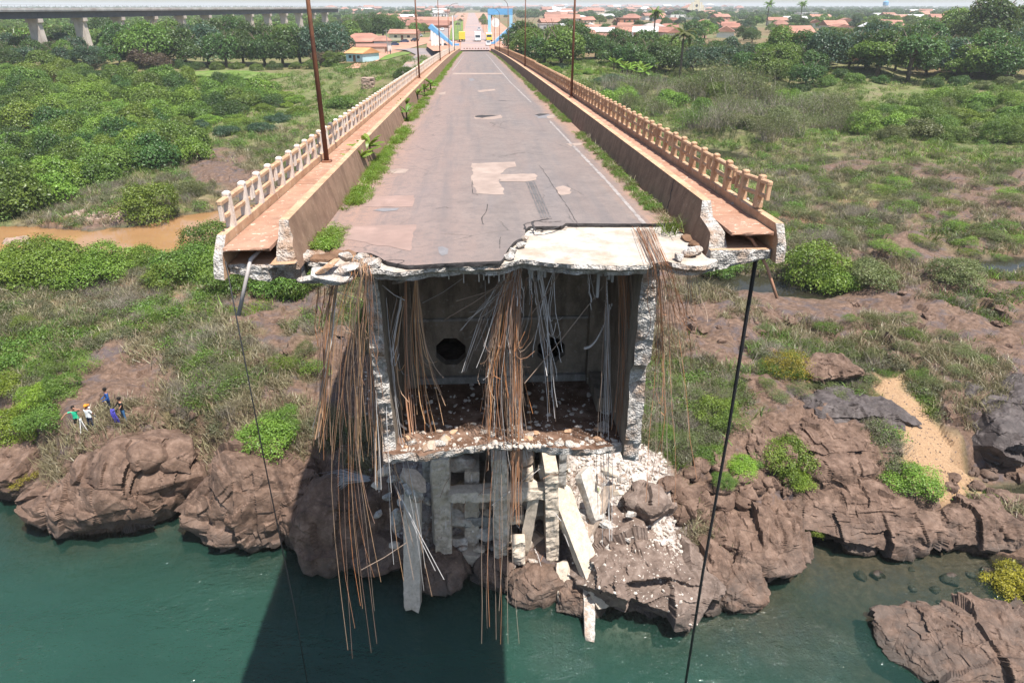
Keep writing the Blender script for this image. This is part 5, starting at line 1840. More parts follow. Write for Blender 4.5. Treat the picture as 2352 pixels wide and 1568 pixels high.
def twiggy(seed, n, h=1.0, spread=.6, w=.012, fol=0, leaf=.06):
    """thin upright stems, with or without leaves"""
    rg = np.random.default_rng(seed)
    V, F, T = [], [], []
    nb = 0
    tips = []
    for k in range(n):
        p = np.array([rg.normal() * spread * .35, rg.normal() * spread * .35, 0])
        d = np.array([rg.normal() * .4 * spread, rg.normal() * .4 * spread, 1.0])
        L = h * rg.uniform(.45, 1.0)
        m = p + d * L * .5 + rg.normal(size=3) * .05
        e = p + d * L + rg.normal(size=3) * .1
        side = np.array([rg.normal(), rg.normal(), 0]); side /= np.linalg.norm(side) + 1e-6
        t = rg.uniform(.1, .95)
        for a, c, w0, w1 in ((p, m, w, w * .7), (m, e, w * .7, w * .2)):
            V += [a - side * w0, a + side * w0, c + side * w1, c - side * w1]
            F.append((nb, nb + 1, nb + 2, nb + 3)); nb += 4
            T += [t] * 4
        for _ in range(2):
            s = p + d * L * rg.uniform(.4, .9)
            e2 = s + np.array([rg.normal() * .3, rg.normal() * .3, rg.uniform(.05, .35)]) * h * .5
            V += [s - side * w * .5, s + side * w * .5, e2 + side * w * .1, e2 - side * w * .1]
            F.append((nb, nb + 1, nb + 2, nb + 3)); nb += 4
            T += [t] * 4
            tips.append(e2)
        tips.append(e)
    return np.array(V), np.array(F), np.array(T), np.array(tips)


# ---- kinds: each a few variants that copies share
CR = {}
CR['round'] = [crown_mesh('crown', 900 + k, 6500, .082, 1, .78, 20, (.26, .46), 0, .6) for k in range(5)]
CR['spread'] = [crown_mesh('crown', 920 + k, 6000, .078, 1, .5, 18, (.22, .4), 0, .6, .5, .35) for k in range(3)]
CR['dome'] = [crown_mesh('foliage', 940 + k, 7000, .072, 1, .62, 22, (.26, .42), -.08, .6) for k in range(5)]
CR['bush'] = [crown_mesh('foliage', 960 + k, 7500, .06, 1, .75, 24, (.2, .36), -.05, .5, .4, 0, .25, .18) for k in range(4)]
CR['loose'] = [crown_mesh('foliage', 980 + k, 3200, .06, 1, .8, 22, (.16, .34), .0, .45, .3, 0, .35, .3) for k in range(4)]


def scrub_mesh(seed, n, fol):
    V, F, T, tips = twiggy(seed, n, 1.0, 1.1, .008)
    rg = np.random.default_rng(seed)
    P = np.repeat(tips, fol, 0) + rg.normal(size=(len(tips) * fol, 3)) * .10
    P[:, 2] = np.abs(P[:, 2])
    LV, LF = leaf_quads(P, rg.normal(size=P.shape) + np.array([0, 0, .6]), .055, .5, rg)
    return (mesh('stems', V, F, [M['twig']], attrs={'tint': T}),
            mesh('foliage', LV, LF, [M['leaf_olive']], attrs={'tint': np.repeat(np.clip(.5 + rg.normal(size=len(P)) * .2, 0, 1), 4)}))


SCRUB = [scrub_mesh(1000 + k, 150, 7) for k in range(3)]
BARE = [scrub_mesh(1010 + k, 240, 1) for k in range(2)]
TR = [trunk_mesh(40 + k, .75, .055, 6, .55) for k in range(4)]
TRS = [trunk_mesh(50 + k, .22, .022, 6, .5, 'bark', .5) for k in range(3)]
TRP = [trunk_mesh(60 + k, .8, .03, 5, .45, 'bark_pale') for k in range(2)]

KINDS = {   # kind: crown set, trunk set, height of the crown foot (in crown radii), material
    'tree': ('round', TR, .22), 'wide_tree': ('spread', TR, .6), 'shrub': ('dome', TRS, .0), 'bush': ('bush', TRS, .03), 'loose_bush': ('loose', TRS, .05)}
_vn = [0]


def plant(name, kind, p, r, mat, squash=1.0, trunk=True, rot=None):
    """an Empty at the foot with a crown and a trunk as its parts"""
    cs, ts, foot = KINDS[kind]
    _vn[0] += 1
    root = empty(name, p, (0, 0, random.uniform(0, 6.28) if rot is None else rot))
    me_ = CR[cs][_vn[0] % len(CR[cs])]
    c = link('crown' if cs in ('round', 'spread') else 'foliage', me_, root, (0, 0, foot * r), None, (r, r * random.uniform(.88, 1.1), r * squash))
    c.material_slots[0].link = 'OBJECT'
    c.material_slots[0].material = M[mat]
    if trunk:
        link('trunk' if cs in ('round', 'spread') else 'stems', random.choice(ts), root, None, None, (r, r, r * (1 if foot > .1 else squash)))
    return root


def scrub(name, p, r, h, mat='leaf_olive', bare=False):
    root = empty(name, p, (0, 0, random.uniform(0, 6.28)))
    a, b = random.choice(BARE if bare else SCRUB)
    link('stems', a, root, None, None, (r, r, h))
    c = link('foliage', b, root, None, None, (r, r, h))
    c.material_slots[0].link = 'OBJECT'
    c.material_slots[0].material = M[mat]
    return root


# palms and bananas
def frond(L, w, droop, n=9, fan=False, seed=0):
    rg = random.Random(seed)
    V, F, T = [], [], []
    pts = []
    for i in range(n + 1):
        t = i / n
        pts.append((L * t * (1 - .25 * droop * t), L * (.55 * t - droop * t * t)))
    b = 0
    for i in range(n):
        (x0, z0), (x1, z1) = pts[i], pts[i + 1]
        ww = w * math.sin(math.pi * min(.97, (i + .8) / (n + .6))) ** .7
        for s in (-1, 1):
            dz = -ww * .35
            V += [(x0, 0, z0), (x1, 0, z1), (x1 + ww * .35, s * ww, z1 + dz), (x0 + ww * .35 + (x1 - x0) * .15, s * ww * .95, z0 + dz)]
            F.append((b, b + 1, b + 2, b + 3)); b += 4
            T += [rg.uniform(.25, .8)] * 4
    return V, F, T


def palm_mesh(seed, nf, L, w, dr):
    rg = random.Random(seed)
    V, F, T = [], [], []
    for k in range(nf):
        v, f, t = frond(L * rg.uniform(.8, 1.1), w, dr * rg.uniform(.5, 1.7), 8, False, k)
        a = 2 * math.pi * k / nf + rg.uniform(-.3, .3)
        tilt = rg.uniform(-.5, .7)
        m_ = Matrix.Rotation(a, 3, 'Z') @ Matrix.Rotation(-tilt, 3, 'Y')
        b = len(V)
        V += [tuple(m_ @ Vector(q)) for q in v]
        F += [tuple(i + b for i in q) for q in f]
        T += t
    return mesh('crown', np.array(V), np.array(F), [M['leaf_mid']], attrs={'tint': np.array(T)})


PALM = [palm_mesh(3 + k, 26, 1.0, .16, .55) for k in range(2)]
BANANA = [palm_mesh(13 + k, 9, 1.0, .17, .30) for k in range(2)]
PALMTR = MB().tube([(0, 0, -.2), (.03, 0, 1.2), (.0, .02, 2.4)], [.09, .07, .06], 7).mesh('trunk', M['bark'], smooth_=True)


def palm(name, p, r, mat='leaf_mid', trunk=2.4, me_=None):
    root = empty(name, p, (0, 0, random.uniform(0, 6)))
    c = link('crown', me_ or random.choice(PALM), root, (0, 0, trunk * r), None, r)
    c.material_slots[0].link = 'OBJECT'
    c.material_slots[0].material = M[mat]
    link('trunk', PALMTR, root, None, None, (r, r, r * trunk / 2.4))
    return root


def fill(poly, n, mind=0.0, seed=0):
    """places in the picture inside a polygon, spread out"""
    rg = random.Random(seed)
    bb = np.array(poly)
    out, tries = [], 0
    while len(out) < n and tries < 20000:
        tries += 1
        q = (rg.uniform(bb[:, 0].min(), bb[:, 0].max()), rg.uniform(bb[:, 1].min(), bb[:, 1].max()))
        if not in_poly(np.array([q[0]]), np.array([q[1]]), poly)[0]:
            continue
        if any((q[0] - a) ** 2 + ((q[1] - b) * 2.2) ** 2 < mind * mind for a, b in out):
            continue
        out.append(q)
    return out


CLR = {'leaf_dark': 'dark green', 'leaf_mid': 'mid green', 'leaf_light': 'fresh green', 'leaf_lime': 'lime green', 'leaf_yellow': 'yellow', 'leaf_olive': 'olive green', 'leaf_brown': 'brown leaved', 'leaf_blue': 'bluish green'}


def grove(pts_px, kind, name, mats, r, zone, cat, group, squash=(.85, 1.1), trunk=True, desc=None):
    P = on_ground(pts_px)
    for p in P:
        mt = random.choice(mats)
        rr = random.uniform(*r)
        o = plant(name, kind, tuple(p), rr, mt, random.uniform(*squash), trunk)
        repeat(o, CLR[mt] + ' ' + (desc or cat), zone, cat, group)


# ---- left: thicket between stream and trees
TH = [(0, 185), (120, 168), (240, 178), (330, 200), (520, 195), (640, 215), (640, 245), (560, 260), (470, 280), (440, 330), (470, 370), (330, 385), (250, 420), (150, 440), (110, 470), (0, 500)]
grove(fill(TH, 120, 34, 1), 'shrub', 'thicket_shrub', ['leaf_mid', 'leaf_mid', 'leaf_light', 'leaf_dark', 'leaf_light'], (3.2, 5.4), 'in the thicket left of the bridge', 'shrub', 'shrubs of the thicket left of the bridge', (.95, 1.35))
grove([(60, 470), (30, 410), (20, 470), (110, 440), (40, 360), (110, 380)], 'shrub', 'thicket_shrub', ['leaf_mid'], (4.2, 5.2), 'by the muddy stream at the left edge', 'shrub', 'big shrubs at the left edge', (1.0, 1.2))
grove([(330, 340), (390, 350), (300, 375), (360, 300), (280, 330)], 'shrub', 'thicket_shrub', ['leaf_mid', 'leaf_dark'], (3.6, 4.4), 'at the front corner of the thicket', 'shrub', 'shrubs at the front of the thicket', (1.0, 1.3))
grove([(440, 265), (480, 285), (510, 262), (550, 285), (560, 240), (610, 255), (640, 280), (520, 310), (680, 235), (690, 262), (455, 300), (600, 300), (650, 225)], 'shrub', 'creeper_mound', ['leaf_light', 'leaf_blue', 'leaf_light'], (2.4, 3.6), 'between thicket and left railing', 'shrub', 'leafy mounds beside the left railing', (.55, .8))
o = plant('round_bush', 'bush', tuple(on_ground([(352, 500)])[0]), 5.0, 'leaf_light', .95)
tag(o, 'bright green round bush on the bank of the muddy stream left of the bridge', 'bush')
o = plant('round_bush', 'bush', tuple(on_ground([(440, 450)])[0]), 2.6, 'leaf_olive', .8)
tag(o, 'low olive bush right of the bright round bush by the muddy stream', 'bush')
o = plant('round_bush', 'shrub', tuple(on_ground([(780, 245)])[0]), 3.4, 'leaf_mid', .9)
tag(o, 'solitary round bush left of the nearest lamp post on the left', 'bush')
o = plant('round_bush', 'shrub', tuple(on_ground([(660, 246)])[0]), 1.8, 'leaf_lime', .8)
tag(o, 'small lime green bush between the creeper mounds left of the bridge', 'bush')
o = plant('round_bush', 'shrub', tuple(on_ground([(933, 180)])[0]), 3.6, 'leaf_dark', .95)
tag(o, 'dark round bush close to the far left railing below the asphalt side road', 'bush')
# front of the muddy stream
grove([(140, 640), (60, 650), (210, 650), (250, 620), (100, 615), (20, 640)], 'bush', 'feathery_shrub', ['leaf_lime', 'leaf_light', 'leaf_light'], (3.2, 4.2), 'in front of the muddy stream at the left', 'shrub', 'yellowish feathery shrubs in front of the stream', (.75, .95))
grove([(330, 610), (390, 650)], 'bush', 'riverside_shrub', ['leaf_light'], (2.3, 2.8), 'in the middle before the muddy stream', 'shrub', 'shrubs before the stream')
grove([(470, 640), (520, 610), (540, 660), (600, 665), (430, 640), (650, 675), (690, 670), (490, 580)], 'bush', 'riverside_shrub', ['leaf_mid', 'leaf_mid', 'leaf_light'], (2.6, 3.8), 'under the left end of the bridge', 'shrub', 'leafy shrubs under the left bridge edge', (.9, 1.1))
# on the left slope
grove([(60, 755), (185, 745), (240, 780), (130, 860), (190, 850), (650, 850), (730, 860), (700, 820), (530, 870), (340, 730)], 'loose_bush', 'slope_bush', ['leaf_mid', 'leaf_olive', 'leaf_light'], (.8, 1.6), 'on the slope left of the bridge', 'bush', 'small bushes on the left slope', (.7, 1))
grove([(40, 960), (95, 920), (20, 900), (110, 975), (60, 1000), (150, 900)], 'bush', 'bank_bush', ['leaf_lime', 'leaf_light', 'leaf_mid'], (1.5, 2.3), 'beside the four people at the left edge', 'bush', 'bushes beside the people', (.7, .9))
o = plant('bank_bush', 'bush', tuple(on_ground([(610, 1040)])[0]), 2.1, 'leaf_light', .95)
tag(o, 'leafy green bush with yellow tips on the left bank above the split boulder', 'bush')
o = plant('bank_bush', 'bush', tuple(on_ground([(650, 980)])[0]), 1.6, 'leaf_mid', .8)
tag(o, 'smaller green bush behind the yellow tipped bush on the left bank', 'bush')
o = plant('bank_bush', 'loose_bush', tuple(at_z(58, 1105, 1.6)), 1.0, 'leaf_yellow', .6)
tag(o, 'yellow leaved bush growing over the water at the left edge', 'bush')
# right bank
for (x, y), kd, r, mt, sq, lb in [
        ((1865, 655), 'bush', 4.2, 'leaf_light', 1.1, 'bright green round shrub beside the dark pool right of the bridge'),
        ((1905, 668), 'bush', 2.8, 'leaf_light', .9, 'lower bright green shrub leaning over the dark pool'),
        ((1650, 625), 'bush', 2.6, 'leaf_mid', .8, 'dark leafy shrub under the right end of the bridge'),
        ((1995, 655), 'bush', 3.6, 'leaf_olive', .75, 'greyish spreading bush right of the bright green shrub'),
        ((2195, 642), 'bush', 3.0, 'leaf_olive', .7, 'dull bush left of the small blue pool at the right'),
        ((1800, 860), 'loose_bush', 2.0, 'leaf_yellow', .9, 'yellow flowering bush on the slope right of the black pipe'),
        ((1640, 965), 'bush', 1.8, 'leaf_light', 1.0, 'fresh green bush left of the black pipe on the right bank'),
        ((1800, 1075), 'bush', 2.2, 'leaf_light', 1.0, 'green double bush growing out of the brown rock face'),
        ((1825, 1110), 'bush', 1.3, 'leaf_lime', .8, 'yellowish bush in front of the green double bush'),
        ((1930, 1110), 'loose_bush', .9, 'leaf_light', .9, 'small sparse bush on the rock between the double bush and the round one'),
        ((2090, 1118), 'bush', 2.0, 'leaf_light', .8, 'round feathery green bush below the orange gravel'),
        ((1865, 1222), 'bush', .85, 'leaf_lime', 1.0, 'little yellow green bush at the water above the clear bay'),
        ((2330, 1360), 'bush', 1.8, 'leaf_yellow', .8, 'bright yellow green bush at the right edge beside the islet'),
        ((1700, 1080), 'bush', 1.2, 'leaf_lime', .7, 'yellowish bush right behind the black pipe'),
        ((1740, 1060), 'bush', 1.0, 'leaf_mid', .8, 'green bush right of the black pipe below the brown block'),
        ((1625, 1050), 'bush', 1.3, 'leaf_mid', .8, 'green bush left of the black pipe above the stony gully'),
        ((1660, 1110), 'bush', 1.0, 'leaf_mid', .6, 'bush trailing down the stony gully'),
        ((1360, 1128), 'bush', .5, 'leaf_lime', .7, 'tiny bush growing in the white rubble right of the pier'),
        ((1580, 1140), 'bush', .9, 'leaf_mid', .6, 'low bush on the red stones right of the box girder'),
        ((1520, 1010), 'bush', 1.2, 'leaf_mid', .9, 'bush right beside the torn right web of the box')]:
    o = plant('bank_bush', kd, tuple(on_ground([(x, y)])[0]), r, mt, sq)
    tag(o, lb, 'bush')
grove(fill([(1530, 900), (1680, 880), (1690, 1000), (1560, 1040)], 9, 40, 5), 'loose_bush', 'slope_bush', ['leaf_olive', 'leaf_mid'], (.9, 1.6), 'left of the black pipe', 'bush', 'small bushes right of the box', (.7, 1))
grove(fill([(1700, 760), (2100, 720), (2330, 880), (2100, 900), (1750, 930)], 34, 44, 6), 'loose_bush', 'slope_bush', ['leaf_olive', 'leaf_olive', 'leaf_mid'], (.7, 1.5), 'right of the black pipe', 'bush', 'small bushes on the right slope', (.5, .8))
grove(fill([(1650, 480), (1850, 370), (2340, 360), (2340, 600), (2000, 590), (1800, 520)], 64, 40, 7), 'loose_bush', 'plain_bush', ['leaf_olive', 'leaf_olive', 'leaf_mid', 'leaf_light'], (1.1, 2.6), 'on the rocky plain at the right', 'bush', 'low bushes on the right plain', (.4, .7))
# scrub belt on the right
SB = [(1330, 215), (1420, 205), (1560, 190), (1700, 205), (1850, 235), (2000, 250), (2200, 235), (2352, 240), (2352, 330), (2100, 325), (1900, 310), (1750, 320), (1560, 290), (1420, 255)]
for k, p in enumerate(on_ground(fill(SB, 74, 44, 9))):
    x, y = to_px(p)
    if x > 1960 or random.random() < .28:
        mt = random.choice(['leaf_mid', 'leaf_olive', 'leaf_light', 'leaf_mid'])
        o = plant('belt_shrub', random.choice(['shrub', 'bush']), tuple(p), random.uniform(3, 4.8), mt, random.uniform(.8, 1.1))
        repeat(o, CLR[mt] + ' shrub', 'in the right scrub belt', 'shrub', 'green shrubs of the right scrub belt')
    else:
        bare = random.random() < .45
        o = scrub('grey_scrub', tuple(p), random.uniform(3, 4.6), random.uniform(2.6, 5.0), random.choice(['leaf_olive', 'leaf_olive', 'leaf_mid']), bare)
        repeat(o, 'leafless grey scrub' if bare else 'greyish half bare scrub', 'in the right scrub belt', 'scrub', 'grey scrub right of the bridge')
for (x, y), r, h, lb in [((1640, 190), 6, 7.5, 'large pale grey scrub mound right of the second right lamp post'), ((1720, 215), 6, 8, 'large greyish olive mound beside the pale grey one'), ((1580, 210), 5, 6, 'grey twiggy mound nearest to the fan palm')]:
    o = scrub('grey_scrub', tuple(on_ground([(x, y + 25)])[0]), r, h)
    tag(o, lb, 'scrub')
    o['group'] = 'grey scrub right of the bridge'
# ---- tree belts
grove(fill([(0, 110), (200, 100), (330, 118), (330, 150), (200, 172), (0, 165)], 26, 24, 11), 'tree', 'broad_tree', ['leaf_dark', 'leaf_mid', 'leaf_blue'], (3.8, 5.6), 'below the viaduct at the left', 'tree', 'trees below the viaduct', (.9, 1.1))
grove([(290, 130), (345, 150), (385, 140), (430, 152), (480, 148), (520, 154), (560, 150), (610, 152), (650, 152), (690, 150), (735, 146), (770, 142), (590, 130), (500, 125), (440, 122), (640, 130), (700, 128), (390, 118), (330, 112), (545, 118), (760, 125)], 'tree', 'broad_tree', ['leaf_dark', 'leaf_dark', 'leaf_blue', 'leaf_mid'], (6.2, 8.2), 'in the tall belt left of the bridge', 'tree', 'tall dark trees left of the bridge', (1.05, 1.3))
grove([(300, 160), (420, 158), (455, 160), (500, 160), (545, 158), (590, 162), (630, 160), (680, 158), (720, 158), (760, 152), (250, 165), (200, 172), (150, 178), (100, 165), (60, 160), (20, 170)], 'shrub', 'edge_shrub', ['leaf_mid', 'leaf_dark'], (2.2, 3.4), 'along the foot of the left trees', 'shrub', 'shrubs along the foot of the left trees')
for (x, y), r, mt, lb in [((285, 112), 5.5, 'leaf_lime', 'bright lime green tree standing out below the viaduct'), ((330, 158), 4.5, 'leaf_brown', 'brown leaved low tree in front of the lime green one'), ((375, 160), 3.6, 'leaf_brown', 'second brown leaved low tree at the lawn edge'),
                          ((735, 152), 3.4, 'leaf_brown', 'brownish tree behind the nearest left lamp post'), ((245, 95), 8.5, 'leaf_dark', 'tallest dark tree rising in front of the viaduct')]:
    o = plant('broad_tree', 'tree', tuple(on_ground([(x, y)])[0]), r, mt, 1.0)
    tag(o, lb, 'tree')
grove([(820, 92), (850, 88), (880, 90), (905, 88), (840, 76), (870, 72), (900, 74), (805, 98)], 'tree', 'mango_tree', ['leaf_dark', 'leaf_mid'], (7.5, 9.0), 'behind the hip roofed house', 'tree', 'mango trees behind the red roofed house')
grove([(795, 128), (822, 122), (770, 150)], 'tree', 'yard_tree', ['leaf_mid'], (3.2, 4.2), 'beside the pale blue house', 'tree', 'yard trees by the pale blue house')
grove([(955, 80), (975, 78), (1000, 68)], 'tree', 'yard_tree', ['leaf_mid'], (4, 5), 'behind the shop left of the blue gate', 'tree', 'yard trees by the shop')
grove([(1215, 135), (1250, 148), (1290, 152), (1200, 122), (1240, 128), (1280, 130), (1320, 140), (1310, 120)], 'tree', 'mango_tree', ['leaf_mid', 'leaf_dark', 'leaf_mid'], (6.6, 8.6), 'beside the far right railing', 'tree', 'mango trees beside the right railing')
grove(fill([(1340, 140), (1460, 165), (1560, 172), (1700, 175), (1790, 190), (1780, 150), (1600, 138), (1400, 128)], 30, 34, 12), 'tree', 'broad_tree', ['leaf_dark', 'leaf_dark', 'leaf_mid', 'leaf_blue'], (4.4, 6.2), 'in the tree belt right of the bridge', 'tree', 'dark trees right of the bridge', (.9, 1.2))
grove(fill([(1780, 178), (1980, 168), (2352, 190), (2352, 140), (2000, 132), (1780, 145)], 36, 38, 13), 'tree', 'broad_tree', ['leaf_dark', 'leaf_mid', 'leaf_blue', 'leaf_dark'], (5, 8), 'in the tree belt at the far right', 'tree', 'dark trees at the far right', (.9, 1.2))
grove([(1500, 188), (1620, 186), (1680, 192), (1740, 196), (1790, 204), (1840, 210), (1900, 196), (1960, 190), (2020, 192), (2140, 200), (2200, 196), (2260, 204), (2310, 200), (2345, 206), (1560, 178), (1930, 178), (2170, 182), (2290, 184)], 'shrub', 'edge_shrub', ['leaf_mid', 'leaf_dark', 'leaf_olive'], (2.2, 3.4), 'along the foot of the right trees', 'shrub', 'shrubs along the foot of the right trees')
for (x, y), kd, r, mt, lb in [((2085, 190), 'wide_tree', 9.5, 'leaf_dark', 'broad spreading dark tree with visible trunk on the grass at the right'), ((2010, 175), 'wide_tree', 7, 'leaf_mid', 'lighter spreading tree left of the broad dark one'), ((2260, 120), 'tree', 13, 'leaf_dark', 'huge tall tree rising above the horizon at the right'),
                              ((2200, 105), 'tree', 11, 'leaf_mid', 'rounded tall tree left of the huge one at the right'), ((2330, 105), 'tree', 12, 'leaf_dark', 'huge dark tree cut by the right edge'), ((1850, 200), 'tree', 5, 'leaf_dark', 'dark bushy tree with low branches above the scrub belt'), ((2240, 160), 'tree', 5, 'leaf_brown', 'brownish tree right of the spreading one')]:
    o = plant('broad_tree', kd, tuple(on_ground([(x, y)])[0]), r, mt, 1.0)
    tag(o, lb, 'tree')
grove(fill([(1340, 150), (1420, 175), (1460, 200), (1560, 205), (1450, 230), (1300, 200), (1230, 165)], 16, 26, 14), 'shrub', 'belt_shrub', ['leaf_light', 'leaf_blue', 'leaf_light'], (2.0, 3.2), 'between right railing and trees', 'shrub', 'leafy shrubs behind the right railing', (.6, .8))
for (x, y), r, t_, lb in [((1560, 190), 4.6, 2.6, 'grey green fan palm with hanging skirt right of the second right lamp post'), ((1500, 105), 4.0, 2.8, 'coconut palm among the roofs right of the road'), ((1760, 60), 5, 3, 'palm beside the church group of trees'), ((300, 150), 3.2, 1.2, 'low palm below the lime green tree'), ((1130, 62), 4, 2, 'palm near the blue portal'), ((1835, 60), 5, 3, 'second palm right of the church')]:
    o = palm('palm_tree', tuple(on_ground([(x, y)])[0]), r, 'leaf_olive' if x == 1560 else 'leaf_mid', t_)
    tag(o, lb, 'palm')
for k, p in enumerate(on_ground([(1430, 168), (1450, 172), (1470, 176), (1490, 172), (1410, 165), (1440, 182), (1480, 186)])):
    o = palm('banana_plant', tuple(p), random.uniform(2.4, 3.2), 'leaf_light', .8, random.choice(BANANA))
    repeat(o, 'yellow green banana plant', 'behind the right railing', 'banana plant', 'banana plants behind the right railing')
# town trees, smaller and hazier the further off
TWN = [(1140, 42), (1340, 32), (1440, 34), (1600, 45), (1750, 40), (1950, 40), (2120, 45), (2352, 50), (2352, 105), (2000, 105), (1700, 100), (1450, 95), (1300, 90)]
grove(fill(TWN, 110, 20, 15), 'tree', 'town_tree', ['leaf_dark', 'leaf_mid', 'leaf_blue', 'leaf_dark'], (3.4, 6.2), 'right of the town road', 'tree', 'town trees right of the road')
grove(fill([(700, 60), (800, 45), (1000, 35), (1030, 60), (930, 70), (800, 80), (720, 90)], 34, 22, 16), 'tree', 'town_tree', ['leaf_dark', 'leaf_mid', 'leaf_blue'], (3.5, 6), 'left of the town road', 'tree', 'town trees left of the road')
grove(fill([(0, 60), (300, 55), (700, 55), (720, 100), (300, 105), (0, 95)], 34, 34, 17), 'tree', 'broad_tree', ['leaf_dark', 'leaf_mid', 'leaf_blue'], (4, 5.5), 'behind the viaduct', 'tree', 'trees behind the viaduct')
grove([(1110, 44), (1113, 50), (1108, 56), (1116, 62)], 'tree', 'street_tree', ['leaf_mid'], (3, 3.8), 'right of the main road', 'tree', 'street trees right of the main road', (1.1, 1.4))
grove([(1062, 42), (1058, 52), (1052, 64), (1066, 36)], 'tree', 'street_tree', ['leaf_olive'], (2, 2.8), 'left of the main road', 'tree', 'street trees left of the main road')


VA_X = -148.0
# ------------------------------------------------------------------ growth nobody could count: scattered tufts
def scatter(name, P, scale, proto, label, tilt=.2, seed=0):
    """one object: points that carry copies of a small mesh"""
    rg = np.random.default_rng(seed)
    n = len(P)
    me_ = bpy.data.meshes.new(name)
    me_.vertices.add(n)
    me_.vertices.foreach_set('co', np.asarray(P, np.float32).ravel())
    a = me_.attributes.new('s', 'FLOAT', 'POINT')
    a.data.foreach_set('value', np.asarray(scale, np.float32))
    a = me_.attributes.new('r', 'FLOAT_VECTOR', 'POINT')
    rot = np.stack([rg.normal(size=n) * tilt, rg.normal(size=n) * tilt, rg.uniform(0, 6.28, n)], 1)
    a.data.foreach_set('vector', rot.astype(np.float32).ravel())
    o = link(name, me_)
    src = bpy.data.objects.new(name + '_tuft', proto)
    g = bpy.data.node_groups.new(name, 'GeometryNodeTree')
    g.interface.new_socket('Geometry', in_out='INPUT', socket_type='NodeSocketGeometry')
    g.interface.new_socket('Geometry', in_out='OUTPUT', socket_type='NodeSocketGeometry')
    N, L = g.nodes, g.links
    gi, go = N.new('NodeGroupInput'), N.new('NodeGroupOutput')
    ip = N.new('GeometryNodeInstanceOnPoints')
    oi = N.new('GeometryNodeObjectInfo')
    oi.inputs['Object'].default_value = src
    oi.inputs['As Instance'].default_value = True
    na = N.new('GeometryNodeInputNamedAttribute'); na.data_type = 'FLOAT'; na.inputs[0].default_value = 's'
    nr = N.new('GeometryNodeInputNamedAttribute'); nr.data_type = 'FLOAT_VECTOR'; nr.inputs[0].default_value = 'r'
    er = N.new('FunctionNodeEulerToRotation')
    L.new(gi.outputs[0], ip.inputs['Points'])
    L.new(oi.outputs['Geometry'], ip.inputs['Instance'])
    L.new(nr.outputs[0], er.inputs[0])
    L.new(er.outputs[0], ip.inputs['Rotation'])
    L.new(na.outputs[0], ip.inputs['Scale'])
    L.new(ip.outputs[0], go.inputs[0])
    md = o.modifiers.new('scatter', 'NODES')
    md.node_group = g
    return tag(o, label, None, None, 'stuff')


def tuft(seed, n, h, w, mat, spread=.35, lean=.5):
    rg = np.random.default_rng(seed)
    V, F, T = [], [], []
    for k in range(n):
        p = np.array([rg.normal() * spread * .5, rg.normal() * spread * .5, -.03])
        d = np.array([rg.normal() * lean, rg.normal() * lean, 1.0])
        L = h * rg.uniform(.5, 1.1)
        s = np.array([rg.normal(), rg.normal(), 0]); s /= np.linalg.norm(s) + 1e-6
        b = len(V)
        m_ = p + d * L * .55
        e = p + d * L + np.array([d[0], d[1], -.25]) * L * .35
        V += [p - s * w, p + s * w, m_ + s * w * .8, m_ - s * w * .8, e]
        F += [(b, b + 1, b + 2, b + 3), (b + 3, b + 2, b + 4)]
        T += [rg.uniform(.1, .95)] * 5
    return mesh('tuft', np.array(V), F, [M[mat]], attrs={'tint': np.array(T)})


def lowbush(seed, n, mat, leaf=.12):
    V, F, t = crown(seed, n, leaf, 1, .6, 8, (.25, .5), -.1, .5, .5, 0, .35)
    return mesh('low_bush', V, F, [M[mat]], attrs={'tint': t})


# sample points over the land, evenly as seen, then thin them out by what grows there
def land_points(n, d0, d1, seed, ang=50, power=1.0):
    rg = np.random.default_rng(seed)
    d = d0 * (d1 / d0) ** (rg.uniform(0, 1, n) ** power)
    a = R(1) * rg.uniform(-ang, ang, n) + YAW
    return d * np.sin(a), d * np.cos(a), rg


def grow(name, label, n, d0, d1, seed, proto, s0, s1, cond, far=0.0, power=1.0):
    x, y, rg = land_points(n, d0, d1, seed, 50, power)
    z, rock, grass, sand, dust, wet, pav, sd = terrain(x, y)
    P2 = np.stack([x, y], 1)
    pat = fbm(P2, 7, 3, seed + 50)
    ok = cond(rock, grass, sand, dust, pat, x, y, sd, np.hypot(x, y)) & (sd > 1.2) & (wet < .2)
    ok &= ~((np.abs(x - .6) < 3.5) & (y < 40))
    ok &= ~((x > -58) & (x < 45) & (y > 236))
    x, y, z = x[ok], y[ok], z[ok]
    s = rg.uniform(s0, s1, len(x)) * (1 + far * np.hypot(x, y) / 100)
    return scatter(name, np.stack([x, y, z], 1), s, proto, label, .15, seed)


under = lambda x, y: (np.abs(x + 1.0) < 5.5) & (y < 60)
grow('dry_grass', 'dry straw coloured grass tufts over the banks', 26000, 30, 150, 1, tuft(1, 26, .55, .016, 'grass_dry', .5, .55), .6, 1.5,
     lambda r, g, s, d, p, x, y, sd, D: ((r < .7) & (p > -.15) | (p > .12)) & (s < .3) & (d < .3) & ~under(x, y), .5)
grow('green_grass', 'green grass tufts over the banks', 22000, 30, 230, 2, tuft(2, 24, .5, .02, 'grass_green', .5, .5), .6, 1.5,
     lambda r, g, s, d, p, x, y, sd, D: (r < np.where(x > 10, .8, .45)) & (p < np.where(x > 10, .06, .1)) & (s < .3) & (d < .3) & ~under(x, y), .6)
grow('bright_grass', 'vivid green grass patches on the wet plain', 9000, 55, 230, 3, tuft(3, 26, .5, .02, 'grass_bright', .55, .45), .7, 1.5,
     lambda r, g, s, d, p, x, y, sd, D: (r < .75) & (s < .2) & (p < np.where(x > 10, -.2, -.3)), .6)
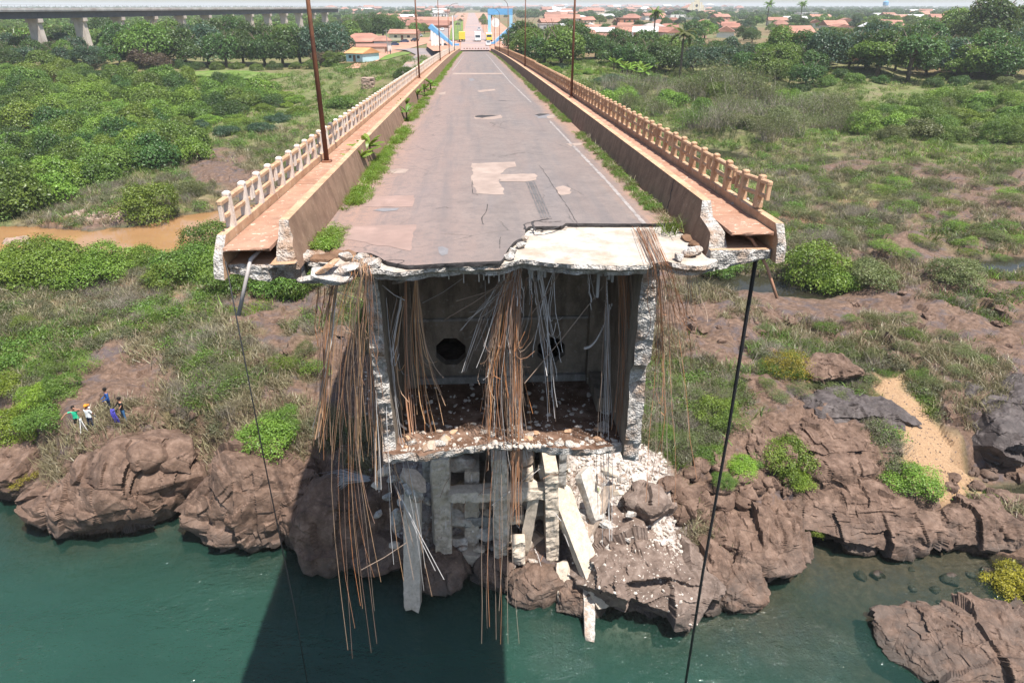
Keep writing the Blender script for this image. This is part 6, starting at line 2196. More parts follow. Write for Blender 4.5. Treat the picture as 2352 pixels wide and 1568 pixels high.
grow('low_scrub', 'low grey green scrub over the rocky slopes', 15000, 31, 140, 4, lowbush(4, 260, 'scrub', .16), .22, .62,
     lambda r, g, s, d, p, x, y, sd, D: (r < .8) & (p > -.3) & (s < .2) & (d < .4) & ~under(x, y), .5)
grow('herb_layer', 'knee high green herbs and creepers on the plain', 9000, 40, 230, 5, lowbush(5, 260, 'leaf_mid', .16), .3, .8,
     lambda r, g, s, d, p, x, y, sd, D: (r < .35) & (s < .2) & (p < .12) & ~under(x, y), .8)
grow('dead_brush', 'dead grey brown twigs between the grass', 6000, 31, 130, 6, SCRUB[0][0], .35, 1.0,
     lambda r, g, s, d, p, x, y, sd, D: (r < .75) & (p > .05) & (s < .2) & (d < .3) & ~under(x, y), .4)
# weeds that line both kerbs of the bridge
x = []
rg = np.random.default_rng(77)
def kerb(name, label, n, x0, x1, y0, y1, proto, s0, s1, seed, gaps):
    yy = y0 + (y1 - y0) * rg.uniform(0, 1, n) ** 1.5
    xx = x0 + (x1 - x0) * rg.uniform(0, 1, n)
    ok = np.array([not any(a < v < b for a, b in gaps) for v in yy])
    ok &= vnoise(np.stack([yy, xx * .8], 1), 1.6, seed) > -.35
    xx = np.where(rg.uniform(0, 1, len(xx)) < .5, xx, (x0 if x0 < 0 else x1) + (xx - (x0 if x0 < 0 else x1)) * .5)
    xx, yy = xx[ok], yy[ok]
    scatter(name, np.stack([xx, yy, deck(yy)], 1), rg.uniform(s0, s1, len(xx)), proto, label, .2, seed)
kerb('left_kerb_weeds', 'leafy weeds growing along the foot of the left parapet', 2600, -3.78, -3.25, 15.0, 222, lowbush(8, 200, 'leaf_light', .15), .10, .27, 5, [(36, 39), (44, 46), (58, 64), (80, 84)])
kerb('left_kerb_grass', 'grass growing along the foot of the left parapet', 800, -3.75, -3.2, 15.5, 222, tuft(9, 22, .22, .010, 'grass_bright', .2, .7), .6, 1.2, 6, [(15, 19)])
kerb('right_kerb_weeds', 'dry weeds growing along the foot of the right parapet', 2400, 4.70, 5.14, 18.5, 222, lowbush(10, 160, 'leaf_mid', .17), .09, .2, 7, [(34, 38)])
kerb('right_kerb_grass', 'grass growing along the foot of the right parapet', 700, 4.78, 5.12, 17.2, 222, tuft(11, 22, .22, .010, 'grass_dry', .2, .7), .5, 1.0, 8, [(34, 38)])
for k, (x, y) in enumerate([(828, 395), (840, 380), (850, 372), (935, 278), (934, 262), (960, 235), (975, 222), (990, 210)]):
    p = at_deck(x, y)
    o = palm('tall_weed', (p[0], p[1], p[2]), random.uniform(.6, .85), 'leaf_light' if x < 880 else 'leaf_mid', .75, random.choice(BANANA))
    repeat(o, 'maize like tall weed', 'against the left parapet', 'weed', 'tall weeds on the left kerb')
p = at_deck(1540, 528)
o = link('grass_tuft', tuft(12, 90, .42, .012, 'grass_green', .35, .6), None, tuple(p))
tag(o, 'green grass tuft at the broken edge by the right parapet', 'grass tuft')
# small concrete crumbs on the shaded rock and on the rubble slope
crumb = rock_mesh(700, 1.0, 2, .5, 'rubble_white', (1, .8, .6))
ap = [tuple(at_z(a, b, 2.5)[:2]) for a, b in ((1280, 1065), (1470, 1062), (1520, 1110), (1580, 1230), (1600, 1330), (1540, 1390), (1400, 1385), (1330, 1300))]
xx = rg.uniform(2, 16, 9000); yy = rg.uniform(24, 42, 9000)
tz, *rest_, tsd = terrain(xx, yy)
ok = in_poly(xx, yy, ap) & (tsd > .1)
scatter('white_rubble', np.stack([xx, yy, tz + .02], 1)[ok], (.03 + .17 * rg.uniform(0, 1, 9000) ** 4)[ok], crumb, 'white concrete rubble spilled down the bank right of the pier', .6, 21)
scatter('boulder_chips', CHIPS, .025 + .09 * rg.uniform(0, 1, len(CHIPS)) ** 3, crumb, 'white chips lying on the sloping boulder', .6, 25)
xx = rg.uniform(-9, 3, 2600); yy = rg.uniform(28, 44, 2600)
tz, *rest_, tsd = terrain(xx, yy)
ok = tsd > .1
scatter('scattered_crumbs', np.stack([xx, yy, tz + .02], 1)[ok], (.025 + .12 * rg.uniform(0, 1, 2600) ** 4)[ok], crumb, 'white concrete crumbs strewn over the shaded rock left of the pier', .6, 22)
xx = rg.uniform(-2.2, 3.7, 1100); yy = 15.0 + 3.4 * rg.uniform(0, 1, 1100) ** 2.6
scatter('floor_rubble', np.stack([xx, yy, np.full(1100, 18.525)], 1), .012 + .10 * rg.uniform(0, 1, 1100) ** 5, rock_mesh(701, 1.0, 2, .5, 'rubble_white', (1, .8, .5)), 'concrete crumbs on the floor of the open box girder', .6, 23)
sand_p = rg.uniform(0, 1, (9000, 2)) * np.array([22, 26]) + np.array([18, 30])
ok = in_poly(sand_p[:, 0], sand_p[:, 1], SAND)
sp = sand_p[ok]
scatter('gravel', np.column_stack([sp, terrain(sp[:, 0], sp[:, 1])[0]]), .02 + .07 * rg.uniform(0, 1, len(sp)) ** 2, rock_mesh(702, 1.0, 2, .5, 'rock_dust', (1, .8, .6)), 'orange gravel bank among the rocks at the right', .5, 24)
# woods behind the viaduct and beyond the right tree belt
WOOD = mesh('wood_tree', *crown(71, 900, .22, 1, .8, 14, (.28, .5), .1)[:2], [M['leaf_mid']], attrs={'tint': crown(71, 900, .22, 1, .8, 14, (.28, .5), .1)[2]})
x, y, rgx = land_points(2600, 330, 950, 33, 46)
side = (x - VA_X) * 233.0 - (y - 255.0) * 41.5
ok = (side < -1200) & (x < -75) | (x > 190 + .10 * y) & (y > 330) & (rgx.uniform(0, 1, 2600) < .5)
scatter('backing_woods', np.stack([x[ok], y[ok], base_h(x[ok], y[ok]) - .6], 1), rgx.uniform(3.2, 6.0, ok.sum()), WOOD, 'continuous woods behind the viaduct and the right tree belt', .05, 34)
# woods on the horizon
x, y, rgx = land_points(5200, 900, 7000, 31, 46)
ok = ~((np.abs(x - .0) < 14 + y * .004) & (y < 2500))
ok &= (np.abs(x) > 60) | (y > 1500)
dens = fbm(np.stack([x, y], 1), 260, 3, 61)
ok &= (dens > np.where(np.abs(x / y - .12) < .28, .12, -.15)) | (y > 2600)
zz = base_h(x[ok], y[ok])
scatter('distant_woods', np.stack([x[ok], y[ok], zz - 1], 1), rgx.uniform(4, 7.5, ok.sum()) * (1 + np.hypot(x[ok], y[ok]) / 9000), mesh('wood_tree', *[q for q in crown(70, 700, .26, 1, .8, 14, (.28, .5), .1)[:2]], [M['leaf_dark']], attrs={'tint': crown(70, 700, .26, 1, .8, 14, (.28, .5), .1)[2]}), 'far woods behind the town', .05, 32)
# ------------------------------------------------------------------ roads on the land
TZ = 16.2


def road(name, label, pts, w, mat, lift=.05, follow=True, n=80):
    pts = np.array(pts, float)
    seg = np.concatenate([[0], np.cumsum(np.hypot(*np.diff(pts[:, :2], axis=0).T))])
    t = np.linspace(0, seg[-1], n)
    x = np.interp(t, seg, pts[:, 0]); y = np.interp(t, seg, pts[:, 1])
    for _ in range(3):
        x[1:-1] = (x[:-2] + 2 * x[1:-1] + x[2:]) / 4; y[1:-1] = (y[:-2] + 2 * y[1:-1] + y[2:]) / 4
    ww = np.interp(t, seg, w) if hasattr(w, '__len__') else np.full(n, w)
    dx, dy = np.gradient(x), np.gradient(y)
    L = np.hypot(dx, dy)
    V, F = [], []
    m = 7
    for k in range(m):
        s = (k / (m - 1) - .5)
        V.append(np.stack([x - dy / L * ww * s, y + dx / L * ww * s, np.zeros(n)], 1))
    V = np.concatenate(V)
    gzv = terrain(V[:, 0], V[:, 1])[0] if follow else np.full(len(V), TZ)
    g2 = gzv.reshape(m, n)
    g2 = np.maximum(g2, g2.mean(0)[None]) if follow else g2
    if not follow and pts.shape[1] > 2:
        zz = np.interp(t, seg, pts[:, 2])
        g2 = np.tile(zz[None], (m, 1))
    V[:, 2] = g2.ravel() + lift
    for k in range(m - 1):
        for i in range(n - 1):
            F.append((k * n + i, (k + 1) * n + i, (k + 1) * n + i + 1, k * n + i + 1))
    return tag(link(name, mesh(name, V, F, [mat], smooth_=True)), label, None, None, 'structure')


Zb = float(deck(229))
M['red_earth'] = plain('red_earth_road', (.40, .215, .15), .95, .1, .25, .25, (.46, .28, .2))
M['main_road'] = plain('main_road_asphalt', (.30, .235, .225), .9, .2, .2, .12, (.40, .26, .21))
M['lawn'] = plain('verge_grass', (.12, .19, .04), .95, .1, .35, .5, (.2, .2, .09), bump=.5)
road('approach_bank', 'red earth bank that carries the road off the bridge', [(.6, 229.5, Zb - .1), (.6, 262, TZ + .1), (.5, 330, TZ + .4), (0, 1500, TZ + 1.5)], [26, 34, 40, 60], M['red_earth'], .25, False, 120)
road('main_road', 'straight main road running into the town', [(.6, 229.2, Zb), (.6, 262, TZ + .2), (.5, 330, TZ + .5), (0, 700, TZ + .9), (-2, 1500, TZ + 1.6)], [9, 10, 10.5, 11, 12], M['main_road'], .34, False, 120)
road('side_carriageway', 'grey carriageway left of the median', [(-13, 300, TZ + .45), (-17, 380, TZ + .5), (-22, 600, TZ + .9), (-24, 1100, TZ + 1.3)], 9, M['asphalt_old'], .33, False, 80)
sr = [at_z(x, y, 15.0) for x, y in ((925, 182), (925, 160), (946, 140), (958, 122), (935, 108), (900, 110), (860, 124))]
road('asphalt_side_road', 'curving grey asphalt side road left of the bridge', [(p[0], p[1]) for p in (at_z(928, 190, 14), at_z(932, 165, 14.4), at_z(955, 145, 14.8), at_z(985, 125, 15.2), at_z(960, 112, 15.5), at_z(925, 108, 15.6))], [6, 6.5, 7, 8, 9, 9], M['asphalt_old'], .22)
road('earth_street', 'red earth street in front of the houses left of the bridge', [(p[0], p[1]) for p in (at_z(810, 152, 13.6), at_z(860, 134, 14.2), at_z(905, 112, 15), at_z(950, 98, 15.6), at_z(985, 84, 16))], [5, 7, 10, 13, 12], M['red_earth'], .16)
road('verge', 'bright green verge between side road and railing', [(p[0], p[1]) for p in (at_z(958, 158, 14.5), at_z(985, 138, 15), at_z(1020, 122, 15.4))], [3, 4.5, 3], M['lawn'], .25)
road('verge', 'bright green traffic island in the bend of the side road', [(p[0], p[1]) for p in (at_z(880, 138, 14.2), at_z(915, 126, 14.8), at_z(930, 118, 15.2))], [3, 7, 5], M['lawn'], .2)
road('median', 'green median strip left of the main road', [(-7.5, 300, TZ + .5), (-9, 420, TZ + .6), (-13, 700, TZ + .9)], [4, 7, 8], M['lawn'], .36, False, 40)
road('lawn', 'mown lawn in front of the tall trees at the left', [(p[0], p[1]) for p in (at_z(330, 172, 11), at_z(480, 168, 11), at_z(640, 176, 11.5))], [10, 16, 12], M['lawn'], .12)

# ------------------------------------------------------------------ houses
UB = MB().box(-.5, .5, -.5, .5, 0, 1).mesh('wall', M['wall_white'])


def gable(ov=.06, hip=0.0, sag=.0):
    """roof over a unit plan, ridge along x, one unit high, with thickness"""
    b = MB()
    x, y = .5 + ov, .5 + ov
    h = .5 - hip if hip else x
    t = .09
    b.add([(-x, -y, -.12), (x, -y, -.12), (x, y, -.12), (-x, y, -.12), (-h if hip else -x, 0, 1), (h if hip else x, 0, 1),
           (-x, -y, -.12 - t), (x, -y, -.12 - t), (x, y, -.12 - t), (-x, y, -.12 - t)],
          [(0, 1, 5, 4), (2, 3, 4, 5), (1, 2, 5), (3, 0, 4), (0, 6, 7, 1), (1, 7, 8, 2), (2, 8, 9, 3), (3, 9, 6, 0), (6, 9, 8, 7)])
    return b


ROOF = {'gable': gable().mesh('roof', M['tile']), 'hip': gable(.07, .3).mesh('roof', M['tile'])}
_sl = MB()
_sl.add([(-.55, -.57, -.03), (.55, -.57, -.03), (.55, .57, .9), (-.55, .57, .9), (-.55, -.57, -.14), (.55, -.57, -.14), (.55, .57, .78), (-.55, .57, .78)],
        [(0, 1, 2, 3), (7, 6, 5, 4), (0, 4, 5, 1), (1, 5, 6, 2), (2, 6, 7, 3), (3, 7, 4, 0)])
ROOF['shed'] = _sl.mesh('roof', M['tile'])
ROOF['flat'] = MB().bbox(-.53, .53, -.53, .53, 0, .5, .01).mesh('roof', M['sheet_roof'])
_ar = MB()
_p = [(.55 * math.cos(math.pi * k / 10), math.sin(math.pi * k / 10)) for k in range(11)]
_ar.prism(_p + [(-.52 * math.cos(math.pi * k / 10), .94 * math.sin(math.pi * k / 10) - .02) for k in range(11)], -.52, .52)
ROOF['arch'] = _ar.mesh('roof', M['sheet_roof'])
WIN = MB().box(-.5, .5, -.06, .02, 0, 1).mesh('window', M['window'])
DOOR = MB().box(-.5, .5, -.05, .02, 0, 1).mesh('door', M['door'])


def slot(o, mat):
    o.material_slots[0].link = 'OBJECT'
    o.material_slots[0].material = M[mat]
    return o


def house(name, p, w, d, h, rh, rot, roof='gable', wall='wall_white', tile='tile', wins=2, door=True):
    root = empty(name, (p[0], p[1], p[2] - .1), (0, 0, rot))
    slot(link('wall', UB, root, None, None, (w, d, h)), wall)
    slot(link('roof', ROOF[roof], root, (0, 0, h + (.12 * rh if roof in ('gable', 'hip') else .01)), None, (w, d, rh)), tile)
    nw = wins
    for k in range(nw):
        x = -w / 2 + w * (k + 1) / (nw + 1)
        if door and k == nw // 2:
            link('door', DOOR, root, (x, -d / 2, .02), None, (min(1.1, w * .16), 1, min(2.1, h * .75)))
        else:
            link('window', WIN, root, (x, -d / 2, h * .42), None, (min(1.2, w * .16), 1, h * .32))
        if h > 4.5:
            link('window', WIN, root, (x, -d / 2, h * .72), None, (min(1.2, w * .16), 1, h * .15))
    return root


def hz(x, y, z=None):
    """base of a building seen at a place in the picture"""
    p = at_z(x, y, TZ)
    return (p[0], p[1], float(base_h(np.array([p[0]]), np.array([p[1]]))[0])) if z is None else tuple(at_z(x, y, z))


NAMED = [  # picture place of the foot, z, width, depth, eaves, roof, turn, roof kind, wall, tile, windows, label
    ('house', (838, 116), 14.6, 15, 9, 3.2, 2.4, .05, 'hip', 'wall_beige', 'tile_brown', 4, 'large house with weathered brown hip roof left of the bridge'),
    ('house', (832, 122), 14.4, 16, 3.5, 2.2, .9, .05, 'shed', 'wall_beige', 'tile', 0, 'low terracotta veranda roof in front of the large hip roofed house'),
    ('house', (880, 116), 14.8, 6, 7, 3.4, 1.4, .1, 'hip', 'wall_white', 'tile', 2, 'white corner bar with small red roof beside the large hip roofed house'),
    ('house', (834, 140), 13.8, 6.5, 8, 2.5, 1.3, -.55, 'gable', 'wall_lightblue', 'tile_orange', 3, 'pale blue house with orange roof below the red earth street'),
    ('house', (806, 140), 13.6, 8, .3, 1.7, .06, .05, 'flat', 'wall_white', 'wall_white', 0, 'low white garden wall left of the pale blue house'),
    ('house', (930, 92), 15.6, 12, 7, 2.8, 1.5, -.25, 'gable', 'wall_cream', 'tile', 3, 'shop with terracotta roof left of the blue gate'),
    ('house', (985, 68), None, 24, 14, 4, 2.5, -.05, 'gable', 'wall_brick', 'tile_brown', 4, 'long brick shed with brown roof behind the left blue gate'),
    ('house', (1000, 60), None, 26, 12, 4, 2.5, -.05, 'gable', 'wall_brick', 'tile', 4, 'long terracotta roofed hall one row further than the brick shed'),
    ('house', (960, 56), None, 18, 12, 3.6, 2, .1, 'gable', 'wall_white', 'tile', 3, 'white house with terracotta roof left of the long hall'),
    ('house', (1010, 42), None, 22, 14, 5.5, .8, 0, 'flat', 'wall_white', 'sheet_roof', 5, 'large white commercial block beside the left carriageway'),
    ('house', (905, 60), None, 14, 11, 3.5, 2.4, .3, 'hip', 'wall_pink', 'tile', 3, 'pink house with red hip roof among the left trees'),
    ('house', (1010, 30), None, 30, 16, 6, 2, 0, 'gable', 'wall_cream', 'sheet_roof', 4, 'cream warehouse with pale roof far up the left street'),
    ('house', (1290, 56), None, 26, 16, 5, 2.6, .0, 'gable', 'wall_white', 'tile', 5, 'white warehouse with terracotta roof right of the blue portal'),
    ('house', (1285, 38), None, 34, 18, 6, 2, 0, 'gable', 'wall_cream', 'sheet_roof', 4, 'cream warehouse behind the terracotta roofed one'),
    ('house', (1262, 68), None, 14, 8, 4.5, .6, .05, 'flat', 'wall_grey', 'roof_grey', 3, 'grey flat roofed workshop next to the blue portal'),
    ('house', (1315, 72), None, 12, 9, 4, 1.8, .1, 'shed', 'wall_white', 'sheet_roof', 3, 'white lean to shed right of the workshop'),
    ('house', (1440, 62), None, 14, 12, 6.5, .5, .05, 'flat', 'wall_brick', 'tile_brown', 3, 'two storey unplastered brick house right of the road'),
    ('house', (1452, 74), None, 16, 8, 3, 2.0, .05, 'gable', 'wall_white', 'tile', 4, 'white house with red roof in front of the brick house'),
    ('house', (1500, 46), None, 22, 14, 4.5, 2.2, .1, 'gable', 'wall_white', 'tile', 3, 'white gabled house left of the dark arched hall'),
    ('house', (1560, 45), None, 26, 20, 5, 5.5, .02, 'arch', 'wall_white', 'asphalt_dark', 4, 'white hall with dark arched roof left of the church'),
    ('house', (1498, 82), 15.6, 14, 10, 3, 2.6, .2, 'hip', 'wall_beige', 'roof_grey', 3, 'house with grey hip roof above the banana plants'),
    ('house', (1322, 100), 15.4, 14, 10, 3, 2.0, .1, 'gable', 'wall_brick', 'tile', 3, 'brick house with bright terracotta roof right of the second lamp post'),
    ('house', (1335, 118), 15.0, 12, 7, 2.4, 1.0, .1, 'shed', 'wall_brick', 'tile_brown', 2, 'low shed with brown roof in front of the bright terracotta house'),
    ('house', (1400, 108), 15.2, 9, 8, 2.8, 1.8, -.2, 'gable', 'wall_pink', 'tile', 2, 'small pink house with terracotta roof above the belt of trees'),
    ('house', (1822, 98), 15.2, 13, 9, 4.0, 2.4, .2, 'gable', 'wall_brick', 'tile', 3, 'brick house with tall red roof between the trees right'),
    ('house', (1985, 120), 15.0, 14, 9, 3, 2.2, .15, 'gable', 'wall_white', 'tile', 3, 'house with red roof behind the light spreading tree'),
    ('house', (1978, 138), 14.6, 11, 5, 2.2, 1.1, .15, 'shed', 'wall_brick', 'tile_brown', 2, 'brown lean to roof below the red roofed house'),
    ('house', (2290, 122), 15.0, 16, 9, 3, 2.2, -.1, 'gable', 'wall_white', 'tile', 3, 'white house with red roof at the far right'),
    ('house', (2210, 128), 15.0, 12, 8, 3, 1.8, .1, 'gable', 'wall_pink', 'tile_brown', 3, 'pink house with brown roof left of the far right one'),
    ('house', (1850, 42), None, 24, 14, 6, 1.2, .1, 'flat', 'wall_white', 'sheet_roof', 4, 'white school like block right of the church'),
    ('house', (1880, 48), None, 20, 10, 4, 2, .1, 'gable', 'wall_white', 'tile', 3, 'terracotta roofed house in front of the school like block'),
    ('house', (2110, 34), None, 50, 20, 5, 2.4, .05, 'gable', 'wall_white', 'sheet_roof', 5, 'long white metal roofed warehouse near the right horizon'),
    ('house', (2080, 50), None, 30, 12, 4, 2, .05, 'gable', 'wall_white', 'sheet_roof', 3, 'shorter white warehouse in front of the long one'),
    ('house', (560, 14), 19, 90, 30, 10, 4, 0, 'gable', 'wall_cream', 'tile_orange', 4, 'large orange roofed hall on the horizon above the viaduct'),
]
for nm, (x, y), z, w, d, h, rh, rot, rf, wl_, tl, nwin, lb in NAMED:
    tag(house(nm, hz(x, y, z), w, d, h, rh, rot, rf, wl_, tl, nwin), lb, 'house' if 'wall left' not in lb else 'wall')
rgh = random.Random(5)
for zone, poly, n in (('right of the town road', [(1150, 30), (1350, 26), (1600, 30), (1700, 55), (1650, 95), (1420, 92), (1340, 80), (1240, 60), (1180, 50)], 46),
                      ('left of the town road', [(880, 42), (1000, 26), (1040, 30), (1020, 50), (950, 46), (890, 72)], 18),
                      ('beyond the church', [(1700, 34), (1950, 30), (2340, 32), (2340, 60), (2000, 70), (1750, 66)], 22),
                      ('far up the main road', [(950, 18), (1080, 17.5), (1330, 18), (1700, 19), (1700, 28), (1480, 30), (1140, 29), (1060, 27), (960, 27)], 56),
                      ('above the viaduct end', [(640, 24), (880, 21), (880, 32), (700, 36)], 12)):
    for x, y in fill(poly, n, 12, len(zone)):
        p = hz(x, y)
        if -46 < p[0] < 26 + .01 * p[1]:
            continue
        wl_ = rgh.choice(['white', 'white', 'cream', 'pink', 'brick', 'beige'])
        tl = rgh.choice(['tile', 'tile', 'tile_brown', 'tile', 'sheet_roof'])
        rf = rgh.choice(['gable', 'gable', 'hip'])
        s = 1.0 + max(0, (math.hypot(p[0], p[1]) - 500) / 1500)
        o = house('house', p, rgh.uniform(9, 16) * s, rgh.uniform(7, 11) * s, rgh.uniform(2.7, 3.6) * s, rgh.uniform(1.6, 2.5) * s, rgh.uniform(-.4, .4) + rgh.choice([0, 0, 1.57]), rf, 'wall_' + wl_, tl, 3)
        repeat(o, {'white': 'white', 'cream': 'cream', 'pink': 'pink', 'brick': 'brick', 'beige': 'beige'}[wl_] + ' house with ' + {'tile': 'terracotta', 'tile_brown': 'brown', 'sheet_roof': 'pale metal'}[tl] + ' roof', zone, 'house', 'houses ' + zone)

# the church
p = hz(1598, 36)
ch = tag(empty('church', p, (0, 0, .05)), 'pale church with stepped gable facade and round window above the town', 'church')
b = MB().box(-13, 13, 2, 40, 0, 11)
link('nave', b.mesh('nave', M['wall_cream']), ch)
b = MB().add([(-13.5, 1.5, 10.6), (13.5, 1.5, 10.6), (13.5, 40.5, 10.6), (-13.5, 40.5, 10.6), (0, 1.5, 16), (0, 40.5, 16)], [(0, 4, 5, 3), (1, 2, 5, 4), (0, 1, 4), (2, 3, 5), (0, 3, 2, 1)])
link('roof', b.mesh('roof', M['tile']), ch)
f = [(-15, 0), (15, 0), (15, 11), (12, 11), (12, 15), (9, 15), (9, 19), (4, 19), (4, 22), (-4, 22), (-4, 19), (-9, 19), (-9, 15), (-12, 15), (-12, 11), (-15, 11)]
link('facade', MB().prism(f, 0, 1.45).mesh('facade', M['wall_cream']), ch)
link('doorway', MB().prism([(-3.2, 0), (3.2, 0), (3.2, 6.5), (1.8, 8.6), (0, 9.3), (-1.8, 8.6), (-3.2, 6.5)], -.08, .3).mesh('doorway', M['window']), ch)
b = MB()
n = 14
b.prism([(2.2 * math.cos(2 * math.pi * k / n), 14 + 2.2 * math.sin(2 * math.pi * k / n)) for k in range(n)], -.08, .3)
link('round_window', b.mesh('round_window', M['window']), ch)
for s in (-1, 1):
    link('window', MB().prism([(s * 9 - 1.3, 1), (s * 9 + 1.3, 1), (s * 9 + 1.3, 6), (s * 9, 7.4), (s * 9 - 1.3, 6)], -.08, .3).mesh('window', M['window']), ch)
    link('pilaster', MB().box(s * 13.2 - .7, s * 13.2 + .7, -.5, -.003, 0, 12).mesh('pilaster', M['wall_white']), ch)
    link('pilaster', MB().box(s * 5.5 - .6, s * 5.5 + .6, -.5, -.003, 0, 20.4 if False else 18.5).mesh('pilaster', M['wall_white']), ch)
link('cross', MB().box(-.3, .3, .3, .9, 22, 26).box(-1.3, 1.3, .302, .898, 24, 24.6).mesh('cross', M['wall_white']), ch)
# water tower
p = hz(2030, 30)
wt = tag(empty('water_tower', p), 'blue grey water tower on legs at the right horizon', 'water tower')
link('tank', MB().lathe([(5, 14), (6, 15), (6, 22), (2, 24)], 14).mesh('tank', M['blue_paint']), wt)
for k in range(4):
    link('leg', MB().box(-.4, .4, -.4, .4, 0, 14).mesh('leg', M['steel']), wt, (3.6 * math.cos(k * 1.571 + .8), 3.6 * math.sin(k * 1.571 + .8), 0))

# ------------------------------------------------------------------ the blue town gate on both sides of the road
def gate(side, p0, p1, hgt, label):
    """two sloping blue beams falling towards the road, white columns under the high end"""
    p0, p1 = np.array(p0), np.array(p1)
    g = tag(empty('town_gate', tuple(p0)), label, 'gate')
    for dy in (0, 7.5):
        a = np.array([0, dy, hgt]); c = p1 - p0 + np.array([0, dy * .8, .4])
        n = np.array([c[2] - a[2], 0, -(c[0] - a[0])]); n = n / np.linalg.norm(n) * 1.6
        if n[2] > 0:
            n = -n
        b = MB()
        V = [a, c, c + n * .35, a + n]
        V = [v + np.array([0, -.3, 0]) for v in V] + [v + np.array([0, .3, 0]) for v in V]
        b.add(V, [(0, 1, 2, 3), (7, 6, 5, 4), (0, 4, 5, 1), (1, 5, 6, 2), (2, 6, 7, 3), (3, 7, 4, 0)])
        link('sloping_beam', b.mesh('sloping_beam', M['blue_paint' if dy == 0 else 'blue_pale']), g)
        for t in (.03, .16, .30, .46):
            q = a + (c - a) * t
            link('column', MB().box(-.4, .4, -.28, .28, 0, q[2] - 1.1).mesh('column', M['white_paint']), g, (q[0], q[1], 0))
    link('base_block', MB().box(-1.4, 1.4, -1, 1, 0, 1.3).mesh('base_block', M['blue_paint']), g, tuple(p1 - p0 + np.array([0, 0, -.1])))
    return g


gl = at_z(992, 110, 15.9); gr = at_z(1045, 112, 15.9)
gate(-1, (gl[0], gl[1], 15.9), (gr[0], gl[1], 16.0), 7.6, 'blue sloping beams of the town gate on white columns left of the road')
gl = at_z(1181, 106, 15.9); gr = at_z(1130, 112, 15.9)
gate(1, (gl[0], gl[1], 15.9), (gr[0], gl[1], 16.0), 7.6, 'blue sloping beams of the town gate on white columns right of the road')
pp = tag(empty('portal', (at_z(1150, 100, 15.9)[0], 300, 16.1)), 'tall blue rectangular portal frame behind the right gate beams', 'portal')
for dx in (-4.3, 4.3):
    link('pillar', MB().box(dx - .6, dx + .6, -.5, .5, 0, 10).mesh('pillar', M['blue_pale']), pp)
link('lintel', MB().box(-4.9, 4.9, -.55, .55, 10.003, 12.2).mesh('lintel', M['blue_paint']), pp)
p = at_z(1139, 108, 16)
ds = tag(empty('disc_sign', (p[0], p[1], 16.1)), 'round white disc on a pole in front of the right gate', 'sign')
link('pole', MB().tube([(0, 0, 0), (0, 0, 6.6)], .1, 6).mesh('pole', M['white_paint']), ds)
b = MB()
b.prism([(1.5 * math.cos(2 * math.pi * k / 20), 7.8 + 1.5 * math.sin(2 * math.pi * k / 20)) for k in range(20)], -.25, .05)
link('disc', b.mesh('disc', M['white_paint']), ds)
p = at_z(1042, 118, 16)
tag(link('white_mast', MB().tube([(0, 0, 0), (0, 0, 10.5)], [.3, .22], 8).mesh('white_mast', M['white_paint']), None, (p[0], p[1], 16)), 'tall white mast left of the end of the bridge', 'mast')
# low barrier across the road at the end of the bridge
br = tag(empty('road_barrier', (.7, 236, Zb + .25)), 'low row of reddish barrier blocks across the road end', 'barrier')
for k in range(9):
    link('block', MB().prism([(-.3, 0), (.3, 0), (.14, .4), (-.14, .4)], -.15, .15).mesh('block', M['tile' if k % 2 else 'patch_pink']), br, (-3.6 + k * .9, 0, 0))

# ------------------------------------------------------------------ lamp posts of the bridge and others
LPOST = MB().tube([(0, 0, 0), (0, 0, 4.5), (0, 0, 8.2)], [.085, .07, .055], 8).mesh('post', M['pole_rust'], smooth_=True)
LARM = MB().tube([(0, 0, 8.15), (.12, 0, 8.7), (.45, 0, 9.15), (1.0, 0, 9.45), (1.7, 0, 9.6)], [.05, .045, .04, .035, .03], 6).mesh('arm', M['pole_rust'], smooth_=True)
LHEAD = MB().bbox(1.65, 2.2, -.12, .12, 9.54, 9.68, .03).mesh('lamp_head', M['steel'])
LBASE = MB().bbox(-.16, .16, -.16, .16, 0, .06, .02).mesh('base_plate', M['pole_rust'])
for side, X, ys in ((-1, -5.1, (24.0, 68.5, 113, 157, 201)), (1, 6.42, (47.5, 92, 137, 181, 222))):
    for k, Y in enumerate(ys):
        o = empty('street_lamp', (X, Y, float(deck(Y)) + .47), (0, 0, 0 if side < 0 else math.pi))
        for nm, me_ in (('post', LPOST), ('arm', LARM), ('lamp_head', LHEAD), ('base_plate', LBASE)):
            link(nm, me_, o)
        tag(o, 'rusty brown lamp post on the %s walkway, %s from the broken end' % ('left' if side < 0 else 'right', ['nearest', 'second', 'third', 'fourth', 'farthest'][k]), 'lamp post', 'lamp posts along the bridge')
for x, y in ((1058, 92), (1052, 80), (1110, 80), (1117, 70), (1105, 62), (1066, 70), (890, 112), (1188, 74)):
    p = hz(x, y)
    o = link('utility_pole', MB().tube([(0, 0, 0), (0, 0, 8)], [.16, .11], 6).box(-.9, .9, -.06, .06, 7.3, 7.45).mesh('utility_pole', M['conc_grey']), None, p)
    repeat(o, 'grey utility pole with cross arm', 'beyond the bridge', 'pole', 'utility poles of the town')

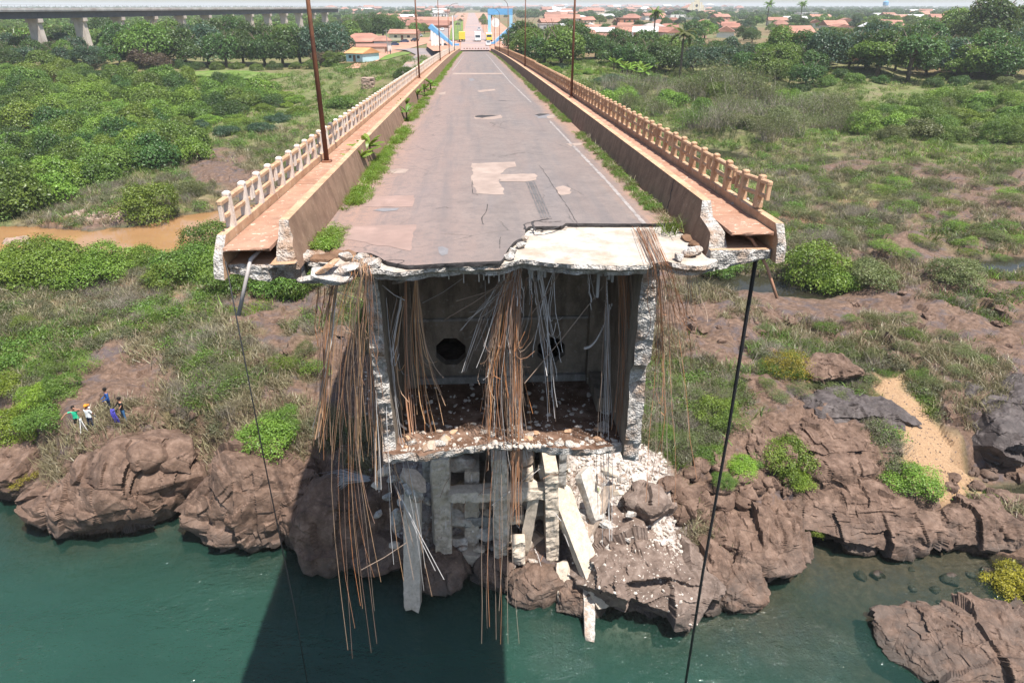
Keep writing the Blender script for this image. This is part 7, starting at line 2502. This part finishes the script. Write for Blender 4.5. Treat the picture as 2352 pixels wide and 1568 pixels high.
# ------------------------------------------------------------------ vehicles
def car_meshes(paint):
    L, Wd = 4.1, 1.7
    body = MB()
    pr = [(-2.05, .35), (-1.95, .78), (-1.0, .88), (1.75, .92), (2.05, .80), (2.08, .35)]
    body.prism(pr, -.85, .85)
    cab = [(-1.05, .883), (-.45, 1.42), (1.0, 1.45), (1.6, .923)]
    body.prism(cab, -.74, .74)
    glass = MB()
    for s in (-1, 1):
        y = s * .745
        glass.add([(-.85, y, .93), (-.38, y, 1.36), (.92, y, 1.38), (1.35, y, .95)], [(0, 1, 2, 3)])
    glass.add([(-1.06, -.66, .92), (-1.06, .66, .92), (-.50, .66, 1.40), (-.50, -.66, 1.40)], [(0, 1, 2, 3)])
    glass.add([(1.61, -.66, .95), (1.61, .66, .95), (1.06, .66, 1.42), (1.06, -.66, 1.42)], [(0, 1, 2, 3)])
    wheel = MB().lathe([(.05, -.11), (.31, -.10), (.31, .10), (.05, .11)], 12).mesh('wheel', M['black'])
    return body.mesh('body', M[paint]), glass.mesh('windows', M['glass']), wheel


for k, c in {'car_blue': (.03, .055, .13), 'car_white': (.75, .75, .74), 'car_silver': (.45, .46, .47), 'car_dark': (.03, .035, .05), 'yellow': (.72, .55, .06), 'green_paint': (.10, .32, .13), 'car_red': (.35, .03, .03)}.items():
    M[k] = plain('paint_' + k, c, .3, .6, .08, 2)
_cm = {}


def car(p, rot, paint, label):
    b, g, w = _cm.setdefault(paint, car_meshes(paint))
    o = tag(empty('car', p, (0, 0, rot)), label, 'car')
    link('body', b, o); link('windows', g, o)
    for x in (-1.3, 1.3):
        for y in (-.78, .78):
            link('wheel', w, o, (x, y, .31), (math.pi / 2, 0, 0))
    return o


def gz2(x, y, lift=.2):
    q = on_ground([(x, y)])[0]
    return (q[0], q[1], q[2] + lift)


car(gz2(905, 107), .2, 'car_blue', 'dark blue car parked under the trees beside the white bar')
car(gz2(929, 100), .1, 'car_blue', 'blue car parked in front of the shop left of the gate')
car(gz2(953, 97), 1.0, 'car_dark', 'dark car driving on the red earth square left of the gate')
car(gz2(948, 90), .2, 'car_white', 'white car parked beside the shop')
car(gz2(962, 86), .4, 'car_silver', 'silver car behind the dark one near the gate')
car((5.3, 262, TZ + .55), 1.57, 'car_white', 'white car at the road end next to the white truck')
car((3.4, 420, TZ + .95), 1.57, 'car_silver', 'silver car driving further up the main road')
car((-17, 420, TZ + .85), 1.5, 'car_white', 'white car on the left carriageway')
car(gz2(1017, 112, .3), .2, 'car_dark', 'dark car parked under the left gate beams')


def truck(p, rot, cab_m, box_m, label, tall=2.6):
    o = tag(empty('truck', p, (0, 0, rot)), label, 'truck')
    link('cab', MB().prism([(-3.6, .5), (-3.55, 1.4), (-3.2, 2.5), (-1.9, 2.5), (-1.9, .5)], -1.1, 1.1).mesh('cab', M[cab_m]), o)
    link('windscreen', MB().add([(-3.56, -.95, 1.5), (-3.56, .95, 1.5), (-3.26, .95, 2.36), (-3.26, -.95, 2.36)], [(0, 1, 2, 3)]).mesh('windscreen', M['glass']), o)
    link('cargo_box', MB().bbox(-1.8, 3.6, -1.2, 1.2, .9, .9 + tall, .06).mesh('cargo_box', M[box_m]), o)
    link('chassis', MB().box(-3.5, 3.5, -.5, .5, .45, .88).mesh('chassis', M['black']), o)
    w = MB().lathe([(.05, -.16), (.48, -.15), (.48, .15), (.05, .16)], 12).mesh('wheel', M['black'])
    for x in (-2.7, 1.6, 2.7):
        for y in (-1, 1):
            link('wheel', w, o, (x, y, .48), (math.pi / 2, 0, 0))
    return o


truck((-4.3, 292, TZ + .6), -1.57, 'yellow', 'yellow', 'yellow truck standing left of the main road beyond the bridge')
truck((1.8, 292, TZ + .6), 1.57, 'car_white', 'car_white', 'white truck facing the bridge on the main road')
truck((6.3, 296, TZ + .6), 1.57, 'yellow', 'white_paint', 'small yellow and white truck right of the white truck', 2.0)

# ------------------------------------------------------------------ the railway viaduct at the left
VA, VB = np.array([-148.0, 255.0]), np.array([-106.5, 488.0])
vd = VB - VA
VL = np.linalg.norm(vd)
vd = vd / VL
vn = np.array([vd[1], -vd[0]])
vi = tag(empty('viaduct', (VA[0], VA[1], 14)), 'long straight concrete railway viaduct on tall piers at the upper left', 'viaduct')


def vbox(name, s0, s1, o0, o1, z0, z1, mat, n=1):
    b = MB()
    for k in range(n):
        a, c = s0 + (s1 - s0) * k / n, s0 + (s1 - s0) * (k + 1) / n
        P = [VA + vd * s + vn * o for s, o in ((a, o0), (c, o0), (c, o1), (a, o1))]
        V = [(q[0] - VA[0], q[1] - VA[1], z - 14) for z in (z0, z1) for q in P]
        b.add(V, [(0, 3, 2, 1), (4, 5, 6, 7), (0, 1, 5, 4), (1, 2, 6, 5), (2, 3, 7, 6), (3, 0, 4, 7)])
    return link(name, b.mesh(name, M[mat]), vi)


S0 = -150.0
for k in range(20):
    a = -148 + k * 22.0
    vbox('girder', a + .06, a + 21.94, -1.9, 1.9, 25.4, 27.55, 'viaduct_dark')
vbox('deck_slab', S0, 292, -3.1, 3.1, 27.56, 27.95, 'viaduct_light')
vbox('parapet', S0, 292, 3.0, 3.2, 27.953, 28.65, 'viaduct_light')
vbox('parapet', S0, 292, -3.2, -3.0, 27.953, 28.65, 'viaduct_light')
b = MB()
for k in range(170):
    s = S0 + 2.6 * k
    q = VA + vd * s + vn * 3.1
    b.box(q[0] - VA[0] - .03, q[0] - VA[0] + .03, q[1] - VA[1] - .03, q[1] - VA[1] + .03, 14.66, 15.5)
o = link('handrail', b.mesh('handrail', M['steel']), vi)
o['kind'] = 'stuff'
vbox('handrail_bar', S0, 292, 3.07, 3.13, 29.5, 29.55, 'steel')
for k in range(20):
    s = -148 + k * 22.0
    q = VA + vd * s
    g = 6 if q[1] < 200 else float(base_h(np.array([q[0]]), np.array([q[1]]))[0])
    b = MB()
    th = math.atan2(vd[1], vd[0])
    V = []
    for z, hw, ht in ((g - 2, 2.3, 1.35), (24.2, 1.75, 1.0), (24.2, 2.5, 1.1), (25.39, 2.5, 1.1)):
        for sx, sy in ((-1, -1), (1, -1), (1, 1), (-1, 1)):
            w_ = q + vd * (sx * ht) + vn * (sy * hw)
            V.append((w_[0] - VA[0], w_[1] - VA[1], z - 14))
    F = []
    for r in range(3):
        for c in range(4):
            j = (c + 1) % 4
            F.append((r * 4 + c, r * 4 + j, r * 4 + 4 + j, r * 4 + 4 + c))
    F += [(3, 2, 1, 0), (12, 13, 14, 15)]
    b.add(V, F)
    link('viaduct_pier', b.mesh('viaduct_pier', M['conc_viaduct']), vi)
# ------------------------------------------------------------------ people
for k, c in {'skin': (.36, .19, .125), 'skin_dark': (.24, .12, .08), 'shirt_green': (.03, .50, .27), 'shorts_black': (.012, .014, .014), 'shirt_white': (.74, .74, .74), 'navy': (.012, .02, .05), 'shirt_blue': (.02, .08, .27),
             'jeans': (.05, .13, .26), 'purple_cloth': (.07, .065, .36), 'orange_cap': (.72, .26, .03), 'hair': (.012, .01, .009), 'shoe_light': (.62, .52, .48)}.items():
    M[k] = plain('cloth_' + k, c, .85, .2, .1, 12)


def skin_body(J, E, root_i, lvl=2):
    me_ = bpy.data.meshes.new('body')
    me_.from_pydata([j[:3] for j in J], E, [])
    ob = bpy.data.objects.new('body_tmp', me_)
    COL.objects.link(ob)
    ob.modifiers.new('skin', 'SKIN')
    sv = me_.skin_vertices[0].data
    for i, j in enumerate(J):
        r = j[3]
        sv[i].radius = r if hasattr(r, '__len__') else (r, r)
        sv[i].use_root = (i == root_i)
    sub = ob.modifiers.new('sub', 'SUBSURF')
    sub.levels = lvl; sub.render_levels = lvl
    bpy.context.view_layer.update()
    dg = bpy.context.evaluated_depsgraph_get()
    out = bpy.data.meshes.new_from_object(ob.evaluated_get(dg))
    bpy.data.objects.remove(ob)
    return out


def person(p, rot, arms, legs, mats, paint, label, hair='hair', cap=None, lean=(0, 0)):
    """a standing figure about 1.72 m tall, facing -y; arms: (elbow, wrist) for right and left; paint(x,y,z) -> material number"""
    lx, ly = lean
    J = [(0, 0, .95, (.15, .11)), (lx * .5, ly * .5, 1.15, (.135, .10)), (lx, ly, 1.36, (.165, .105)), (lx * 1.1, ly * 1.1, 1.47, .055), (lx * 1.15, ly * 1.2 - .02, 1.54, .055),
         (lx * 1.2, ly * 1.3 - .02, 1.62, (.082, .1)), (lx * 1.2, ly * 1.3 - .015, 1.70, (.06, .075))]
    E = [(0, 1), (1, 2), (2, 3), (3, 4), (4, 5), (5, 6)]
    for s, (el, wr) in zip((-1, 1), arms):
        b = len(J)
        J += [(lx + s * .19, ly, 1.40, .058), (*el, .043), (*wr, .032)]
        hv = (Vector(wr) - Vector(el)).normalized()
        h1 = Vector(wr) + hv * .09
        J += [(h1.x, h1.y, h1.z, (.042, .02))]
        E += [(2, b), (b, b + 1), (b + 1, b + 2), (b + 2, b + 3)]
        side = hv.orthogonal().normalized()
        for f in range(4):
            tp = h1 + side * (f - 1.5) * .022 + hv * (.07 - abs(f - 1.3) * .008)
            J.append((tp.x, tp.y, tp.z, .009)); E.append((b + 3, len(J) - 1))
        th = Vector(wr) + hv * .05 + side * .055
        J.append((th.x, th.y, th.z, .011)); E.append((b + 2, len(J) - 1))
    for s, (kn, an) in zip((-1, 1), legs):
        b = len(J)
        J += [(s * .10, 0, .86, .095), (*kn, .058), (*an, .042), (an[0] + s * .02, an[1] - .10, an[2] - .055, (.042, .03)), (an[0] + s * .03, an[1] - .19, an[2] - .06, (.035, .022))]
        E += [(0, b), (b, b + 1), (b + 1, b + 2), (b + 2, b + 3), (b + 3, b + 4)]
    me_ = skin_body(J, E, 0)
    for m in mats:
        me_.materials.append(M[m])
    for pl_ in me_.polygons:
        pl_.material_index = paint(*pl_.center)
        pl_.use_smooth = True
    root = tag(empty('person', p, (0, 0, rot)), label, 'person')
    link('body', me_, root)
    hx, hy = lx * 1.2, ly * 1.3 - .02
    V, F = ICO[3]
    V = V * np.array([.105, .125, .115]) + np.array([hx, hy + .012, 1.70])
    if cap:
        V[:, 2] = np.maximum(V[:, 2], 1.685)
        link('cap', mesh('cap', V * 1.0, F, [M[cap]], smooth_=True), root)
        link('cap_peak', MB().bbox(hx - .08, hx + .08, hy - .22, hy - .09, 1.68, 1.70, .01).mesh('cap_peak', M[cap]), root)
    else:
        k = (V[:, 1] < hy - .04)
        V[k, 2] = np.maximum(V[k, 2], 1.70)
        V[:, 2] = np.maximum(V[:, 2], 1.62)
        link('hair', mesh('hair', V, F, [M[hair]], smooth_=True), root)
    b = MB()
    for s in (-1, 1):
        b.lathe([(.004, -.01), (.011, 0), (.004, .01)], 6, (hx + s * .033, hy - .098, 1.645))
    link('eyes', b.mesh('eyes', M['hair']), root)['kind'] = 'stuff'
    link('nose', MB().prism([(hx - .014, 1.60), (hx + .014, 1.60), (hx, 1.645)], hy - .122, hy - .08).mesh('nose', M[mats[0]]), root)
    return root


gp = on_ground([(184, 988), (213, 986), (256, 946), (288, 968)])
S2 = ((-.13, 0, .48), (-.17, .02, .08)), ((.13, 0, .48), (.17, .02, .08))


def clothes(top, bot, sl, leg_end, neck=1.44, arm=.22):
    def f(x, y, z):
        if abs(x) > sl and z > .7:
            return 0
        if z > neck:
            return 0
        if z > .92:
            return 1
        if z > leg_end:
            return 2
        return 3 if z < .07 else 0
    return f


person(tuple(gp[0]), .15, (((-.46, -.12, 1.36), (-.62, -.22, 1.18)), ((.44, -.10, 1.52), (.20, -.14, 1.66))), (((-.14, -.02, .48), (-.16, .02, .08)), ((.16, -.02, .48), (.24, .04, .08))), ['skin', 'shirt_green', 'shorts_black', 'shoe_light'],
       clothes(1, 2, .34, .55), 'person in green t-shirt and black shorts with one hand raised to the head')
person(tuple(gp[1]), 2.9, (((-.30, -.05, 1.15), (-.26, -.18, .92)), ((.30, -.1, 1.2), (.2, -.28, 1.3))), S2, ['skin_dark', 'shirt_white', 'navy', 'shorts_black'],
       clothes(1, 2, .30, .1), 'person in orange cap, white shirt and dark trousers seen from behind', cap='orange_cap')
person(tuple(gp[2]), -.9, (((-.28, -.02, 1.14), (-.20, -.22, 1.05)), ((.28, -.02, 1.14), (.20, -.22, 1.05))), (((-.1, 0, .48), (-.1, .02, .08)), ((.1, 0, .48), (.1, .02, .08))), ['skin_dark', 'shirt_blue', 'navy', 'shoe_light'],
       clothes(1, 2, .5, .1), 'person in blue shirt and navy trousers looking to the left')
person(tuple(gp[3]), -.7, (((-.27, -.18, 1.18), (-.16, -.42, 1.12)), ((.27, -.18, 1.18), (.12, -.44, 1.08))), S2, ['skin', 'shorts_black', 'jeans', 'shorts_black'],
       clothes(1, 2, .26, .1), 'person in black t-shirt and blue jeans holding a long purple garment')
q = gp[3]
b = MB()
dirx, diry = math.sin(-.7) * -1, -math.cos(-.7)
hx, hy = q[0] - math.sin(.7) * .52, q[1] - math.cos(.7) * .52
for k in range(3):
    b.tube([(hx + k * .09 - .09, hy, q[2] + 1.2), (hx + k * .1 - .1, hy - .06, q[2] + .85), (hx + .04 + k * .11 - .1, hy + .02, q[2] + .45), (hx + .1 + k * .12 - .1, hy - .05, q[2] + .1)], [.03, .05, .05, .04], 7)
tag(link('garment', b.mesh('garment', M['purple_cloth'], smooth_=True)), 'long purple garment hanging from the hands of the person in black', 'garment')
t_ = tag(empty('tripod', (gp[1][0] - .45, gp[1][1] - .15, gp[1][2])), 'small white tripod standing left of the person in the white shirt', 'tripod')
for k in range(3):
    w = 2.1 * k
    link('leg', MB().tube([(.03 * math.cos(w), .03 * math.sin(w), .8), (.22 * math.cos(w), .22 * math.sin(w), -.05)], .025, 6).mesh('leg', M['white_paint']), t_)
link('head', MB().bbox(-.06, .06, -.06, .06, .78, .9, .02).mesh('head', M['white_paint']), t_)
# a small figure on the red earth street
p = on_ground([(897, 128)])[0]
person((p[0], p[1], p[2] + .2), 1.0, (((-.27, -.02, 1.15), (-.28, -.06, .9)), ((.27, -.02, 1.15), (.28, -.06, .9))), S2, ['skin_dark', 'navy', 'shorts_black', 'shorts_black'], clothes(1, 2, .3, .1), 'tiny person in dark clothes walking on the red earth street')
# the dark bird gliding past the strands
p = at_Y(778, 775, 17.5)
V = [(0, -.16, 0), (.03, -.05, .02), (.03, .08, .015), (0, .2, 0), (-.03, .08, .015), (-.03, -.05, .02), (0, 0, -.035),
     (.17, -.04, .05), (.34, .06, .02), (.16, .06, .04), (-.17, -.04, .05), (-.34, .06, .02), (-.16, .06, .04)]
F = [(0, 1, 5), (1, 2, 4, 5), (2, 3, 4), (0, 6, 1), (1, 6, 2), (2, 6, 3), (0, 5, 6), (5, 4, 6), (4, 3, 6), (1, 7, 9, 2), (7, 8, 9), (5, 4, 12, 10), (10, 12, 11)]
bd = link('bird', mesh('bird', np.array(V), F, [M['black']]), None, tuple(p), (.2, .5, .9))
tag(bd, 'small dark bird flying in front of the bank left of the strands', 'bird')
# old square stone pillar stub in the green ditch left of the bridge
pz = on_ground([(845, 205)])[0]
rs = link('stone_ruin', rough([(pz[0] - 1.6, pz[2] - 1), (pz[0] + 1.6, pz[2] - 1), (pz[0] + 1.5, pz[2] + 2.6), (pz[0] - 1.5, pz[2] + 2.6)], pz[1], pz[1] + 3.5, .2, .25, ('rock_pink', 'rock_pink', 'rock_pink'), 91, False, 'ruin'))
tag(rs, 'crumbling stone block in the green ditch left of the bridge', 'ruin')
# ------------------------------------------------------------------ air
hb = MB().box(-5200, 5200, -60, 9400, -8, 60)
HZ = bpy.data.materials.new('haze')
HZ.use_nodes = True
hn = HZ.node_tree.nodes
hn.clear()
ho = hn.new('ShaderNodeOutputMaterial')
hv = hn.new('ShaderNodeVolumePrincipled')
hv.inputs['Color'].default_value = (.94, .97, 1.0, 1)
hv.inputs['Density'].default_value = .00017
hv.inputs['Anisotropy'].default_value = 0.0
HZ.node_tree.links.new(hv.outputs[0], ho.inputs['Volume'])
haze = tag(link('haze', hb.mesh('haze', HZ)), 'thin bluish haze over the town and the woods', None, None, 'stuff')
# ------------------------------------------------------------------ labels of the repeats: told apart by row and order
ORD = ['leftmost', 'second from left', 'third from left', 'fourth from left', 'fifth from left', 'sixth from left', 'seventh from left', 'eighth from left', 'ninth from left', 'tenth from left', 'eleventh from left', 'twelfth from left']
ROWS = {2: ['front row', 'back row'], 3: ['front row', 'middle row', 'back row'], 4: ['front row', 'second row', 'third row', 'back row'],
        5: ['front row', 'second row', 'third row', 'fourth row', 'back row'], 6: ['front row', 'second row', 'third row', 'fourth row', 'fifth row', 'back row'],
        7: ['front row', 'second row', 'third row', 'fourth row', 'fifth row', 'sixth row', 'back row']}
_by = {}
for o, d, z in PENDING:
    _by.setdefault((d, z), []).append(o)
for (d, z), L in _by.items():
    if len(L) == 1:
        L[0]['label'] = ('single ' + d + ' ' + z) if len((d + ' ' + z).split()) < 15 else d + ' ' + z
        continue
    L.sort(key=lambda o: -to_px(o.location)[1])
    k = 1 if len(L) <= 7 else min(7, math.ceil(len(L) / 9))
    n = math.ceil(len(L) / k)
    for r in range(k):
        row = sorted(L[r * n:(r + 1) * n], key=lambda o: to_px(o.location)[0])
        for i, o in enumerate(row):
            tail = ORD[i] if i < len(ORD) else ('right end' if i == len(row) - 1 else 'number %d from left' % (i + 1))
            o['label'] = d + ' ' + z + ', ' + tail + ('' if k == 1 else ', ' + ROWS[k][r])
